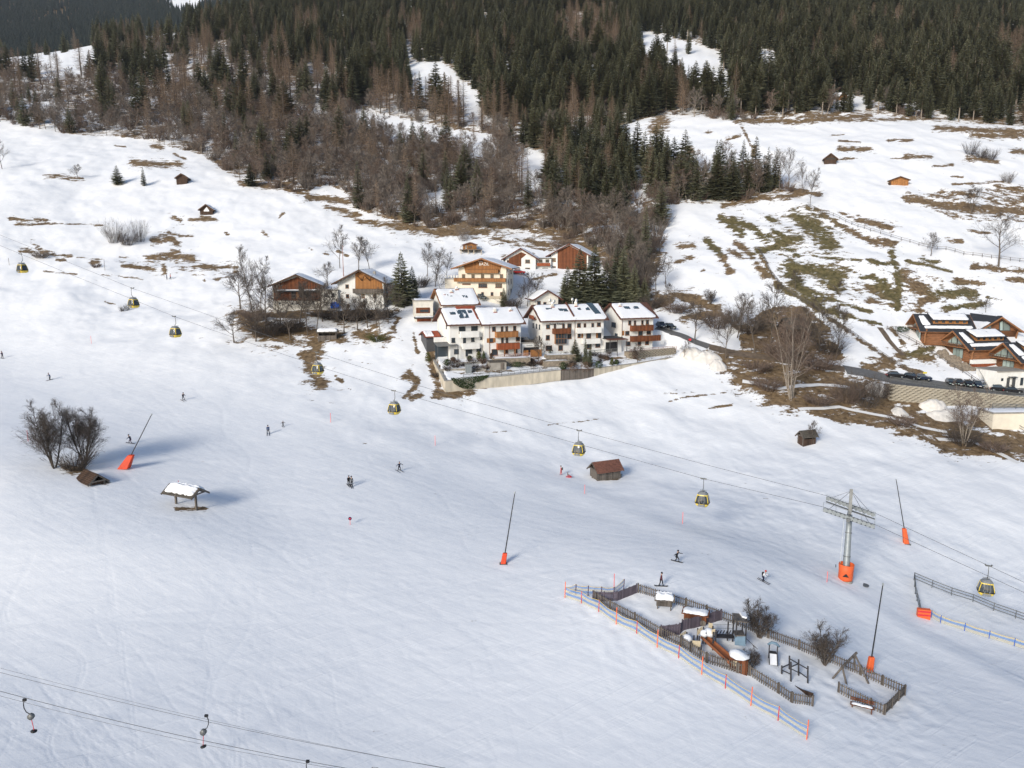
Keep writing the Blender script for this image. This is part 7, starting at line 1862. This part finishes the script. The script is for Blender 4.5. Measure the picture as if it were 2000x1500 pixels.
for u,v,w_,h_,m,lb in ((225,474,6.5,44,'twig_dark','brown bush clump on the left meadow terrace, the left one'),(272,472,5.0,44,'twig_dark','brown bush clump on the left meadow terrace, the right one'),(248,478,6.0,26,'twig_dark','low brown bush between the two taller meadow clumps'),
   (1895,302,5,26,'twig_dark','dark bush on the upper right meadow, leftmost of three'),(1916,308,4.5,20,'twig_dark','dark bush on the upper right meadow, middle of three'),(1934,312,5,22,'twig_dark','dark bush on the upper right meadow, rightmost of three'),(1968,356,4,20,'twig','grey bush at the right edge of the upper meadow'),
   (1690,792,8,62,'twig_dark','dense dark bush on the slope left of the block wall'),(1655,785,7,48,'twig_red','brown bush left of the dense dark one'),(1720,775,5,36,'twig_dark','dark bush touching the left end of the block wall'),(520,655,9,34,'twig_dark','dark bush mass under the left orchard trees'),(560,648,8,30,'twig_dark','dark bush mass below the barn'),(500,625,7,26,'twig_red','brown hedge left below the barn'),(690,625,9,16,'twig_dark','dark hedge below the farmhouse, middle piece'),(740,620,8,18,'twig_dark','dark hedge below the farmhouse, right piece'),(650,622,8,16,'twig_dark','dark hedge below the farmhouse, left piece'),(735,666,4,16,'olive','olive bush mound right of the field shelter'),(1400,640,7,36,'twig_red','brown bush on the bank above the road end'),(1430,630,6,30,'twig','grey bush left of the hillside hut'),(1530,700,9,40,'twig_red','brown bush below the hillside hut'),(1600,720,8,30,'twig_red','brown bush right below the hillside hut'),(1480,725,6,24,'twig_red','brown bush on the bank under the road end'),(1880,868,6,34,'twig_dark','dark bush round the foot of the spreading stem clump'),
   (1092,708,3.2,14,'twig_red','brown shrub in the garden left of the narrow conifers'),(1112,714,3.0,12,'twig_mid','dark shrub in the garden below the double house'),(1180,700,2.6,12,'twig_red','brown shrub beside the dark garden railing'),(1030,712,3.0,10,'twig_mid','dark shrub at the end of the stone terrace'),(852,735,2.2,9,'twig_mid','dry shrub along the left end of the garden wall'),(1270,600,7,26,'twig_mid','dark brush behind the corner house'),(1320,610,6,24,'twig_red','brown brush on the slope beside the corner house'),(1460,650,7,34,'twig_mid','dark brush left of the hillside hut'),(1620,690,7,32,'twig_mid','dark brush right of the hillside hut'),(1500,760,6,26,'twig_red','brown brush left of the very tall stem clump'),(1760,830,5,20,'twig_red','brown brush on the bank under the snow cone'),(1940,880,5,20,'twig_red','brown brush at the right edge below the terrace'),(820,560,6,22,'twig_mid','dark brush above the terrace annex'),(1000,600,5,20,'twig_mid','dark brush between hotel and row houses'),(1080,600,5,18,'twig_mid','dark brush beside the white shed'),
   (238,608,1.4,12,'twig_dark','tiny dark shrub below the second gondola, left one'),(249,606,1.4,14,'twig_dark','tiny dark shrub below the second gondola, right one'),(80,503,5,12,'twig','grey bush under the leftmost gondola'),(188,522,2.6,8,'twig_red','small brown bush on the left meadow edge'),(1600,790,6,22,'twig_red','low brown bush right of the tall stem clump'),(905,470,5,46,'twig','grey brush beside the garden cabin'),(1100,490,7,30,'twig_red','brown brush above the brown timber house'),(1000,445,8,20,'twig_red','brown brush on the thawed meadow above the houses'),(145,915,5,40,'twig_dark','dark undergrowth between the two left trees')):
    bush('bush',lb,u,v,w_,h_,m)
for u,v,w_,h_,sh,m,lb in ((836,706,1.8,18,'column','olive','clipped brown green bush at the left garden corner'),(873,714,2.0,12,'ball','hedge','round green bush under a snow cap in the left garden'),(885,706,1.6,8,'ball','redshrub','reddish bush beside the round green bush'),(917,704,1.6,9,'ball','hedge','low green bush before the white balconies'),(935,701,1.5,15,'column','olive','brown green column shrub before the brown balcony house'),(945,703,1.5,17,'cone','hedge','green cone shrub before the brown balcony house'),(959,701,1.1,11,'cone','redshrub','small reddish cone shrub before the brown balcony house'),(1075,690,2.4,9,'ball','olive','yellow green bush before the double house'),(1195,713,1.8,14,'cone','olive','green pointed shrub on the snowy garden bank'),(1204,712,1.6,9,'ball','hedge','dark shrub beside the pointed one on the garden bank'),(1168,720,3.0,14,'ball','hedge','dark shrub above the gap in the garden wall'),(1145,727,4.0,20,'ball','redshrub','large brown shrub in the gap of the garden wall'),(1118,727,3.5,18,'ball','redshrub','brown shrub left of the large one in the wall gap'),(1100,722,2.4,14,'ball','hedge','dark shrub at the right end of the long garden wall'),(1010,716,4.5,9,'ball','hedge','dark hedge on top of the long garden wall'),(1240,701,2.2,16,'ball','redshrub','brown shrub at the left end of the lattice terrace'),(1185,703,2.0,7,'ball','redshrub','low brown shrub on the snowy garden bank'),(1961,818,0.8,18,'cone','hedge','small dark cypress on the right terrace'),(1972,813,0.6,6,'ball','olive','small round shrub on the right terrace, left one'),(1988,815,0.6,6,'ball','redshrub','small round shrub on the right terrace, right one'),(1760,648,5.5,10,'ball','hedge','dark green hedge left of the top log chalet'),(840,618,3,10,'ball','hedge','dark hedge above the terrace annex'),(1060,712,3.0,9,'ball','redshrub','brown garden bush in the middle terrace'),(1035,708,2.5,8,'ball','redshrub','brown garden bush below the garage')):
    bush('garden_shrub',lb,u,v,w_,h_,m,shape=sh)
p=hit(873,706); 
rg_=random.Random(21)
for k in range(34):
    u_=rg_.uniform(865,1215); top_=728-(u_-865)*0.055; v_=top_-rg_.uniform(2,22)
    bush('terrace_shrub','small leafless shrub on the garden terraces below the row houses',u_,v_,rg_.uniform(1.0,2.4),rg_.uniform(6,12),('twig_mid','twig_red','redshrub')[k%3],'shrub','leafless shrubs on the garden terraces',seed=700+k)
# ivy over the garden wall
iv=MB(); rn=random.Random(3)
for k in range(1600):
    f=rn.random(); u=882+f*72; drop=(26 if f<0.62 else 14)*math.sin(math.pi*min(1,max(0,f)))**0.6
    v=739-f*6+rn.random()*drop*0.9; D=168.55+f*3.25-0.12-rn.random()*0.45
    c_=at(u,v,D); s=Vector((rn.uniform(-1,1),rn.uniform(-0.3,0.3),rn.uniform(-1,1))).normalized()*0.17; t_=Vector((rn.uniform(-1,1),rn.uniform(-0.6,0.2),rn.uniform(-1,1))).normalized()*0.2
    iv.add([c_-s,c_+t_,c_+s],[(0,1,2)])
tag(iv.build('ivy', MT['hedge']), 'dark green ivy hanging over the long garden wall', 'ivy')
# garden pieces
gs=at(957,722,176); s_=empty('garden_shed', gs, R(14), 'low grey flat roofed garden shed above the long wall', 'shed')
MB().box(0,4.0,0,3.0,-1.0,1.7).build('wall', MT['grey_concrete'], s_); MB().box(-0.2,4.2,-0.2,3.2,1.703,1.85).build('roof', MT['shingle'], s_); MB().box(2.6,3.5,-0.05,-0.003,-0.1,1.5).build('door', MT['grey_wood'], s_)
gt=at(910,723,173); s_=empty('water_tank', gt, R(14), 'grey box shaped tank in the left garden', 'tank'); MB().box(0,1.4,0,1.2,-0.8,1.3).build('body', MT['steel'], s_); MB().box(-0.06,1.46,-0.06,1.26,1.303,1.4).build('lid', MT['steel_dark'], s_)
for i in range(4): MB().box(0.1+i*0.38,0.14+i*0.38,-0.04,-0.003,-0.7,1.2).build('rib', MT['steel_dark'], s_)
def terrace(label,u0,v0,u1,D,rz,dep,hh,m='grey_concrete'):
    P_=at(u0,v0,D); a=R(rz); ex=Vector((math.cos(a),math.sin(a),0)); ey=Vector((-math.sin(a),math.cos(a),0)); w_=(plane_hit(u1,v0,P_,ey)-P_).dot(ex)
    r_=empty('garden_terrace',P_,a,label,'terrace wall'); MB().box(0,w_,0,dep,-1.5,hh).build('wall', MT[m], r_); MB().box(-0.08,w_+0.08,-0.08,0.35,hh+0.003,hh+0.12).build('coping', MT['grey_concrete'], r_)
    snow_sheet((0.1,0.4,hh),(w_-0.1,0.4,hh),(w_-0.1,dep-0.1,hh),(0.1,dep-0.1,hh),0.2,int(u0),12,4,0.4).build('snow', MT['snow'], r_)
terrace('grey garden terrace with snow in the left garden, lower step',858,728,950,173.5,12,2.6,0.7); terrace('grey garden terrace with snow in the left garden, upper step',866,716,940,177.5,13,2.0,0.8)
terrace('stone terrace before the brown balcony house',966,712,1036,178.5,14,3.0,1.3,'rock'); terrace('grey terrace before the double house, upper step',1068,704,1125,183.0,14,2.4,1.2,'rock'); terrace('grey terrace before the double house, lower step',1062,712,1112,180.5,14,2.0,0.7,'rock')
gp=at(856,690,181); s_=empty('pergola', gp, R(20), 'grey glazed pergola at the left corner of the row', 'pergola')
MB().add([(-1.0,-3.2,2.0),(4.2,-3.2,2.0),(4.2,0.2,2.6),(-1.0,0.2,2.6),(-1.0,-3.2,2.12),(4.2,-3.2,2.12),(4.2,0.2,2.72),(-1.0,0.2,2.72)],[(0,3,2,1),(4,5,6,7),(0,1,5,4),(1,2,6,5),(2,3,7,6),(3,0,4,7)]).build('roof', MT['steel_dark'], s_)
for x in (-0.9,1.6,4.1): MB().box(x-0.06,x+0.06,-3.15,-3.03,-1.5,1.99).build('post', MT['frame_grey'], s_)
MB().box(-0.8,3.9,-0.1,0.0,-1.5,2.5).build('back_wall', MT['glass'], s_)
MB().box(-1.0,4.6,-0.2,0.3,2.75,3.9).build('parapet', MT['plaster'], s_)
for u,v,w_ in ((1058,707,1.2),(1146,701,1.0)):
    pass
pk=hit(1062,714)+Vector((0,0,0.1)); s_=empty('bird_house', pk, 0, 'little snow covered bird house on a post in the garden', 'bird house'); MB().tube([(0,0,-0.5),(0,0,1.2)],0.05,6).build('post', MT['beam'], s_); MB().box(-0.4,0.4,-0.3,0.3,1.2,1.6).build('box', MT['grey_wood'], s_); MB().extrude([(-0.6,1.58),(0,1.95),(0.6,1.58)],-0.45,0.45,'y').build('roof', MT['snow'], s_)
mast=hit(671,540); tag(MB().tube([mast+Vector((0,0,-0.5)),mast+Vector((0,0,9.5))],[0.12,0.06],7).build('utility_pole', MT['red_wood']),'thin brown pole behind the farmhouse roof','pole')
fl=at(992,592,216); tag(MB().tube([fl+Vector((0,0,-0.5)),fl+Vector((0,0,9.0))],[0.08,0.05],7).build('flagpole', MT['white_paint']),'thin pale flagpole in front of the hotel corner','pole')
for u,v,h_,lb in ((205,528,22,'thin post on the left meadow edge, left one'),(448,556,22,'thin post on the left meadow edge below the slope, right one'),(18,518,14,'short dark post left of the leftmost gondola')): vpole('post',lb,'pole',u,v,h_,'grey_wood',0.06)
# ------------------------------------------------------------------ skiers, snowboarders, walkers
def cloth(name, c): 
    if name not in MT: MT[name] = mat(name, c, 0.75, 0.1, 8)
    return MT[name]
C_ = {'navy':(0.018,0.020,0.045),'black':(0.012,0.012,0.015),'maroon':(0.085,0.015,0.022),'red':(0.48,0.035,0.03),'white':(0.62,0.62,0.64),'grey':(0.10,0.105,0.115),'blue':(0.03,0.055,0.13),'green':(0.05,0.07,0.05),'skin':(0.45,0.27,0.19),'purple':(0.05,0.02,0.05)}
def person(label, u, v, yaw, jacket='navy', trousers='black', helmet='black', kit='ski', crouch=0.15, lean=0.15, arms='fwd', scale=1.0, spread=0.18, poles=True, pack=None, sit=False, cat='skier', group=None):
    g = hit(u, v); yw = R(yaw)
    root = empty('person', g, yw, label, cat, group); root.scale = (scale,)*3
    # joints, facing +x; metres; one skinned surface
    hipz = 0.92 - 0.34*crouch; 
    if sit: hipz = 0.30
    hip = Vector((-0.16*crouch, 0, hipz)); ch = hip + Vector((0.48*math.sin(lean), 0, 0.48*math.cos(lean))); nk = ch + Vector((0.12*math.sin(lean), 0, 0.12*math.cos(lean))); hd0 = nk + Vector((0.03,0,0.08)); hd1 = hd0 + Vector((0.03,0,0.15))
    J = [hip, hip.lerp(ch,0.5), ch, nk, hd0, hd1]; E = [(0,1),(1,2),(2,3),(3,4),(4,5)]; Rd = [0.145,0.14,0.165,0.065,0.085,0.09]; K = [1,0,0,2,2,2]
    def add(p, r, par, k): J.append(Vector(p)); Rd.append(r); K.append(k); E.append((par, len(J)-1)); return len(J)-1
    for s in (-1, 1):
        fx, fy = (0.0, s*spread) if kit == 'ski' else (s*0.26, 0.0)
        if kit == 'walk': fx, fy = s*0.16, s*0.09
        if sit: fx, fy = 0.75, s*0.12
        kn = Vector(((hip.x+fx)/2 + 0.22*crouch + 0.03, (fy + s*0.10)/2 if kit != 'board' else 0.10*crouch, (hipz+0.09)/2 + 0.02))
        if sit: kn = Vector((0.42, s*0.13, 0.42))
        a = add(hip + Vector((0,s*0.10,-0.04)) if kit!='board' else hip+Vector((s*0.10,0,-0.04)), 0.105, 0, 1)
        b = add(kn, 0.075, a, 1); c = add((fx, fy, 0.10), 0.06, b, 1); add((fx+0.15 if kit!='board' else fx, fy if kit!='board' else fy+0.14, 0.06), 0.055, c, 3)
        sh = ch + Vector((0.02, s*0.20, 0.02)); i0 = add(sh, 0.075, 2, 0)
        if arms == 'fwd': el = sh + Vector((0.12,s*0.08,-0.25)); ha = el + Vector((0.24,s*0.02,-0.04))
        elif arms == 'wide': el = sh + Vector((0.0,s*0.22,-0.15)); ha = el + Vector((0.06,s*0.22,-0.10))
        elif arms == 'down': el = sh + Vector((0.0,s*0.06,-0.28)); ha = el + Vector((0.06,s*0.0,-0.25))
        else: el = sh + Vector((0.20*s+0.05,s*0.16,-0.10)); ha = el + Vector((0.16*s+0.06,s*0.18,-0.06))
        e_ = add(el, 0.055, i0, 0); w_ = add(ha, 0.045, e_, 0); add(ha + (ha-el).normalized()*0.09, 0.042, w_, 3)
        if s < 0: hR = ha.copy()
        else: hL = ha.copy()
    me_ = bpy.data.meshes.new('body'); me_.from_pydata([tuple(j) for j in J], E, [])
    ob = bpy.data.objects.new('body', me_); COL.objects.link(ob)
    md = ob.modifiers.new('skin','SKIN'); md.use_smooth_shade = True
    sk = me_.skin_vertices[0].data
    for i, r in enumerate(Rd): sk[i].radius = (r, r)
    sk[0].use_root = True
    ob.modifiers.new('round','SUBSURF').levels = 1
    dg = bpy.context.evaluated_depsgraph_get(); bm_ = bpy.data.meshes.new_from_object(ob.evaluated_get(dg))
    bpy.data.objects.remove(ob, do_unlink=True)
    bm_.name = 'body'; bm_.materials.clear()
    for nm in (jacket, trousers, 'skin', 'black'): bm_.materials.append(cloth('cloth_'+nm, C_[nm]))
    JA = np.array([tuple(j) for j in J]); EA = [(a, b) for a, b in E]
    A_ = JA[[e[0] for e in EA]]; B_ = JA[[e[1] for e in EA]]; kk = np.array([K[e[1]] for e in EA])
    for f in bm_.polygons:
        c = np.array(f.center); d = B_-A_; t = np.clip(((c-A_)*d).sum(1)/((d*d).sum(1)+1e-9),0,1); i = int(np.argmin(((A_+d*t[:,None]-c)**2).sum(1))); f.material_index = int(kk[i])
    link('body', bm_, None, root)
    hm = MB(); hm.smooth = True; cz = hd1 + Vector((-0.02,0,0.0))
    hm.tube([cz+Vector((0,0,-0.04)),cz+Vector((0,0,0.02)),cz+Vector((0,0,0.08)),cz+Vector((0,0,0.125)),cz+Vector((0,0,0.14))],[0.125,0.132,0.115,0.065,0.01],12); hm.build('helmet', cloth('cloth_'+helmet, C_[helmet]), root)
    if not sit and kit!='walk': MB().box(cz.x+0.07,cz.x+0.125,-0.08,0.08,cz.z-0.05,cz.z+0.01).build('goggles', MT['black'], root)
    # nose and ears so that the head reads
    MB().box(cz.x+0.08,cz.x+0.12,-0.015,0.015,cz.z-0.11,cz.z-0.06).build('nose', cloth('cloth_skin',C_['skin']), root)
    if pack:
        m_ = MB(); m_.box(ch.x-0.36,ch.x-0.15,-0.17,0.17,ch.z-0.38,ch.z+0.10); o = m_.build('backpack', cloth('cloth_'+pack,C_[pack]), root); b2=o.modifiers.new('soft','BEVEL'); b2.width=0.06; b2.segments=2
    sd_ = slope_dir(g.x, g.y, math.cos(yw), math.sin(yw)); tilt = -math.asin(max(-0.7,min(0.7,sd_.z)))
    if kit == 'ski':
        for s in (-1, 1):
            m_ = MB(); m_.extrude([(-0.75,0.02),(0.80,0.02),(0.95,0.09),(0.96,0.11),(0.79,0.05),(-0.75,0.05)],s*spread-0.05,s*spread+0.05,'y'); m_.build('ski', cloth('ski_dark',(0.05,0.05,0.06)), root, (0,0,0), (0,tilt,0))
            if poles:
                h_ = hR if s < 0 else hL; MB().tube([h_+Vector((0.05,0,0.10)),Vector((h_.x-0.35,h_.y+s*0.08,0.10))],0.012,5).build('ski_pole', MT['steel_dark'], root)
    elif kit == 'board':
        m_ = MB(); m_.extrude([(-0.82,0.10),(-0.72,0.03),(0.72,0.03),(0.82,0.10),(0.80,0.13),(0.70,0.06),(-0.70,0.06),(-0.80,0.13)],-0.14,0.14,'y'); m_.build('snowboard', cloth('board_dark',(0.06,0.06,0.065)), root, (0,0,0), (0,tilt,0))
    return root
person('snowboarder in dark red jacket standing upright above the playground', 1291, 1145, -4, 'maroon', 'black', 'black', 'board', 0.05, 0.02, 'down')
person('snowboarder in black with one arm stretched out above the playground', 1322, 1097, -32, 'black', 'black', 'black', 'board', 0.55, 0.25, 'balance')
person('skier in white and red with dark backpack left of the lift tower', 1490, 1135, -38, 'white', 'navy', 'red', 'ski', 0.5, 0.6, 'fwd', pack='black')
person('skier in black close beside another in the middle of the run, left one', 681, 948, -60, 'black', 'black', 'grey', 'ski', 0.2, 0.35, 'fwd', spread=0.12)
person('skier in grey patterned jacket close beside another in mid run, right one', 687, 951, 110, 'grey', 'black', 'black', 'ski', 0.1, 0.15, 'down', spread=0.12)
person('lone skier in navy with wide stance right of the close pair', 780, 920, -50, 'navy', 'black', 'grey', 'ski', 0.25, 0.2, 'wide', spread=0.32)
person('skier in dark blue on the run, the larger of two', 524, 848, -75, 'blue', 'black', 'black', 'ski', 0.1, 0.1, 'down', spread=0.2)
person('small child skier in black on the run above the larger one', 553, 833, -60, 'black', 'black', 'black', 'ski', 0.35, 0.25, 'wide', scale=0.68, spread=0.2, poles=False)
person('skier in dark jacket and grey trousers on the run below the gondolas', 358, 782, -40, 'navy', 'grey', 'black', 'ski', 0.3, 0.3, 'fwd', spread=0.26)
person('skier in blue on the upper left run', 98, 742, -120, 'blue', 'black', 'black', 'ski', 0.35, 0.45, 'fwd')
person('skier in dark clothes at the left edge of the picture', 5, 700, 160, 'purple', 'black', 'black', 'ski', 0.1, 0.1, 'fwd')
person('snowboarder bending with spread arms behind the leaning snow lance', 255, 866, 175, 'navy', 'purple', 'black', 'board', 0.45, 0.45, 'wide')
person('walker in dark jacket on the path above the run, left of two', 326, 546, 20, 'blue', 'black', 'black', 'walk', 0, 0.05, 'down', cat='person')
person('walker in red jacket on the path above the run, right of two', 333, 546, 20, 'red', 'black', 'black', 'walk', 0, 0.05, 'down', cat='person')
person('person in long red coat with backpack standing beside a sledge', 1096, 928, 170, 'red', 'red', 'black', 'walk', 0, 0.05, 'down', pack='green', cat='person')
person('child in grey and red sitting on a red sledge', 1109, 931, -10, 'grey', 'red', 'grey', 'walk', 0, -0.15, 'fwd', scale=0.75, sit=True, cat='person')
sl_ = empty('sledge', hit(1109.5,932), R(-10), 'red plastic sledge under the sitting child', 'sledge')
m_=MB(); m_.extrude([(-0.4,0.02),(0.5,0.02),(0.72,0.2),(0.68,0.24),(0.5,0.10),(-0.4,0.10)],-0.24,0.24,'y'); m_.build('shell', MT['pole_red'], sl_); MB().tube([(0.68,0,0.2),(1.0,0,0.12)],0.012,5).build('pull_cord', MT['black'], sl_)
# ------------------------------------------------------------------ the air between the camera and the mountain
hz = MB().box(-3900, 3900, -60, 3800, -80, 1500)
m_haze = bpy.data.materials.new('thin_air'); m_haze.use_nodes = True
nt = m_haze.node_tree; nt.nodes.clear()
ho = nt.nodes.new('ShaderNodeOutputMaterial'); hv = nt.nodes.new('ShaderNodeVolumePrincipled')
hv.inputs['Color'].default_value = (0.80, 0.88, 1.0, 1); hv.inputs['Density'].default_value = 0.000045; hv.inputs['Anisotropy'].default_value = 0.1
nt.links.new(hv.outputs[0], ho.inputs['Volume'])
hzo = hz.build('haze', m_haze); tag(hzo, kind='stuff', label='thin bluish mountain air over the whole valley')
